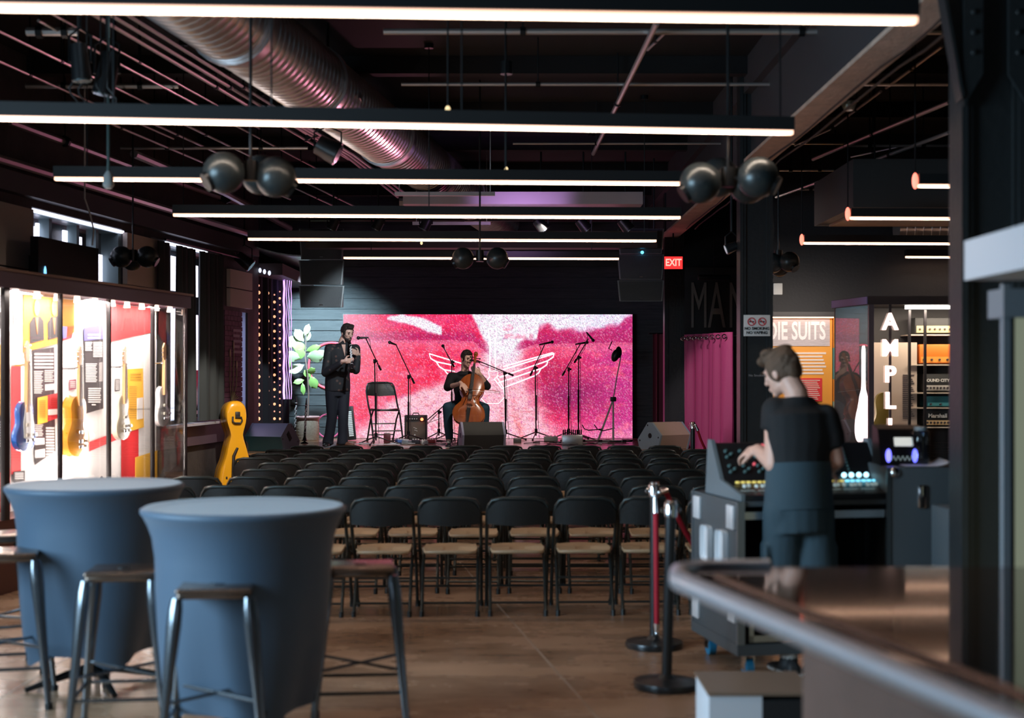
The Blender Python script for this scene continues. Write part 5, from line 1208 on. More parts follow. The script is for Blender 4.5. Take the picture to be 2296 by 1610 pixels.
m = MB(); m.sph((q.x+0.10, 21.84, 0.6+h_*0.84), 0.024, 12, 8); m.build('red_lamp', mat('red_jewel', (1, .1, .05), 0.4, 0, (1.0, 0.16, 0.06), 5), t, world=True)
m = MB(); m.tube([V(q.x-0.05, 21.95, 0.6+h_), V(q.x-0.04, 21.95, 0.62+h_+0.01), V(q.x+0.04, 21.95, 0.62+h_+0.01), V(q.x+0.05, 21.95, 0.6+h_)], 0.008, 6); m.build('handle', plastic, t, world=True)
m = MB(); m.tube([V(q.x-0.03, 21.855, 0.6+h_*0.52), V(q.x+0.02, 21.855, 0.6+h_*0.47), V(q.x-0.02, 21.855, 0.6+h_*0.42), V(q.x+0.03, 21.855, 0.6+h_*0.38)], 0.006, 5); m.sph((q.x-0.01, 21.855, 0.6+h_*0.22), 0.014, 8, 5); m.build('script_mark', white, t, world=True)
# gear on the stage floor
def smallbox(px, py, d, sx, sy, sz, mt, name, lab, cat, rz=0.0, grp=None):
    q = P(px, py, d); t = thing(name, lab, cat, (q.x, d, 0.6), rz, grp)
    m = MB(); m.bev((0, 0, sz/2), (sx, sy, sz), min(sx, sy, sz)*0.15); m.build('enclosure', mt, t)
    for k in range(3): m = MB(); m.cyl((-sx*0.3+sx*0.3*k, -sy*0.2, sz), (-sx*0.3+sx*0.3*k, -sy*0.2, sz+0.015), 0.012, n=8); m.build('knob', white, t)
    return t
pdm = mat('pedal_silver', (0.45, 0.5, 0.55), 0.35, 0.6); 
for px, d, sx, mt, lab in ((897, 21.0, 0.12, mat('pedal_blue', (0.05, 0.12, 0.35), 0.4), 'blue effects pedal near the second microphone stand'), (912, 20.8, 0.10, pdm, 'silver effects pedal right of the blue pedal'), (934, 20.9, 0.14, mat('pedal_dark', (0.03, 0.03, 0.04), 0.4), 'dark effects pedal before the guitar amplifier'), (951, 20.7, 0.10, mat('pedal_white', (0.6, 0.6, 0.62), 0.4), 'white effects pedal right of the dark pedal'), (968, 21.0, 0.12, mat('pedal_red', (0.4, 0.05, 0.05), 0.4), 'red effects pedal near the short microphone stand')):
    smallbox(px, 985, d, sx, 0.14, 0.06, mt, 'effects_pedal', lab, 'effects pedal', random.uniform(-0.4, 0.4), 'effects pedals on the stage')
smallbox(1235, 985, 21.8, 0.21, 0.2, 0.07, mat('device_grey', (0.40, 0.44, 0.45), 0.4), 'power_box', 'grey box with a light front panel right of the centre stand', 'box')
smallbox(1160, 990, 21.3, 0.12, 0.1, 0.06, mat('di_box', (0.1, 0.1, 0.11), 0.4), 'direct_box', 'small dark box with cables beside the middle monitor', 'box')
smallbox(868, 990, 21.2, 0.10, 0.08, 0.14, mat('dark_red_case', (0.12, 0.02, 0.03), 0.5), 'tuner_case', 'small dark red case under the folding chair on stage', 'box')
q = P(1283, 1000, 20.6); t = thing('stage_box', 'silver stage box full of cable plugs at the close pair of stands', 'cable box', (q.x, 20.6, 0.6))
m = MB(); m.bev((0, 0, 0.075), (0.30, 0.22, 0.15), 0.01); m.build('enclosure', alu, t)
for k in range(10): m = MB(); m.cyl((-0.13+0.029*k, -0.03+0.06*(k % 2), 0.15), (-0.13+0.029*k, -0.03+0.06*(k % 2), 0.22), 0.010, n=8); m.build('plug', blackm, t)
random.seed(3)
for i in range(12):
    x0 = [-2.3, -1.95, -1.7, -1.45, -1.2, -0.9, 0.2, 0.4, 0.6, 0.8, 1.0, 1.2][i]; y0 = random.uniform(20.3, 21.6); pts = []
    for k in range(16):
        pts.append(V(x0+0.055*k*random.uniform(0.6, 1.2)+0.1*math.sin(k*0.9+i), y0+0.22*math.sin(k*0.6+i*1.7), 0.608+0.012*abs(math.sin(k*1.3))))
    m = MB(); m.tube(pts, 0.006, 5)
    nm = ['first', 'second', 'third', 'fourth', 'fifth', 'sixth', 'seventh', 'eighth', 'ninth', 'tenth', 'eleventh', 'twelfth'][i]
    tag(m.build('stage_cable', cable if i % 4 else mat('pale_cable', (0.6, 0.6, 0.66), 0.5)), ('pale' if i % 4 == 0 else 'black')+' cable on the stage floor among stand legs, %s from the left' % nm, 'cable', 'loose cables on the stage floor')
for i, (px, d) in enumerate(((898, 20.1), (925, 19.9), (955, 19.8), (985, 19.9))):
    q = P(px, 1000, d); m = MB(); m.box((0, 0, 0.002), (0.30, 0.21, 0.003), Matrix.Rotation(0.2*i, 3, 'Z')); o = m.build('paper_sheet', mat('paper', (0.75, 0.74, 0.8), 0.6)); o.location = (q.x, d, 0.6)
    tag(o, 'white paper sheet on the stage floor left of the middle monitor, %s of four' % ('first', 'second', 'third', 'fourth')[i], 'paper', 'paper sheets on the stage')
# two-legged grey instrument stand with black headphones
d = 21.5; t = thing('guitar_stand', 'light grey folding guitar stand at the right end of the screen', 'guitar stand', P(1360, 991, d)); t.location.z = 0.6
gm_ = mat('light_grey_tube', (0.7, 0.68, 0.65), 0.45)
top = P(1375, 895, d)
for px, bx0, bx1 in ((1341, 1308, 1362), (1375, 1346, 1400)):
    f = P(px, 990, d-0.0 if px == 1341 else d-0.15); f.z = 0.62
    m = MB(); m.cyl(f, top, 0.016, 0.013, n=10); m.build('upright', gm_, t, world=True)
    m = MB(); a = P(bx0, 990, f.y); b = P(bx1, 990, f.y); a.z = b.z = 0.618; m.cyl(a, b, 0.016, n=8); m.build('foot_bar', gm_, t, world=True)
    for e in (a, b): m = MB(); m.cyl(e-V(0.03, 0, 0), e+V(0.03, 0, 0), 0.02, n=10); m.build('rubber_foot', blackm, t, world=True)
m = MB(); m.bev(top, (0.09, 0.07, 0.07), 0.012); m.build('joint_block', plastic, t, world=True)
m = MB(); m.tube([top, P(1384, 840, d), P(1392, 800, d)], 0.009, 8); m.build('neck_rod', gm_, t, world=True)
for c0, c1, c2 in (((1305, 952), (1320, 965), (1350, 962)), ((1332, 952), (1352, 966), (1378, 960))):
    m = MB(); m.tube([P(c0[0], c0[1], d-0.1), P((c0[0]+c1[0])/2-2, c1[1]-3, d-0.1), P(c1[0], c1[1], d-0.1), P(c2[0], c2[1], d-0.05)], 0.008, 6); m.build('cradle_arm', mk, t, world=True)
t = thing('headphones', 'black headphones hung on top of the grey guitar stand', 'headphones', P(1380, 797, d-0.05))
m = MB(); m.sph(P(1380, 797, d-0.05), (0.06, 0.05, 0.10), 14, 9, Matrix.Rotation(0.35, 3, 'Y')); m.build('ear_cup', plastic, t, world=True)
m = MB(); m.sph(P(1387, 790, d+0.0), (0.05, 0.05, 0.09), 14, 9); m.build('ear_cup', plastic, t, world=True)
m = MB(); m.tube([P(1372, 785, d-0.05), P(1365, 782, d), P(1372, 766, d)], 0.008, 6); m.build('headband', mk, t, world=True)
# instrument leaning behind the clarinet player
q = P(790, 985, 21.9); t = thing('keyboard', 'narrow black keyboard standing on end behind the clarinet player', 'keyboard', (q.x, 21.9, 0.6), 0, None, (0, -0.10, 0))
m = MB(); m.bev((0, 0, 0.27), (0.13, 0.07, 0.52), 0.01); m.build('case', plastic, t)
for k in range(14): m = MB(); m.box((0.0, -0.038, 0.08+k*0.028), (0.07, 0.006, 0.020)); m.build('white_key', white, t)
# hoops
redt = mat('red_ring_light', (0.8, 0.1, 0.15), 0.4, 0, (1.0, 0.10, 0.14), 0.9)
q = P(744, 820, 22.81); m = MB(); m.torus((0, 0, 0), 0.37, 0.017, Matrix.Rotation(PI/2, 3, 'X'), 40, 8)
o = m.build('ring_light', redt); o.location = q; tag(o, 'large red ring behind the clarinet player, above', 'ring', 'red rings on the stage wall')
q = P(737, 971, 22.5); m = MB(); m.torus((0, 0, 0), 0.19, 0.013, Matrix.Rotation(PI/2, 3, 'X'), 32, 8)
o = m.build('ring_light', mat('pink_hoop', (0.7, 0.12, 0.28), 0.4)); o.location = (q.x, q.y, 0.803); tag(o, 'small pink hoop on the stage floor behind the player\'s legs', 'ring', 'red rings on the stage wall')
# clarinets standing on pegs
a = P(664, 888, 21.6); b = V(a.x-0.02, 21.6, 0.64); clarinet(a, b, 'upright clarinet on a peg beside the basket, the left one', 'clarinets standing on pegs', 14)
a = P(687, 893, 21.0); b = V(P(683, 990, 21.0).x, 21.0, 0.64); clarinet(a, b, 'upright clarinet on a peg in front of the basket, the right one', 'clarinets standing on pegs', 14)
for i, (px, d) in enumerate(((662, 21.6), (683, 21.0))):
    x = P(px, 0, d).x; m = MB(); m.lathe([(0.055, 0), (0.055, 0.01), (0.015, 0.03), (0.01, 0.06)], (0, 0, 0), 14); o = m.build('instrument_peg', blackm); o.location = (x, d, 0.6)
    tag(o, 'small round peg base under the %s upright clarinet' % ('left', 'right')[i], 'instrument stand', 'clarinet peg bases')
# basket planter and fig plant
bx = P(690, 985, 21.9).x; t = thing('basket', 'woven light basket holding the tall plant', 'basket', (bx, 21.9, 0.6))
m = MB(); prof = []
for k in range(17):
    z = 0.36*k/16; prof.append((0.165+0.006*(k % 2)+0.01*math.sin(k/16*PI), z))
m.lathe(prof+[(0.15, 0.36), (0.15, 0.30)], (0, 0, 0), 28); m.build('wicker_body', mat('wicker', (0.52, 0.40, 0.32), 0.7, col2=(0.36, 0.26, 0.2), scale=40), t)
m = MB(); m.torus((0, 0, 0.36), 0.17, 0.018, None, 28, 8); m.build('rim', mat('rose_rim', (0.55, 0.3, 0.3), 0.6), t)
t = thing('fiddle_leaf_fig', 'tall fig plant with big pale-lit leaves in the basket', 'plant', (bx, 21.9, 0.93))
m = MB(); tr = [V(bx, 21.9, 0.88), P(692, 880, 21.9), P(690, 840, 21.88), P(684, 800, 21.9), P(686, 760, 21.9), P(688, 735, 21.9)]; m.tube(tr, [0.014, 0.012, 0.011, 0.009, 0.007, 0.004], 8); m.build('stem', mat('fig_stem', (0.20, 0.14, 0.12), 0.6), t, world=True)
lf = [mat('fig_leaf', (0.22, 0.42, 0.10), 0.35, col2=(0.30, 0.50, 0.16), scale=6), mat('fig_leaf_lit', (0.50, 0.62, 0.42), 0.35, col2=(0.40, 0.55, 0.30), scale=6)]  # second leaf tone carries the spotlight in its paler green
def leaf(px, py, L, W, ang, yaw, tilt, mt, off=0):
    c = P(px, py, 21.85+off); R = Matrix.Rotation(ang, 3, 'Y') @ Matrix.Rotation(yaw, 3, 'Z') @ Matrix.Rotation(tilt, 3, 'X')
    m = MB(); n = 9; top = []; 
    for side in (0.002, -0.002):
        for i in range(n+1):
            u = i/n; w2 = W/2*math.sin(PI*min(1, u*1.02))**0.7*(0.75+0.45*u)*(1 if i not in (0, n) else 0.05)
            for v in (-1, -0.5, 0, 0.5, 1): top.append(c+R @ V(v*w2, side+0.25*L*(u-0.5)**2+0.12*abs(v)*w2, (u-0.5)*L+0.008*math.sin(i*2.1)*abs(v)))
    fs = []; K = 5*(n+1)
    for i in range(n):
        for v in range(4): a = i*5+v; fs.append((a, a+1, a+6, a+5)); fs.append((a+K, a+5+K, a+6+K, a+1+K))
        fs.append((i*5, i*5+5, i*5+5+K, i*5+K)); fs.append((i*5+4, i*5+4+K, i*5+9+K, i*5+9))
    m.add(top, fs); m.build('leaf', mt, t, world=True, smooth=80)
    
for a in ((672, 752, 0.24, 0.16, -0.7, 0.5, 0.2, 1), (688, 740, 0.20, 0.10, 0.35, 0.3, 0.1, 1), (691, 755, 0.16, 0.09, 0.5, -0.4, 0.3, 1), (660, 768, 0.28, 0.20, -1.2, 0.3, 0.3, 1), (672, 778, 0.24, 0.17, -1.5, 0.1, 0.5, 0), (672, 795, 0.22, 0.15, 0.5, 0.2, 0.2, 0), (656, 800, 0.24, 0.18, -1.3, -0.2, 0.4, 1), (702, 782, 0.26, 0.11, 1.2, 0.2, 0.3, 0), (706, 800, 0.30, 0.20, 1.4, 0.3, 0.4, 1), (722, 795, 0.24, 0.15, 1.8, 0.3, 0.3, 1), (646, 820, 0.22, 0.10, 0.1, 0.8, 0.2, 0), (664, 826, 0.28, 0.15, -2.1, 0.2, 0.3, 1), (698, 832, 0.15, 0.11, 0.9, 0.4, 0.3, 0), (690, 838, 0.16, 0.12, -0.8, 0.3, 0.3, 0), (670, 855, 0.18, 0.09, -1.9, 0.2, 0.3, 0), (702, 858, 0.22, 0.16, 2.6, 0.3, 0.1, 0), (679, 872, 0.20, 0.08, 3.0, 0.2, 0.2, 0)):
    leaf(*a[:7], lf[a[7]], random.uniform(-0.12, 0.12))
# yellow cello case on the floor in front of the stage
t = thing('cello_case', 'bright yellow hard cello case standing left of the stage', 'instrument case', P(527, 1122, 17.4), 0, None, (-0.08, 0, 0.45)); t.location.z = 0.0
yel = mat('yellow_shell', (0.90, 0.42, 0.015), 0.28, coat=0.5)
CT = [(0, 0.3), (0.03, 0.80), (0.12, 0.98), (0.24, 1.0), (0.36, 0.88), (0.46, 0.66), (0.56, 0.52), (0.63, 0.40), (0.68, 0.34), (0.73, 0.40), (0.80, 0.52), (0.88, 0.56), (0.95, 0.48), (0.99, 0.28), (1.0, 0.1)]
Lk = 1.30; co = outline(CT, Lk, 0.235, 34)
m = MB()
def rg(k, y): return [V(x*k, y, Lk*0.45+(z-Lk*0.45)*(1-(1-k)*0.4)) for x, z in co]
m.loft([rg(0.72, -0.17), rg(0.9, -0.165), rg(0.97, -0.145), rg(1.0, -0.10), rg(1.0, 0.0)]); m.build('front_shell', yel, t, smooth=50)
m = MB(); m.loft([rg(1.0, 0.006), rg(1.0, 0.10), rg(0.96, 0.14), rg(0.75, 0.16)]); m.build('rear_shell', yel, t, smooth=50)
m = MB(); m.loft([rg(1.012, -0.004), rg(1.012, 0.010)]); m.build('seam', mat('dark_seam', (0.12, 0.06, 0.02), 0.5), t)
hm = mat('black_handle', (0.015, 0.01, 0.01), 0.5)
m = MB(); m.tube([V(-0.05, -0.175, 1.10), V(-0.055, -0.19, 1.04), V(-0.03, -0.19, 1.02), V(0.04, -0.19, 1.02), V(0.06, -0.19, 1.05), V(0.055, -0.185, 1.09), V(-0.02, -0.18, 1.09)], 0.011, 8); m.bev((0.01, -0.18, 1.12), (0.06, 0.01, 0.08), 0.004); m.build('top_handle', hm, t)
m = MB(); m.tube([V(-0.0, -0.172, 0.72), V(-0.05, -0.18, 0.62), V(-0.06, -0.182, 0.45), V(-0.07, -0.182, 0.1)], [0.016, 0.02, 0.02, 0.02], 8); m.build('strap', hm, t)
m = MB(); m.tube([V(0.14, -0.05, 0.80), V(0.16, -0.05, 0.76), V(0.15, -0.05, 0.6), V(0.12, -0.08, 0.5)], 0.010, 6); m.build('side_strap', hm, t)
for x, z in ((-0.14, 0.36), (0.15, 0.36), (0.04, 0.40)): m = MB(); m.bev((x, -0.172, z), (0.02, 0.008, 0.03), 0.002); m.build('latch', hm, t)
# stacked flat items at the stage corner behind the case
q = P(455, 1045, 18.2); t = thing('stacked_boards', 'low stack of flat dark boards in the corner left of the yellow case', 'boards', (q.x+0.58, 18.0, 0))
for k in range(5): m = MB(); m.bev((0.02*(-1)**k, 0, 0.30+k*0.045), (0.42-0.02*k, 0.5, 0.03), 0.004); m.build('board', mat('board_%d' % (k % 2), (0.12, 0.09, 0.07) if k % 2 else (0.05, 0.045, 0.05), 0.6), t)
m = MB(); m.bb(-0.2, 0.2, -0.25, 0.25, 0, 0.285); m.build('base_crate', matte, t)
# ================= lit display cases =================
CA, CB = -5.521, 0.1657
def CL(d, z, off=0): return V(CA+CB*d+off, d, z)
def onC(px, py, off): return onW(px, py, off, CA, CB)
pane = glassmat('display_glass', (0.97, 0.98, 0.98), 0.0, 1.7)
dark = mat('case_frame_paint', (0.012, 0.010, 0.013), 0.5)
fasc = mat('case_fascia', (0.07, 0.055, 0.085), 0.5)
wt = mat('case_white_board', (0.85, 0.83, 0.82), 0.6); orr = mat('print_orange', (0.85, 0.36, 0.05), 0.6); rdd = mat('print_red', (0.72, 0.035, 0.04), 0.6)
blk = mat('print_charcoal', (0.05, 0.04, 0.045), 0.6); pur = mat('print_blue', (0.14, 0.13, 0.40), 0.6); ltx = mat('print_white', (0.82, 0.78, 0.76), 0.6)
yl = mat('print_yellow', (0.9, 0.5, 0.06), 0.6); fles = mat('print_skin', (0.55, 0.24, 0.10), 0.6); grp_ = mat('print_grey', (0.35, 0.33, 0.33), 0.6)
d0, d1 = 9.05, 14.0
case = thing('display_case', 'long brightly lit glass museum case with guitars along the left wall', 'display case', CL(11.6, 0, -0.3))
ZT = 2.40; ZF = 2.28; ZB = 0.55
m = MB(); wq(m, CL, d0, d1+0.03, ZF, ZT, -0.34, 0.03); m.build('fascia', fasc, case, world=True)
m = MB(); wq(m, CL, d0, d1+0.05, ZT, ZT+0.02, -0.36, 0.05); m.build('top_trim', mat('case_brown_trim', (0.16, 0.10, 0.07), 0.4), case, world=True)
m = MB(); wq(m, CL, d0, d1+0.02, 0.0, ZB, -0.32, 0.0); m.build('plinth', mat('plinth_paint', (0.10, 0.04, 0.035), 0.5), case, world=True)
m = MB(); wq(m, CL, d0, 14.0, ZB, ZF, -0.34, -0.30); m.build('back_panel', wt, case, world=True)
divs = [onC(x, 800, 0)[0] for x in (14, 137, 246, 344, 417)]
for d in [d0]+divs:
    wd = 0.024 if d > 10 else 0.06
    if abs(d-divs[0]) < 0.01: wd = 0.075
    m = MB(); wq(m, CL, d-wd/2, d+wd/2, ZB, ZF, -0.025, 0.008); m.build('post', dark, case, world=True)
allv = [d0]+divs
for a, b in zip(allv, allv[1:]):
    m = MB(); wq(m, CL, a+0.03, b-0.02, ZB+0.01, ZF-0.01, -0.012, -0.006); m.build('glass_pane', pane, case, world=True)
m = MB(); m.hexa([CL(d1, ZB, -0.30), CL(d1, ZB, -0.01), CL(d1+0.008, ZB, -0.01), CL(d1+0.008, ZB, -0.30), CL(d1, ZF, -0.30), CL(d1, ZF, -0.01), CL(d1+0.008, ZF, -0.01), CL(d1+0.008, ZF, -0.30)]); m.build('end_glass', pane, case, world=True)
puck = mat('puck_lamp', (1, .9, .85), 0.4, 0, (1.0, 0.66, 0.5), 9)
for px, py in ((6, 632), (35, 637), (83, 647), (128, 652), (173, 658), (213, 664), (252, 669), (285, 674), (318, 679), (350, 684), (381, 689)):
    d, _ = onC(px, py, -0.05); m = MB(); m.cyl(CL(d, ZF-0.05, -0.05), CL(d, ZF, -0.05), 0.028, 0.022, 14); m.build('puck_light', puck, case, world=True)
for a, b, pw in ((9.2, 10.5, 30), (10.7, 11.9, 32), (11.95, 13.1, 32), (13.15, 13.9, 16)):
    alight('case_lamp', CL((a+b)/2, ZF-0.02, -0.07), CL((a+b)/2, 1.0, -0.27), b-a, 0.08, pw, (1.0, 0.86, 0.78)).rotation_euler[2] += 0.0
for a, b in ((9.3, 10.5), (10.7, 13.2)):
    alight('case_uplight', CL((a+b)/2, ZB+0.03, -0.06), CL((a+b)/2, 1.3, -0.29), 0.08, 0.08, 16, (1.0, 0.85, 0.78), 'AREA')
for d in divs[:4]:
    for sg_ in (-1, 1): alight('case_mid_fill', CL(d+sg_*0.05, 1.4, -0.05), CL(d+sg_*0.6, 1.4, -0.30), 0.02, 1.5, 6, (1.0, 0.88, 0.82))  # added fill lamps hidden by the posts, brighten the back board
def gpoly(pts, mt, layer, nm='printed_panel', par=None, lab=None):
    off = -0.298+0.004*layer; P3 = []
    for px, py in pts:
        d, z = onC(px, py, off); z = max(ZB+0.01, min(ZF-0.005, z)); P3.append(CL(d, z, off))
    m = MB(); n = len(P3); Q = [p+V(0.0035, 0, 0) for p in P3]
    m.add(P3+Q, [tuple(range(n))[::-1], tuple(range(n, 2*n))]+[(i, (i+1) % n, (i+1) % n+n, i+n) for i in range(n)])
    o = m.build(nm, mt, par or case, world=True, smooth=0)
    if lab: o['label'] = lab
    return o
def glines(x0, x1, ys, h, mt, layer, par, skew=0.0, jit=0):
    off = -0.298+0.004*layer; m = MB()
    for i, y in enumerate(ys):
        xe = x1-(jit*((i*7) % 5)/5.0)
        a = onC(x0, y+h+skew*(x0-x0), off); b = onC(xe, y+h+skew*(xe-x0), off); c = onC(xe, y+skew*(xe-x0), off); e = onC(x0, y, off)
        P3 = [CL(q[0], q[1], off) for q in (a, b, c, e)]; Q = [p+V(0.003, 0, 0) for p in P3]
        m.hexa(P3+Q) if False else m.add(P3+Q, [(3, 2, 1, 0), (4, 5, 6, 7), (0, 1, 5, 4), (1, 2, 6, 5), (2, 3, 7, 6), (3, 0, 4, 7)])
    m.build('text_lines', mt, par, world=True, smooth=0)
ir = lambda a, b, s: [a+s*i for i in range(int((b-a)/s)+1)]
# far-left bay
gpoly([(-60, 775), (10, 772), (10, 935), (-60, 960)], yl, 1)
o = gpoly([(-60, 960), (14, 925), (14, 1075), (-60, 1085)], blk, 1); glines(-20, 12, ir(945, 1000, 6), 3, ltx, 2, o)
gpoly([(-60, 1085), (22, 1050), (22, 1180), (-60, 1190)], rdd, 2)
gpoly([(-2, 700), (3, 698), (3, 735), (-2, 738)], blk, 3)
# first full bay: suits, blue guitar
o = gpoly([(52, 650), (166, 650), (166, 745), (128, 770), (52, 790)], orr, 1, lab='orange printed panel showing two people in black suits')
for cx, top, w_ in ((82, 668, 15), (121, 662, 14)):
    gpoly([(cx-w_, 770-(cx-82)*0.2), (cx-w_-1, 725), (cx-w_*0.5, 711), (cx+w_*0.5, 709), (cx+w_, 720), (cx+w_+1, 762-(cx-82)*0.2)], blk, 2, 'printed_suit', o)
    gpoly([(cx-3, 712), (cx+3, 712), (cx+1, 750)], fles, 3, 'printed_shirt_front', o)
    gpoly([(cx+6*math.cos(a), 690+19*math.sin(a)) for a in [2*PI*i/16 for i in range(16)]], fles, 3, 'printed_face', o)
gpoly([(25, 822), (46, 818), (46, 1058), (25, 1064)], rdd, 1)
text_ = None
o = gpoly([(73, 786), (121, 778), (121, 882), (124, 1012), (78, 1042), (75, 900)], blk, 2, lab='charcoal printed panel with columns of white text')
glines(77, 119, ir(792, 822, 7.5), 4, ltx, 3, o); glines(76, 96, ir(832, 882, 4), 2, ltx, 3, o, 0, 5); glines(100, 120, ir(830, 856, 4), 2, ltx, 3, o, 0, 4)
glines(78, 96, ir(952, 978, 4), 2, ltx, 3, o, 0, 4); glines(103, 121, ir(958, 1026, 6.5), 4, ltx, 3, o)
gpoly([(78, 982), (99, 982), (99, 996), (78, 998)], ltx, 3, par=o); gpoly([(78, 1010), (100, 1006), (100, 1025), (78, 1027)], ltx, 3, par=o); gpoly([(101, 862), (121, 860), (121, 874), (101, 876)], ltx, 3, par=o)
o = gpoly([(84, 892), (134, 880), (134, 936), (84, 952)], rdd, 5, 'small_card'); gpoly([(84, 892), (106, 887), (106, 946), (84, 952)], yl, 6, par=o); gpoly([(108, 918), (133, 917), (133, 929), (108, 931)], ltx, 6, par=o)
glines(88, 102, ir(898, 936, 4), 1.6, mat('print_ochre', (0.6, 0.3, 0.05), 0.6), 7, o); glines(110, 131, ir(892, 912, 5), 1.6, mat('print_dark_red', (0.5, 0.02, 0.02), 0.6), 6, o)
o = gpoly([(30, 1058), (55, 1055), (55, 1078), (30, 1082)], blk, 3, 'caption_card'); glines(33, 52, ir(1060, 1074, 4), 2, ltx, 4, o)
gpoly([(30, 1155), (46, 1152), (46, 1165), (30, 1168)], blk, 3, 'caption_card')
for ch, px in (('W', 28), ('8', 40)):
    pass
o = gpoly([(37+5*math.cos(a), 703+14*math.sin(a)) for a in [2*PI*i/14 for i in range(14)]]+[], grp_, 1, 'printed_numeral'); gpoly([(37+2.4*math.cos(a), 697+5*math.sin(a)) for a in [2*PI*i/10 for i in range(10)]], ltx, 2, par=o); gpoly([(37+2.6*math.cos(a), 710+5*math.sin(a)) for a in [2*PI*i/10 for i in range(10)]], ltx, 2, par=o)
gpoly([(29, 690), (31, 690), (33, 722), (30, 735)], grp_, 1, 'printed_numeral')
# second bay
gpoly([(138, 650), (164, 655), (164, 732), (138, 735)], orr, 1)
gpoly([(142, 732), (166, 730), (160, 758), (138, 764)], rdd, 1); gpoly([(138, 732), (150, 732), (148, 758), (138, 760)], pur, 2)
o = gpoly([(188, 735), (231, 727), (231, 916), (190, 928)], blk, 2, lab='charcoal and blue printed panel with white text')
gpoly([(188, 735), (231, 727), (231, 760), (188, 764)], pur, 3, par=o); glines(197, 224, [749, 756], 3.4, ltx, 4, o); glines(191, 206, ir(767, 787, 3.5), 1.8, ltx, 4, o, 0, 3); glines(209, 229, ir(767, 800, 3.5), 1.8, ltx, 4, o)
glines(192, 217, ir(815, 856, 3.6), 1.9, ltx, 4, o, 0, 4); gpoly([(222, 813), (229, 812), (229, 855), (222, 856)], grp_, 3, par=o); glines(198, 226, ir(870, 900, 5), 2.8, ltx, 4, o, 0, 3); glines(206, 214, [906], 3, ltx, 4, o)
gpoly([(200, 991), (264, 968), (268, 983), (200, 1012)], rdd, 1)
o = gpoly([(155, 852), (170, 850), (170, 872), (155, 876)], mat('print_dusky', (0.35, 0.12, 0.16), 0.6), 1, 'caption_card'); glines(157, 168, ir(855, 870, 4), 1.6, ltx, 2, o)
# third bay
gpoly([(238, 655), (338, 668), (340, 745), (240, 768)], rdd, 1)
o = gpoly([(286, 828), (320, 826), (322, 958), (288, 968)], yl, 2, lab='yellow printed panel with a white caption'); glines(292, 316, [838, 844, 850], 2, mat('print_ochre', (0.6, 0.3, 0.05), 0.6), 3, o); glines(290, 306, ir(866, 940, 5), 1.6, MT['print_ochre'], 3, o); gpoly([(307, 893), (320, 891), (320, 938), (307, 941)], ltx, 3, par=o)
gpoly([(272, 975), (310, 962), (310, 1072), (272, 1072)], rdd, 1); gpoly([(303, 1026), (352, 1010), (352, 1074), (303, 1074)], yl, 2)
o = gpoly([(258, 850), (268, 850), (268, 876), (258, 878)], blk, 1, 'caption_card'); glines(259, 267, ir(852, 874, 3), 1.4, ltx, 2, o)
# small dark chess-like stands on the case floor
for i, px in enumerate((68, 148, 178, 228)):
    d, z = onC(px, 1070, -0.15); t = thing('display_stand', 'small dark turned stand on the floor of the lit left case, %s from the left' % ('first', 'second', 'third', 'fourth')[i], 'stand', CL(d, ZB, -0.15), 0, 'small stands in the lit left case')
    m = MB(); m.lathe([(0.055, 0), (0.05, 0.02), (0.018, 0.05), (0.014, 0.11), (0.022, 0.13), (0.010, 0.16), (0.014, 0.175), (0.004, 0.19)], (0, 0, 0), 14); m.build('turned_base', blk, t)
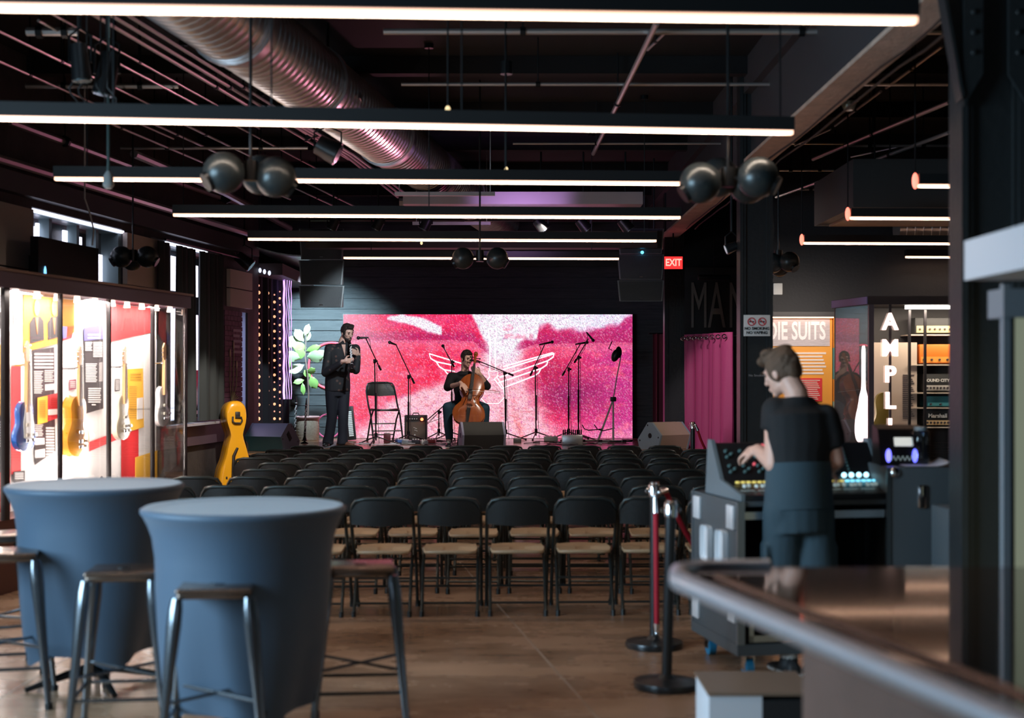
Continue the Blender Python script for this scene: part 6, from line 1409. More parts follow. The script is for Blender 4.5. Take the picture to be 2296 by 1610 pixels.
# guitars hung in the case
def guitar(px, pyb, pyt, off, lab, bt, depth, col, kind, pick=None, W=0.17, BL=0.42):
    d, zb = onC(px, pyb, off); _, zt = onC(px, pyt, off); L = zt-zb
    o = CL(d, zb, off); f = V(1, -0.12, 0).normalized()        # faces the room, a little towards the camera
    yax = -f; zax = V(0, 0, 1); xax = yax.cross(zax)
    t = thing('guitar', lab, 'guitar', o, 0, 'guitars hung in the lit left case'); t.rotation_euler = Matrix((xax, yax, zax)).transposed().to_euler()
    asym = [(a, b*(0.93 if 0.6 < a < 0.95 else 1)) for a, b in bt]
    k = BL
    m = MB(); body_shape(m, outline(bt, k, W, 24, asym), depth, 0.006 if kind == 'solid' else 0.02, k); m.build('body', col, t, smooth=50)
    nm_ = mat('maple_neck', (0.75, 0.45, 0.22), 0.35); dk = mat('rosewood', (0.10, 0.05, 0.03), 0.4)
    y0 = -depth/2-0.012
    m = MB(); m.hexa([V(-0.028, y0-0.006, k-0.08), V(0.028, y0-0.006, k-0.08), V(0.028, y0+0.02, k-0.08), V(-0.028, y0+0.02, k-0.08), V(-0.021, y0-0.006, L-0.16), V(0.021, y0-0.006, L-0.16), V(0.021, y0+0.018, L-0.16), V(-0.021, y0+0.018, L-0.16)]); nk = m.build('neck', nm_, t)
    m = MB(); m.hexa([V(-0.027, y0-0.010, k-0.08), V(0.027, y0-0.010, k-0.08), V(0.027, y0-0.006, k-0.08), V(-0.027, y0-0.006, k-0.08), V(-0.020, y0-0.010, L-0.16), V(0.020, y0-0.010, L-0.16), V(0.020, y0-0.006, L-0.16), V(-0.020, y0-0.006, L-0.16)])
    m.build('fretboard', nm_ if kind == 'solid' else dk, t)
    m = MB(); m.prism([(-0.022, 0), (0.022, 0), (0.042, 0.05), (0.036, 0.15), (0.0, 0.17), (-0.035, 0.13), (-0.036, 0.04)], V(0, y0+0.0, L-0.165), (1, 0, 0), (0, 0, 1), (0, 0.014, 0)); hs = m.build('headstock', nm_, t)
    for j in range(6): m = MB(); s = 1 if j % 2 else -1; m.cyl((s*0.035, y0+0.005, L-0.13+0.02*j), (s*0.058, y0+0.005, L-0.13+0.02*j), 0.006, n=6); m.build('tuner', chrome, hs)
    if pick:
        m = MB(); m.prism([(-0.06, 0.10), (0.10, 0.06), (0.11, 0.2), (0.07, 0.30), (-0.03, 0.36), (-0.07, 0.22)], V(0, -depth/2-0.004-0.006, 0), (1, 0, 0), (0, 0, 1), (0, -0.004, 0)); m.build('pickguard', pick, t)
    for z in (0.12, 0.20): m = MB(); m.bev((0, -depth/2-0.018, z), (0.075, 0.014, 0.028), 0.004); m.build('pickup', mat('ivory_plastic', (0.7, 0.65, 0.55), 0.4) if kind == 'solid' else chrome, t)
    m = MB(); m.bev((0, -depth/2-0.018, 0.075), (0.08, 0.014, 0.025), 0.004); m.build('bridge', chrome, t)
    for x, z in ((0.09, 0.08), (0.115, 0.12)): m = MB(); m.cyl((x, -depth/2-0.005, z), (x, -depth/2-0.028, z), 0.014, 0.012, 12); m.build('knob', chrome, t)
    for s in (-2.5, -1.5, -0.5, 0.5, 1.5, 2.5): m = MB(); m.cyl((s*0.008, -depth/2-0.03, 0.075), (s*0.006, y0-0.014, L-0.15), 0.0009, n=4); m.build('string', chrome, t)
    m = MB(); m.tube([V(-0.05, y0, L-0.18), V(-0.05, y0+0.03, L-0.19), V(0.0, 0.10, L-0.19), V(0.05, y0+0.03, L-0.19), V(0.05, y0, L-0.18)], 0.007, 6); m.build('hanger_fork', chrome, t)
    return t
guitar(53, 1010, 765, -0.15, 'blue solid guitar hung leftmost in the lit case', GT, 0.045, mat('blue_metallic', (0.01, 0.11, 0.42), 0.25, 0.2, coat=0.6), 'solid', mat('white_guard', (0.8, 0.8, 0.8), 0.4), 0.165, 0.38)
guitar(166, 1022, 776, -0.15, 'gold hollow guitar hung second from the left in the lit case', GT, 0.085, mat('gold_lacquer', (0.78, 0.33, 0.03), 0.2, 0.2, coat=0.8), 'hollow', None, 0.21, 0.50)
guitar(272, 985, 776, -0.15, 'cream guitar with red neck edge hung third in the lit case', GT, 0.05, mat('cream_lacquer', (0.8, 0.72, 0.55), 0.25, coat=0.6), 'solid', None, 0.16, 0.40)
guitar(362, 955, 770, -0.13, 'white guitar hung at the right end of the lit case, before the window', GT, 0.045, mat('white_lacquer', (0.8, 0.8, 0.82), 0.25, coat=0.6), 'solid', None, 0.15, 0.38)
m = MB(); wq(m, CL, 13.3, 13.98, 1.30, 1.308, -0.28, -0.03); o = m.build('glass_shelf', pane, case, world=True)

# ---------------- right-hand exhibits
wallr = bpy.data.objects['wall_right_partition']
# orange suits exhibit
YE = 16.75; s_ = F/YE
def R_(px, py, d=YE): return P(px, py, d)
ex = thing('exhibit_panel', 'big lit orange wall panel headed NUDIE SUITS, behind the sound engineer', 'exhibit panel', R_(1780, 1000)); ex.location.z = 0
x0 = R_(1662, 0).x; x1 = R_(1866, 0).x
m = MB(); m.bb(x0, x1, YE, YE+0.12, 0.0, R_(0, 712).z); m.build('orange_board', orr, ex, world=True)
m = MB(); m.bb(x0, x1-0.03, YE-0.01, YE, R_(0, 776).z, R_(0, 714).z); m.build('grey_header', mat('header_grey', (0.42, 0.38, 0.40), 0.6, col2=(0.62, 0.55, 0.56), scale=60, stretch=(0.2, 1, 3)), ex, world=True)
text('header_lettering', 'NUDIE SUITS', V(R_(1762, 0).x, YE-0.013, R_(0, 744).z), 0.29, mat('header_white', (0.9, 0.85, 0.85), 0.5), ex, sx=0.56, bold=0.008)
mm = mat('soft_white_ink', (0.85, 0.72, 0.62), 0.6)
m = MB()
for i in range(7):
    z = R_(0, 790+i*7.5).z; m.bb(R_(1772, 0).x, R_(1852-8*((i*3) % 4)/3, 0).x, YE-0.006, YE, z-0.022, z)
m.build('text_block', mm, ex, world=True)
m = MB(); m.bb(R_(1765, 0).x, R_(1843, 0).x, YE-0.01, YE, R_(0, 900).z, R_(0, 848).z); rb = m.build('red_box', rdd, ex, world=True)
m = MB()
for i in range(11):
    z = R_(0, 852+i*4.2).z; m.bb(R_(1790, 0).x, R_(1838-6*((i*3) % 4)/3, 0).x, YE-0.014, YE-0.01, z-0.008, z)
m.build('text_lines', mm, rb, world=True)
m = MB(); m.sph(V(R_(1738, 0).x, YE-0.002, R_(0, 788).z), (0.06, 0.008, 0.05), 16, 8); m.build('white_emblem', mm, ex, world=True)
m = MB(); m.bb(x0, x1, YE-0.10, YE+0.02, R_(0, 711).z, R_(0, 700).z); m.build('top_trim', dark, ex, world=True)
m = MB(); m.bb(x0, x1, YE-0.08, YE-0.05, R_(0, 713.5).z, R_(0, 711).z); m.build('light_strip', mat('warm_strip', (1, .6, .4), 0.4, 0, (1, 0.5, 0.3), 4), ex, world=True)
alight('exhibit_lamp', V((x0+x1)/2+0.2, YE-0.9, 2.5), V((x0+x1)/2+0.2, YE, 1.2), 0.9, 0.1, 15, (1.0, 0.86, 0.75))
for i, (a, b, mt) in enumerate(((712, 780, orr), (780, 850, mat('print_teal', (0.12, 0.4, 0.42), 0.6)), (850, 900, orr), (900, 985, mat('print_pale_teal', (0.4, 0.6, 0.5), 0.6)))):
    m = MB(); m.bb(R_(1868, 0).x, R_(1879, 0).x, YE-0.05, YE+0.1, R_(0, b).z, R_(0, a).z); m.build('side_strip', mt, ex, world=True)
# glass case with the vertical sign
yF = 14.0; xa = P(1950, 0, yF).x; xb = xa+3.0; yB = 14.85; xl = P(1875, 0, 14.76).x
cz = thing('display_case', 'tall glass case with the vertical lit AMPLIFIED sign on the right', 'display case', (xa+1.2, yF+0.5, 0))
ZT = 2.40; ZF2 = P(0, 683, yF).z
def hx(mb, x0, x1, x0b, x1b, y0, y1, z0, z1): mb.hexa([V(x0, y0, z0), V(x1, y0, z0), V(x1b, y1, z0), V(x0b, y1, z0), V(x0, y0, z1), V(x1, y0, z1), V(x1b, y1, z1), V(x0b, y1, z1)])
m = MB(); hx(m, xa-0.02, xb, xl-0.02, xb, yF-0.02, yB, ZF2, ZT); m.build('fascia', dark, cz, world=True)
m = MB(); hx(m, xa-0.03, xa-0.015, xl-0.03, xl-0.015, yF, yB, ZF2+0.005, ZT-0.005); m.build('lilac_side_trim', mat('lilac_trim', (0.25, 0.18, 0.38), 0.4), cz, world=True)
m = MB(); hx(m, xa, xb, xl, xb, yF, yB, 0, 0.35); m.build('plinth', dark, cz, world=True)
m = MB(); m.bb(xl, xb, yB-0.04, yB, 0.35, ZF2); m.build('rear_panel', mat('case_rear', (0.05, 0.045, 0.045), 0.6), cz, world=True)
m = MB(); m.bb(xa+0.03, xb, yF, yF+0.008, 0.36, ZF2); m.build('front_glass', pane, cz, world=True)
m = MB(); hx(m, xa, xa+0.006, xl, xl+0.006, yF+0.02, yB-0.05, 0.36, ZF2); m.build('side_glass', pane, cz, world=True)
m = MB(); m.bb(xa-0.01, xa+0.04, yF-0.01, yF+0.04, 0.35, ZF2); m.build('corner_post', mat('grey_post', (0.10, 0.09, 0.11), 0.35, 0.5), cz, world=True)
for px in (2040, 2075):
    x = P(px, 0, yF+0.3).x; m = MB(); m.bb(x-0.012, x+0.012, yF+0.3, yF+0.33, 0.35, ZF2); m.build('inner_post', dark, cz, world=True)
sg = thing('neon_sign', 'vertical lit letters spelling AMPLIFIED at the front of the right glass case', 'neon sign', P(1995, 1250, yF-0.05))
lit = mat('letter_light', (1, .8, .75), 0.5, 0, (1.0, 0.66, 0.58), 3.6)
for i, ch in enumerate('AMPLIFIED'):
    q = P(1996, 723+59*i, yF-0.03); text('letter_'+ch.lower(), ch, q, 0.225, lit, sg, bold=0.006, depth=0.03, sx=0.95)
m = MB(); q = P(1996, 700, yF-0.012); m.bb(q.x-0.012, q.x+0.012, yF-0.013, yF-0.004, 0.35, ZF2); m.build('mounting_bar', dark, sg, world=True)
m = MB(); m.bb(P(2030, 0, yF+0.1).x, P(2250, 0, yF+0.1).x, yF+0.08, yF+0.12, P(0, 692, yF).z, P(0, 684, yF).z)
m.build('light_strip', mat('cool_strip', (1, 1, 1), 0.4, 0, (1.0, 0.93, 0.85), 6), cz, world=True)
gl = thing('neon_sign', 'white glowing guitar silhouette standing inside the left side of the right case', 'neon sign', P(1938, 1000, 14.4))
m = MB(); G2_ = [(0, 0.1), (0.05, 0.75), (0.14, 1.0), (0.28, 0.92), (0.40, 0.62), (0.50, 0.45), (0.55, 0.28), (0.60, 0.22), (0.8, 0.2), (0.95, 0.2), (1.0, 0.12)]
q = P(1936, 1000, 14.4); Lg = P(0, 775, 14.4).z-q.z
o_ = outline(G2_, Lg, 0.085, 26); m.loft([[V(x, -0.012, z) for x, z in o_], [V(x, 0.012, z) for x, z in o_]]); o = m.build('guitar_tube', mat('white_pink_light', (1, 1, 1), 0.5, 0, (1.0, 0.80, 0.82), 3.0), gl); gl.location = q
m = MB(); m.cyl((0, 0, -q.z+0.35), (0, 0, 0.02), 0.012, n=8); m.build('support_rod', dark, gl)
def amp(px0, px1, py0, py1, d, face, panel, lab, txt=None, tcol=None, pw=0.25, knobs=8, topstrip=False):
    a = P(px0, py1, d); b = P(px1, py0, d); t = thing('guitar_amplifier', lab, 'amplifier', ((a.x+b.x)/2, d, a.z), 0, 'amplifiers on the shelves of the right case'); H = b.z-a.z
    m = MB(); m.bev(((a.x+b.x)/2, d+0.13, (a.z+b.z)/2), (b.x-a.x, 0.25, H), 0.012); m.build('cabinet', face, t, world=True)
    ph = H*pw; pz = (b.z-ph/2-0.01) if topstrip else (a.z+ph/2+0.01)
    m = MB(); m.box(((a.x+b.x)/2, d-0.002, pz), ((b.x-a.x)*0.94, 0.012, ph)); pn = m.build('control_panel', panel, t, world=True)
    for k in range(knobs): m = MB(); x = a.x+(b.x-a.x)*(0.1+0.8*k/(knobs-1)); m.cyl((x, d-0.008, pz), (x, d-0.025, pz), 0.012, 0.010, 8); m.build('knob', blk, t, world=True)
    if txt: text('badge_lettering', txt, V((a.x+b.x)/2-0.02, d-0.012, (a.z+b.z)/2+(0 if pw > 0.3 else ph*0.4)), 0.042 if len(txt) > 8 else 0.058, tcol, t, bold=0.001)
    return t
wln = mat('badge_white', (0.8, 0.78, 0.72), 0.4); dS = 14.50
cream = mat('cream_panel', (0.72, 0.5, 0.26), 0.5)
amp(2052, 2150, 712, 748, dS, mat('amp_dark', (0.03, 0.03, 0.03), 0.6), cream, 'amplifier head with cream knob strip, on the top shelf of the right case', pw=0.42)
amp(2062, 2150, 772, 815, dS, mat('amp_orange', (0.75, 0.16, 0.015), 0.5), mat('orange_panel', (0.8, 0.3, 0.05), 0.5), 'orange amplifier on the second shelf of the right case', pw=0.3, knobs=5)
amp(2072, 2138, 838, 878, dS, mat('amp_dark', (0.03, 0.03, 0.03), 0.6), mat('silver_panel', (0.5, 0.47, 0.42), 0.4), 'black amplifier lettered SOUND CITY, on the third shelf', 'SOUND CITY', wln, pw=0.3)
amp(2078, 2160, 888, 912, dS, mat('amp_teal', (0.03, 0.17, 0.19), 0.6), mat('teal_panel', (0.05, 0.25, 0.28), 0.5), 'teal amplifier on the fourth shelf of the right case', pw=0.3, knobs=4)
amp(2072, 2140, 918, 955, dS, mat('amp_dark', (0.03, 0.03, 0.03), 0.6), cream, 'black amplifier with white script lettering, on the lowest visible shelf', 'Marshall', wln, pw=0.28)
for k, py in enumerate((750, 817, 880, 913.5, 957)):
    z = P(0, py, dS).z; m = MB(); m.bb(P(2036, 0, dS).x, xb-0.02, dS-0.03, yB-0.05, z-0.012, z); m.build('shelf', mat('lit_shelf_edge', (0.6, 0.5, 0.4), 0.4), cz, world=True)
q0 = P(1956, 958, 14.5); q1 = P(2056, 768, 14.5)
t = thing('info_board', 'beige text board inside the right case beside the lit letters', 'sign board', ((q0.x+q1.x)/2, 14.5, q0.z))
m = MB(); m.bb(q0.x, q1.x, 14.5, 14.52, 0.36, q1.z); m.build('board', mat('beige_board', (0.52, 0.42, 0.34), 0.6), t, world=True)
m = MB()
for i in range(22):
    z = P(0, 840+i*4.6, 14.5).z; m.bb(P(2024, 0, 14.5).x, P(2050-7*((i*3) % 4)/3, 0, 14.5).x, 14.494, 14.5, z-0.008, z)
m.build('text_lines', blk, t, world=True)
q = P(1978, 930, 14.3); t = thing('gold_ornament', 'olive gold curved instrument standing low inside the right case', 'instrument', (q.x, 14.3, 0.36))
m = MB(); zt = P(0, 898, 14.3).z-0.36; o_ = outline(GT, 0.5, 0.10, 20); m.loft([[V(x, -0.03, z+zt-0.42) for x, z in o_], [V(x, 0.03, z+zt-0.42) for x, z in o_]]); m.build('body', mat('olive_gold', (0.35, 0.27, 0.06), 0.35, 0.4), t)
m = MB(); m.cyl((0, 0, 0), (0, 0, zt-0.3), 0.015, n=8); m.build('stand_rod', dark, t)
alight('right_case_lamp', V(xa+0.8, yF+0.25, ZF2-0.05), V(xa+0.8, yF+0.45, 1.3), 1.3, 0.12, 22, (1.0, 0.82, 0.65))
# thermostat-like white square and the no smoking sign on the column
q = P(1744, 648, 16.97); m = MB(); m.bev((0, 0, 0), (0.11, 0.03, 0.14), 0.008); o = m.build('wall_sensor', white); o.location = q
tag(o, 'small white square sensor on the dark wall right of the middle column', 'wall sensor')
q = P(1697, 730, 12.993); hw = 30/(F/12.9); hh = 24/(F/12.9)
t = thing('no_smoking_sign', 'white NO SMOKING NO VAPING sign on the middle column', 'sign', q)
m = MB(); m.bev(q, (hw*2, 0.008, hh*2), 0.003); m.build('plate', white, t, world=True)
rd = mat('sign_red', (0.6, 0.05, 0.06), 0.5)
for s in (-1, 1):
    c = q+V(s*0.048, -0.006, 0.035); m = MB(); m.torus(c, 0.034, 0.005, Matrix.Rotation(PI/2, 3, 'X'), 24, 6); m.box(c, (0.06, 0.004, 0.008), Matrix.Rotation(PI/4, 3, 'Y')); m.build('prohibition_ring', rd, t, world=True)
    m = MB(); m.box(c+V(0, 0.001, 0), (0.045, 0.003, 0.010)); m.build('cigarette_mark', black, t, world=True)
text('sign_lettering', 'NO SMOKING', q+V(0, -0.006, -0.028), 0.036, black, t, bold=0.0008); text('sign_lettering', 'NO VAPING', q+V(0, -0.006, -0.066), 0.036, black, t, bold=0.0008)
m = MB(); q = P(1697, 842, 12.996); o = text('small_caption', 'No Smoking', q, 0.03, grp_); tag(o, 'faint small lettering low on the middle column', 'lettering')
# ================= foreground furniture =================
clothm = mat('stretch_cloth', (0.036, 0.072, 0.118), 0.55, bump=0.05, bscale=200)
clothm.node_tree.nodes['Principled BSDF'].inputs['Sheen Weight'].default_value = 0.25
def cocktail(px, py, s, R0, H, lab, z0, rz=0.4):
    d = F/s; x = (px-CX)/s; t = thing('cocktail_table', lab, 'table', (x, d, 0), rz, 'tall cloth-covered cocktail tables')
    m = MB(); rings = []
    prof = [(0.02, H-0.004), (0.72, H-0.004), (0.90, H-0.002), (0.96, H+0.004), (1.0, H-0.006), (1.0, H-0.022), (0.975, H-0.035), (0.93, H-0.075), (0.885, H-0.13), (0.855, H-0.22), (0.84, H-0.36), (0.80, H-0.58), (0.745, H-0.76), (0.70, z0+0.02), (0.695, z0)]
    N = 48
    for k, (r, z) in enumerate(prof):
        f = max(0, (H-z)/(H-z0)) ; g = []
        for i in range(N):
            a = 2*PI*i/N; c4 = math.cos(4*a); rr = R0*r*(1+0.10*f**2*(c4-0.2)+(0.012*math.sin(9*a)*f if f > .1 else 0)); zz = z-(0.06*f**6*(c4 > 0)*c4)
            g.append(V(rr*math.cos(a), rr*math.sin(a), zz))
        rings.append(g)
    m.loft(rings, cap=False); m.build('stretch_cover', clothm, t, smooth=80)
    m = MB(); m.cyl((0, 0, H-0.03), (0, 0, H-0.006), R0*0.97, n=40); m.build('tabletop', plastic, t)
    m = MB(); m.cyl((0, 0, 0.05), (0, 0, H-0.03), 0.035, n=14); m.build('pole', blackm, t)
    for k in range(4):
        a = k*PI/2; m = MB(); m.tube([V(0, 0, 0.10), V(0.15*math.cos(a), 0.15*math.sin(a), 0.07), V(0.36*math.cos(a), 0.36*math.sin(a), 0.015)], [0.028, 0.022, 0.015], 8); m.build('leg', blackm, t, smooth=60)
    return t
cocktail(548, 1135, 500, 0.455, 1.05, 'nearest blue-lit tall table under a stretch cover', 0.17)
cocktail(214, 1085, 425, 0.46, 1.06, 'dark tall table under a stretch cover, left and behind the nearest one', 0.20, 0.55)
stm = mat('stool_gunmetal', (0.16, 0.18, 0.20), 0.22, 0.9, coat=0.4)
sts = mat('stool_seat_bronze', (0.20, 0.15, 0.12), 0.25, 0.9)
def stool(px, py, s, rz, lab, H=0.76, leg=stm, seat=sts):
    d = F/s; x = (px-CX)/s; t = thing('bar_stool', lab, 'stool', (x, d, 0), rz, 'metal bar stools round the tall tables')
    m = MB(); m.bev((0, 0, H-0.012), (0.31, 0.31, 0.022), 0.010, None, 3); m.bev((0, 0, H-0.03), (0.30, 0.30, 0.03), 0.012); m.build('seat', seat, t, smooth=50)
    m = MB(); m.cyl((0, 0, H-0.002), (0, 0, H+0.0015), 0.03, n=16); m.build('seat_hole_ring', blackm, t)
    for sx in (-1, 1):
        for sy in (-1, 1):
            a = V(sx*0.148, sy*0.148, H-0.035); b = V(sx*0.215, sy*0.215, 0.0); u = (b-a).normalized(); o1 = V(sx, sy, 0).normalized(); w_ = u.cross(o1).normalized()
            m = MB(); rings = []
            for k, (f, wd, dp_) in enumerate(((0, 0.026, 0.020), (0.06, 0.034, 0.026), (0.16, 0.036, 0.028), (0.4, 0.028, 0.022), (0.75, 0.020, 0.016), (1.0, 0.016, 0.013))):
                c = a.lerp(b, f); rings.append([c+w_*wd*math.cos(g)+o1*dp_*math.sin(g) for g in [2*PI*i/12 for i in range(12)]])
            m.loft(rings); lg = m.build('leg', leg, t, smooth=60)
            m = MB(); m.cyl(b, b+V(0, 0, 0.03), 0.02, n=10); m.build('rubber_foot', blackm, lg)
    zc = 0.30
    for sx, sy in ((1, 1), (1, -1)):
        m = MB(); k = 0.148+(0.067)*(1-zc/H); m.cyl((-sx*k, -sy*k, zc), (sx*k, sy*k, zc), 0.008, n=8); m.build('cross_brace', leg, t)
    k = 0.148+0.067*(1-0.2/H)
    for a, b in (((-k, -k), (k, -k)), ((k, -k), (k, k)), ((k, k), (-k, k)), ((-k, k), (-k, -k))):
        m = MB(); m.cyl((a[0], a[1], 0.2), (b[0], b[1], 0.2), 0.009, n=8); m.build('foot_rail', leg, t)
    return t
stool(487, 1305, 532, 0.10, 'bar stool in front of the nearest tall table, overlapping its cover')
stool(278, 1270, 492, 0.12, 'bar stool between the two tall tables, with blue-lit left leg')
stool(808, 1262, 482, 0.10, 'bar stool right of the nearest tall table, seat catching warm light')
stool(15, 1232, 448, 0.25, 'bar stool at the left frame edge, nearer one')
stool(-10, 1195, 405, 0.5, 'bar stool at the left frame edge, farther one')
stool(318, 1205, 412, 0.4, 'bar stool mostly hidden behind the tall tables')
# stanchions with red ropes
pol = mat('stanchion_black', (0.05, 0.055, 0.06), 0.3, 0.7)
redr = mat('red_velvet_rope', (0.45, 0.01, 0.03), 0.7, bump=0.2, bscale=80)
def stanchion(x, d, lab, lean=0.0, h=1.0):
    t = thing('stanchion', lab, 'barrier post', (x, d, 0), 0, 'black rope stanchions', (0, -lean, 0))
    m = MB(); m.lathe([(0.01, 0.0), (0.17, 0.0), (0.175, 0.02), (0.17, 0.035), (0.05, 0.05), (0.03, 0.07)], (0, 0, 0), 32); m.build('base', pol, t)
    m = MB(); m.cyl((0, 0, 0.05), (0, 0, h-0.06), 0.028, n=18); m.build('pole', pol, t)
    m = MB(); m.lathe([(0.028, h-0.09), (0.034, h-0.085), (0.034, h-0.02), (0.028, h-0.01), (0.03, h), (0.001, h+0.002)], (0, 0, 0), 20); m.build('chrome_collar', chrome, t)
    for a in (0.3, 3.4): m = MB(); m.torus((0.043*math.cos(a), 0.043*math.sin(a), h-0.05), 0.012, 0.003, Matrix.Rotation(PI/2, 3, 'X'), 12, 5); m.build('hook_ring', chrome, t)
    return t
s1 = 373.0; s2 = 428.0
A1 = V((1467-CX)/s1, F/s1, 0); A2 = V((1494-CX)/s2, F/s2, 0)
stanchion(A1.x, A1.y, 'black stanchion with round base, the farther one of the near pair', 0.0, 0.99)
stanchion(A2.x, A2.y, 'black stanchion with round base, the nearest one', -0.025, 0.98)
top1 = V(A1.x, A1.y, 0.93)
def ropeobj(pts, lab, cat="rope", r=0.016):
    t = thing('barrier_rope', lab, cat, pts[0], 0, 'red barrier ropes')
    m = MB(); m.tube(pts[1:-1], r, 12); m.build('rope_cord', redr, t, world=True, smooth=80)
    for a, b in ((pts[0], pts[1]), (pts[-1], pts[-2])):
        m = MB(); m.cyl(a, b, 0.013, 0.022, n=12); m.sph(a, 0.016, 10, 6); m.build('chrome_end', chrome, t, world=True)
ropeobj([top1+V(0.0, -0.045, -0.02), top1+V(0.004, -0.05, -0.12), top1+V(0.006, -0.05, -0.3), top1+V(0.008, -0.05, -0.55), top1+V(0.010, -0.05, -0.78), top1+V(0.010, -0.05, -0.84)], 'red rope hanging straight down against the farther near stanchion')
e = P(1562, 1235, 8.7)
ropeobj([V((1478-CX)/s1, A1.y-0.02, 0.93), P(1492, 1100, A1.y+0.05), P(1510, 1140, 8.6), P(1535, 1190, 8.65), e, e+V(0.05, 0.02, -0.1)], 'red rope running from the near stanchion behind the flight case')
q = P(1553, 985, 17.6); t0 = stanchion(q.x, 17.6, 'far small stanchion in front of the magenta curtain', 0, 1.04)
ropeobj([V(q.x+0.03, 17.57, 1.0), V(q.x+0.06, 17.57, 0.93), V(q.x+0.10, 17.6, 0.82), V(q.x+0.16, 17.65, 0.70), V(q.x+0.2, 17.7, 0.6)], 'short red rope at the far stanchion before the magenta curtain')
# ---------------- flight case desk with mixing console
def rotd(o, a): return Matrix.Rotation(a, 3, 'Z') @ Vector(o)
fcm = mat('flight_case_laminate', (0.075, 0.09, 0.10), 0.5, bump=0.1, bscale=120)
DX, DY, DA = 1.215, 7.62, 0.187
latchm = mat('bright_latch', (0.85, 0.88, 0.92), 0.45, 0.35)
desk = thing('flight_case_desk', 'black wheeled flight case with silver latches holding the mixing console', 'flight case', (DX, DY, 0), DA)
W_ = 1.02; Dp = 0.78
for x in (0.01, W_-0.01):
    m = MB(); m.bb(x-0.012, x+0.012, 0.0, Dp, 0.19, 0.955); sd = m.build('end_panel', fcm, desk)
    for y in (0.0, Dp): m = MB(); m.bb(x-0.02, x+0.02, y-0.012, y+0.012, 0.19, 0.955); m.build('edge_trim', mat('grey_trim', (0.25, 0.28, 0.3), 0.4, 0.7), sd)
    s = -1 if x < 0.5 else 1
    for y, z0, z1 in ((0.10, 0.80, 0.93), (0.68, 0.80, 0.93), (0.08, 0.30, 0.42), (0.70, 0.22, 0.34)):
        m = MB(); m.bev((x+s*0.02, y, (z0+z1)/2), (0.02, 0.11, z1-z0), 0.006); m.build('corner_plate', latchm, sd)
    for y in (0.24, 0.50):
        m = MB(); m.bev((x+s*0.018, y, 0.68), (0.012, 0.14, 0.20), 0.03); m.build('butterfly_latch', latchm, sd)
m = MB(); m.bb(0.0, W_, 0.0, Dp, 0.93, 0.955); m.build('desk_top', fcm, desk)
m = MB(); m.bb(0.02, W_-0.02, -0.004, 0.03, 0.86, 0.90); m.build('front_rail', alu, desk)
m = MB(); m.bb(0.02, W_-0.02, Dp-0.03, Dp, 0.19, 0.93); m.build('rear_panel', matte, desk)
m = MB(); m.bb(-0.01, W_+0.01, -0.01, Dp+0.01, 0.13, 0.19); m.build('dolly_board', fcm, desk)
m = MB(); m.bb(0.06, 0.42, 0.0, 0.02, 0.20, 0.235); m.bb(0.06, 0.085, 0.0, 0.02, 0.20, 0.40); m.build('dolly_frame', alu, desk)
whm = mat('blue_wheel', (0.02, 0.22, 0.42), 0.4)
for x in (0.08, W_-0.08):
    for y in (0.08, Dp-0.08):
        m = MB(); m.cyl((x-0.02, y, 0.05), (x+0.02, y, 0.05), 0.05, n=20); wl = m.build('wheel', whm, desk)
        m = MB(); m.bb(x-0.028, x-0.022, y-0.03, y+0.03, 0.04, 0.13); m.bb(x+0.022, x+0.028, y-0.03, y+0.03, 0.04, 0.13); m.bb(x-0.03, x+0.03, y-0.035, y+0.035, 0.12, 0.135); m.build('caster_fork', chrome, wl)
con = thing('mixing_console', 'large black mixing console with lit buttons on the flight case desk', 'mixing console', (DX, DY, 0.955), DA)
chk = mat('console_cheek', (0.20, 0.25, 0.28), 0.35, 0.3)
prof = [(0.02, 0.0), (0.02, 0.035), (0.36, 0.095), (0.52, 0.31), (0.58, 0.31), (0.62, 0.0)]
for x in (0.02, W_-0.045):
    m = MB(); m.prism(prof, V(x, 0, 0), (0, 1, 0), (0, 0, 1), (0.022, 0, 0)); m.build('side_cheek', chk, con)
bprof = [(a*0.99+0.002, b*0.93) for a, b in prof]
cb = mat('console_black', (0.010, 0.010, 0.012), 0.4)
m = MB(); m.prism(bprof, V(0.042, 0, 0), (0, 1, 0), (0, 0, 1), (W_-0.087, 0, 0)); m.build('chassis', cb, con)
def onslope(y): return 0.035*0.93+(y-0.02)/(0.34)*(0.06*0.93)+0.004
def onmeter(t_): return V(0, 0.36+0.16*t_-0.006, 0.095*0.93+t_*(0.215*0.93)+0.004)
yb = mat('yellow_button', (0.9, 0.75, 0.2), 0.4, 0, (1.0, 0.78, 0.2), 0.55); gb = mat('grey_fader', (0.55, 0.6, 0.6), 0.4, 0, (0.6, 0.8, 0.8), 0.25)
for k in range(26):
    x = 0.09+k*0.0325
    if x > W_-0.08: break
    m = MB(); m.bev((x, 0.27, onslope(0.27)+0.006), (0.022, 0.018, 0.012), 0.003); m.build('lit_button', yb if k < 20 else mat('cyan_button', (0.2, .6, .8), 0.4, 0, (0.2, 0.75, 1.0), 1.5), con)
    m = MB(); m.bev((x, 0.16+0.02*math.sin(k*1.9), onslope(0.16)+0.012), (0.012, 0.03, 0.018), 0.003); m.build('fader', gb, con)
for k in range(8):
    m = MB(); m.box((0.09+0.1*k, 0.11, onslope(0.11)), (0.08, 0.006, 0.002)); m.build('scribble_strip', gb, con)
kn = mat('teal_knob', (0.10, 0.18, 0.18), 0.4)
nr = (onmeter(1)-onmeter(0)).normalized(); nn = V(0, -nr.z, nr.y)
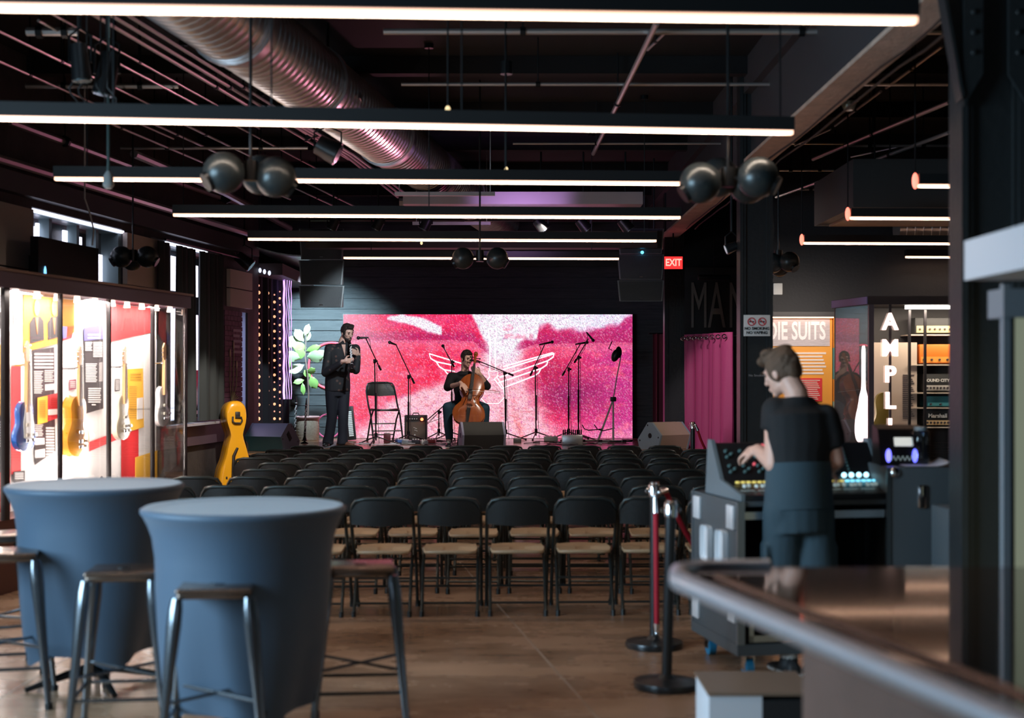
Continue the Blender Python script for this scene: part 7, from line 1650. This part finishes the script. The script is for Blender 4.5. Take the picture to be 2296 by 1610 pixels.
for i in range(4):
    for (t_, rr) in ((0.28, 0.024), (0.68, 0.024)):
        for j in range(3):
            c = onmeter(t_+0.08*(j-1))+V(0.10+0.085*i+(0.018 if j == 1 else -0.010), 0, 0); m = MB(); m.cyl(c, c+nn*0.014, 0.010, 0.008, n=10); m.build('knob', kn, con)
for x, t_, r_, mt in ((0.30, 0.62, 0.017, mat('red_lit_button', (1, .1, .05), 0.4, 0, (1.0, 0.10, 0.04), 3.0)), (0.32, 0.88, 0.015, mat('rose_lit_button', (.6, .1, .12), 0.4, 0, (0.8, 0.12, 0.16), 0.8)), (0.24, 0.40, 0.008, mat('rose_lit_button', (.6, .1, .12)))):
    c = onmeter(t_)+V(x, 0, 0); m = MB(); m.cyl(c, c+nn*0.012, r_, r_*0.9, n=14); m.build('lit_button', mt, con)
for j in range(8): c = onmeter(0.12+0.1*j)+V(0.37, 0, 0); m = MB(); m.box(c, (0.03, 0.01, 0.012)); m.build('meter_segment', mat('meter_blue', (0.1, 0.12, 0.2), 0.4, 0, (0.2, 0.25, 0.4), 0.5), con)
for j in range(10): c = onmeter(0.06+0.09*j)+V(0.80, 0, 0); m = MB(); m.cyl(c, c+nn*0.008, 0.006, n=8); m.build('meter_segment', kn, con)
for j in range(4): c = V(0.76+0.045*j, 0.36, onslope(0.34)+0.02); m = MB(); m.sph(c, 0.015, 10, 6); m.build('cyan_lamp', mat('cyan_lamp', (.5, .9, 1), 0.4, 0, (0.45, 0.85, 1.0), 2.5), con)
# ---------------- rack cases at the right
def rcase(loc, size, rz, lab, latches=((0.3, 0.8),), wheels=False):
    t = thing('road_case', lab, 'flight case', loc, rz, 'grey road cases on the right'); sx, sy, sz = size
    m = MB(); m.bev((sx/2, sy/2, sz/2), (sx, sy, sz), 0.008); m.build('shell', fcm, t)
    for x in (0.0, sx):
        m = MB(); m.bb(x-0.012, x+0.012, -0.006, 0.012, 0, sz); m.build('edge_trim', mat('dull_trim', (0.12, 0.14, 0.15), 0.4, 0.8), t)
    for fx, fz in latches:
        m = MB(); m.bev((sx*fx, -0.008, sz*fz), (0.05, 0.02, 0.13), 0.012); m.build('latch', chrome, t)
    for x in (0.03, sx-0.03):
        for z in (0.03, sz-0.03): m = MB(); m.sph((x, 0.01, z), 0.035, 10, 6); m.build('ball_corner', chrome, t)
    return t
d = 7.75; q0 = P(1985, 1048, d); q1 = P(2148, 1048, d)
rk = rcase((q0.x+0.02, d, 0), (q1.x-q0.x, 0.55, q0.z), 0.0, 'tall grey road case with a lit rack unit and bottle on top', ((0.45, 0.86), (0.9, 0.90)))
q2 = P(2168, 1152, 7.0); q3 = P(2243, 1152, 7.0)
rcase((q2.x, 7.0, 0), (q3.x-q2.x+0.05, 0.5, q2.z), 0.06, 'low grey road case at the foot of the near column', ((0.72, 0.80),))
topz = q0.z
q = P(2018, 1040, 8.0); t = thing('rack_unit', 'black rack device with two blue ring lights and a small screen, on the road case', 'audio device', (q.x, 8.0, topz), -0.05)
m = MB(); m.prism([(-0.10, 0), (-0.10, 0.05), (-0.02, 0.20), (0.12, 0.22), (0.12, 0)], V(-0.13, 0, 0), (0, 1, 0), (0, 0, 1), (0.26, 0, 0)); m.build('housing', cb, t)
for x in (-0.085, 0.06): m = MB(); m.sph((x*1.0, -0.10, 0.055), (0.016, 0.01, 0.038), 12, 8); m.build('blue_ring_light', mat('blue_ring', (.2, .2, 1), 0.4, 0, (0.16, 0.16, 1.0), 3.0), t)
m = MB(); a = Matrix.Rotation(-0.49, 3, 'X'); m.box((0.005, -0.062, 0.13), (0.10, 0.012, 0.05), a); m.build('small_screen', mat('screen_glow', (.6, .6, .58), 0.4, 0, (0.75, 0.78, 0.74), 0.8), t)
for k in range(12): m = MB(); m.box((-0.07+0.0125*k, -0.102, 0.035+0.012*(k % 2)), (0.008, 0.004, 0.012)); m.build('button', gb, t)
q = P(2064, 1040, 7.9); t = thing('water_bottle', 'clear plastic water bottle on the road case beside the rack device', 'bottle', (q.x, 7.9, topz))
m = MB(); pr_ = [(0.045, 0), (0.05, 0.01), (0.05, 0.06), (0.047, 0.07), (0.05, 0.08), (0.05, 0.15), (0.048, 0.17), (0.05, 0.18)]; m.lathe([(r*1.0, z) for r, z in pr_]+[(0.045, 0.19), (0.03, 0.20)], (0, 0, 0), 20); m.build('clear_body', glassmat('bottle_plastic', (0.75, 0.85, 0.92), 0.05, 1.6), t)
m = MB(); m.cyl((0, 0, 0.195), (0, 0, 0.215), 0.035, n=16); m.build('cap', mat('pale_cap', (0.4, 0.5, 0.55), 0.4), t)
q = P(2105, 1050, 7.7); m = MB(); n = 10; vs = []; 
for s in (0, 0.002):
    for i in range(n+1):
        for j in (0, 1): u = i/n; vs.append(V(-0.16+0.34*u, -0.09+0.20*j, 0.004+s+0.035*math.exp(-((u-0.72)/0.12)**2)*(0.6+0.4*j)))
fs = []; K = 2*(n+1)
for i in range(n): a = i*2; fs += [(a, a+2, a+3, a+1), (a+K, a+1+K, a+3+K, a+2+K), (a, a+K, a+2+K, a+2), (a+1, a+3, a+3+K, a+1+K)]
fs += [(0, 1, 1+K, K), (K-2, 2*K-2, 2*K-1, K-1)]
m.add(vs, fs); o = m.build('paper_sheet', MT['paper'], smooth=80); o.location = (q.x, 7.85, topz+0.001); tag(o, 'bent white paper on top of the tall road case', 'paper')
# bronze items glimpsed beyond the desk
for i, px in enumerate((1985, 2020)):
    q = P(px, 1200, 10.5); t = thing('cable_trunk', ('narrow' if i == 0 else 'wider')+' brown upright board glimpsed between the desk and the road case', 'board', (q.x, 10.5, 0), 0, 'brown boards beyond the desk')
    m = MB(); m.bev((0, 0, 0.33+0.05*i), (0.05, 0.4, 0.66+0.1*i), 0.006); m.build('board', mat('brown_board', (0.30, 0.17, 0.11), 0.4), t)
# ---------------- bar counter in the foreground
barm = mat('bar_lacquer', (0.075, 0.04, 0.027), 0.05, 0.15, bump=0.02, bscale=2.2, coat=0.4)
ct = thing('bar_counter', 'glossy dark brown bar counter with rounded silver edge, lower right foreground', 'bar counter', (1.6, 3, 0))
ZC = 1.07
e0 = V(0.475, 4.03, ZC); ed = V(0.225, -1.0, 0).normalized(); e1 = e0+ed*2.6; far = P(1530, 1268, F*(CH-ZC)/(1268-HZ)).y
m = MB(); m.prism([(e0.x+0.03, e0.y+0.02), (e0.x+0.09, far), (4.2, far), (4.2, e1.y), (e1.x+0.03, e1.y)], V(0, 0, ZC-0.045), (1, 0, 0), (0, 1, 0), (0, 0, 0.04)); m.build('countertop', barm, ct, world=True)
m = MB(); pts = [V(e0.x+0.30, far+0.01, ZC-0.012), V(e0.x+0.10, far-0.0, ZC-0.012), V(e0.x+0.02, far-0.07, ZC-0.012), e0-V(0, 0, 0.012)]+[e0+ed*0.2*k-V(0, 0, 0.012) for k in range(1, 14)]
m.tube(pts, 0.030, 14); m.build('silver_edge_rail', mat('brushed_edge', (0.62, 0.66, 0.74), 0.38, 0.75), ct, world=True, smooth=80)
off = V(0.11, 0.02, 0)
m = MB(); m.tube([p+off+V(0, 0, 0.006) for p in pts[3:]], 0.014, 10); m.build('inner_moulding', mat('brown_metal', (0.20, 0.13, 0.11), 0.25, 0.8), ct, world=True, smooth=80)
fxm = mat('bar_front_panel', (0.15, 0.10, 0.085), 0.35, 0.2, col2=(0.2, 0.13, 0.11), scale=2)
bx = P(1792, 1500, 4.2).x
m = MB(); m.hexa([V(bx, 4.15, 0), V(4.2, 4.15, 0), V(4.2, e1.y, 0), V(bx+0.45, e1.y, 0), V(bx, 4.15, ZC-0.05), V(4.2, 4.15, ZC-0.05), V(4.2, e1.y, ZC-0.05), V(bx+0.45, e1.y, ZC-0.05)]); m.build('bar_body', fxm, ct, world=True)
# box on the floor, below the rail
d = 5.9; q = P(1590, 1535, d); q2 = P(1793, 1535, d)
t = thing('floor_box', 'pale and black low box on the floor beside the bar base', 'box', (q.x, d, 0), 0.0)
hb = P(0, 1560, d).z
m = MB(); m.bb(0, 0.22, 0, 0.42, 0.0, hb); m.build('pale_side', mat('pale_box', (0.62, 0.65, 0.70), 0.5), t)
m = MB(); m.bb(0.22, 0.44, 0.0, 0.42, 0.0, hb-0.02); m.build('dark_side', matte, t)
m = MB(); m.bb(-0.005, 0.445, -0.005, 0.43, hb, hb+0.012); m.build('lid', mat('tan_lid', (0.20, 0.14, 0.10), 0.4), t)
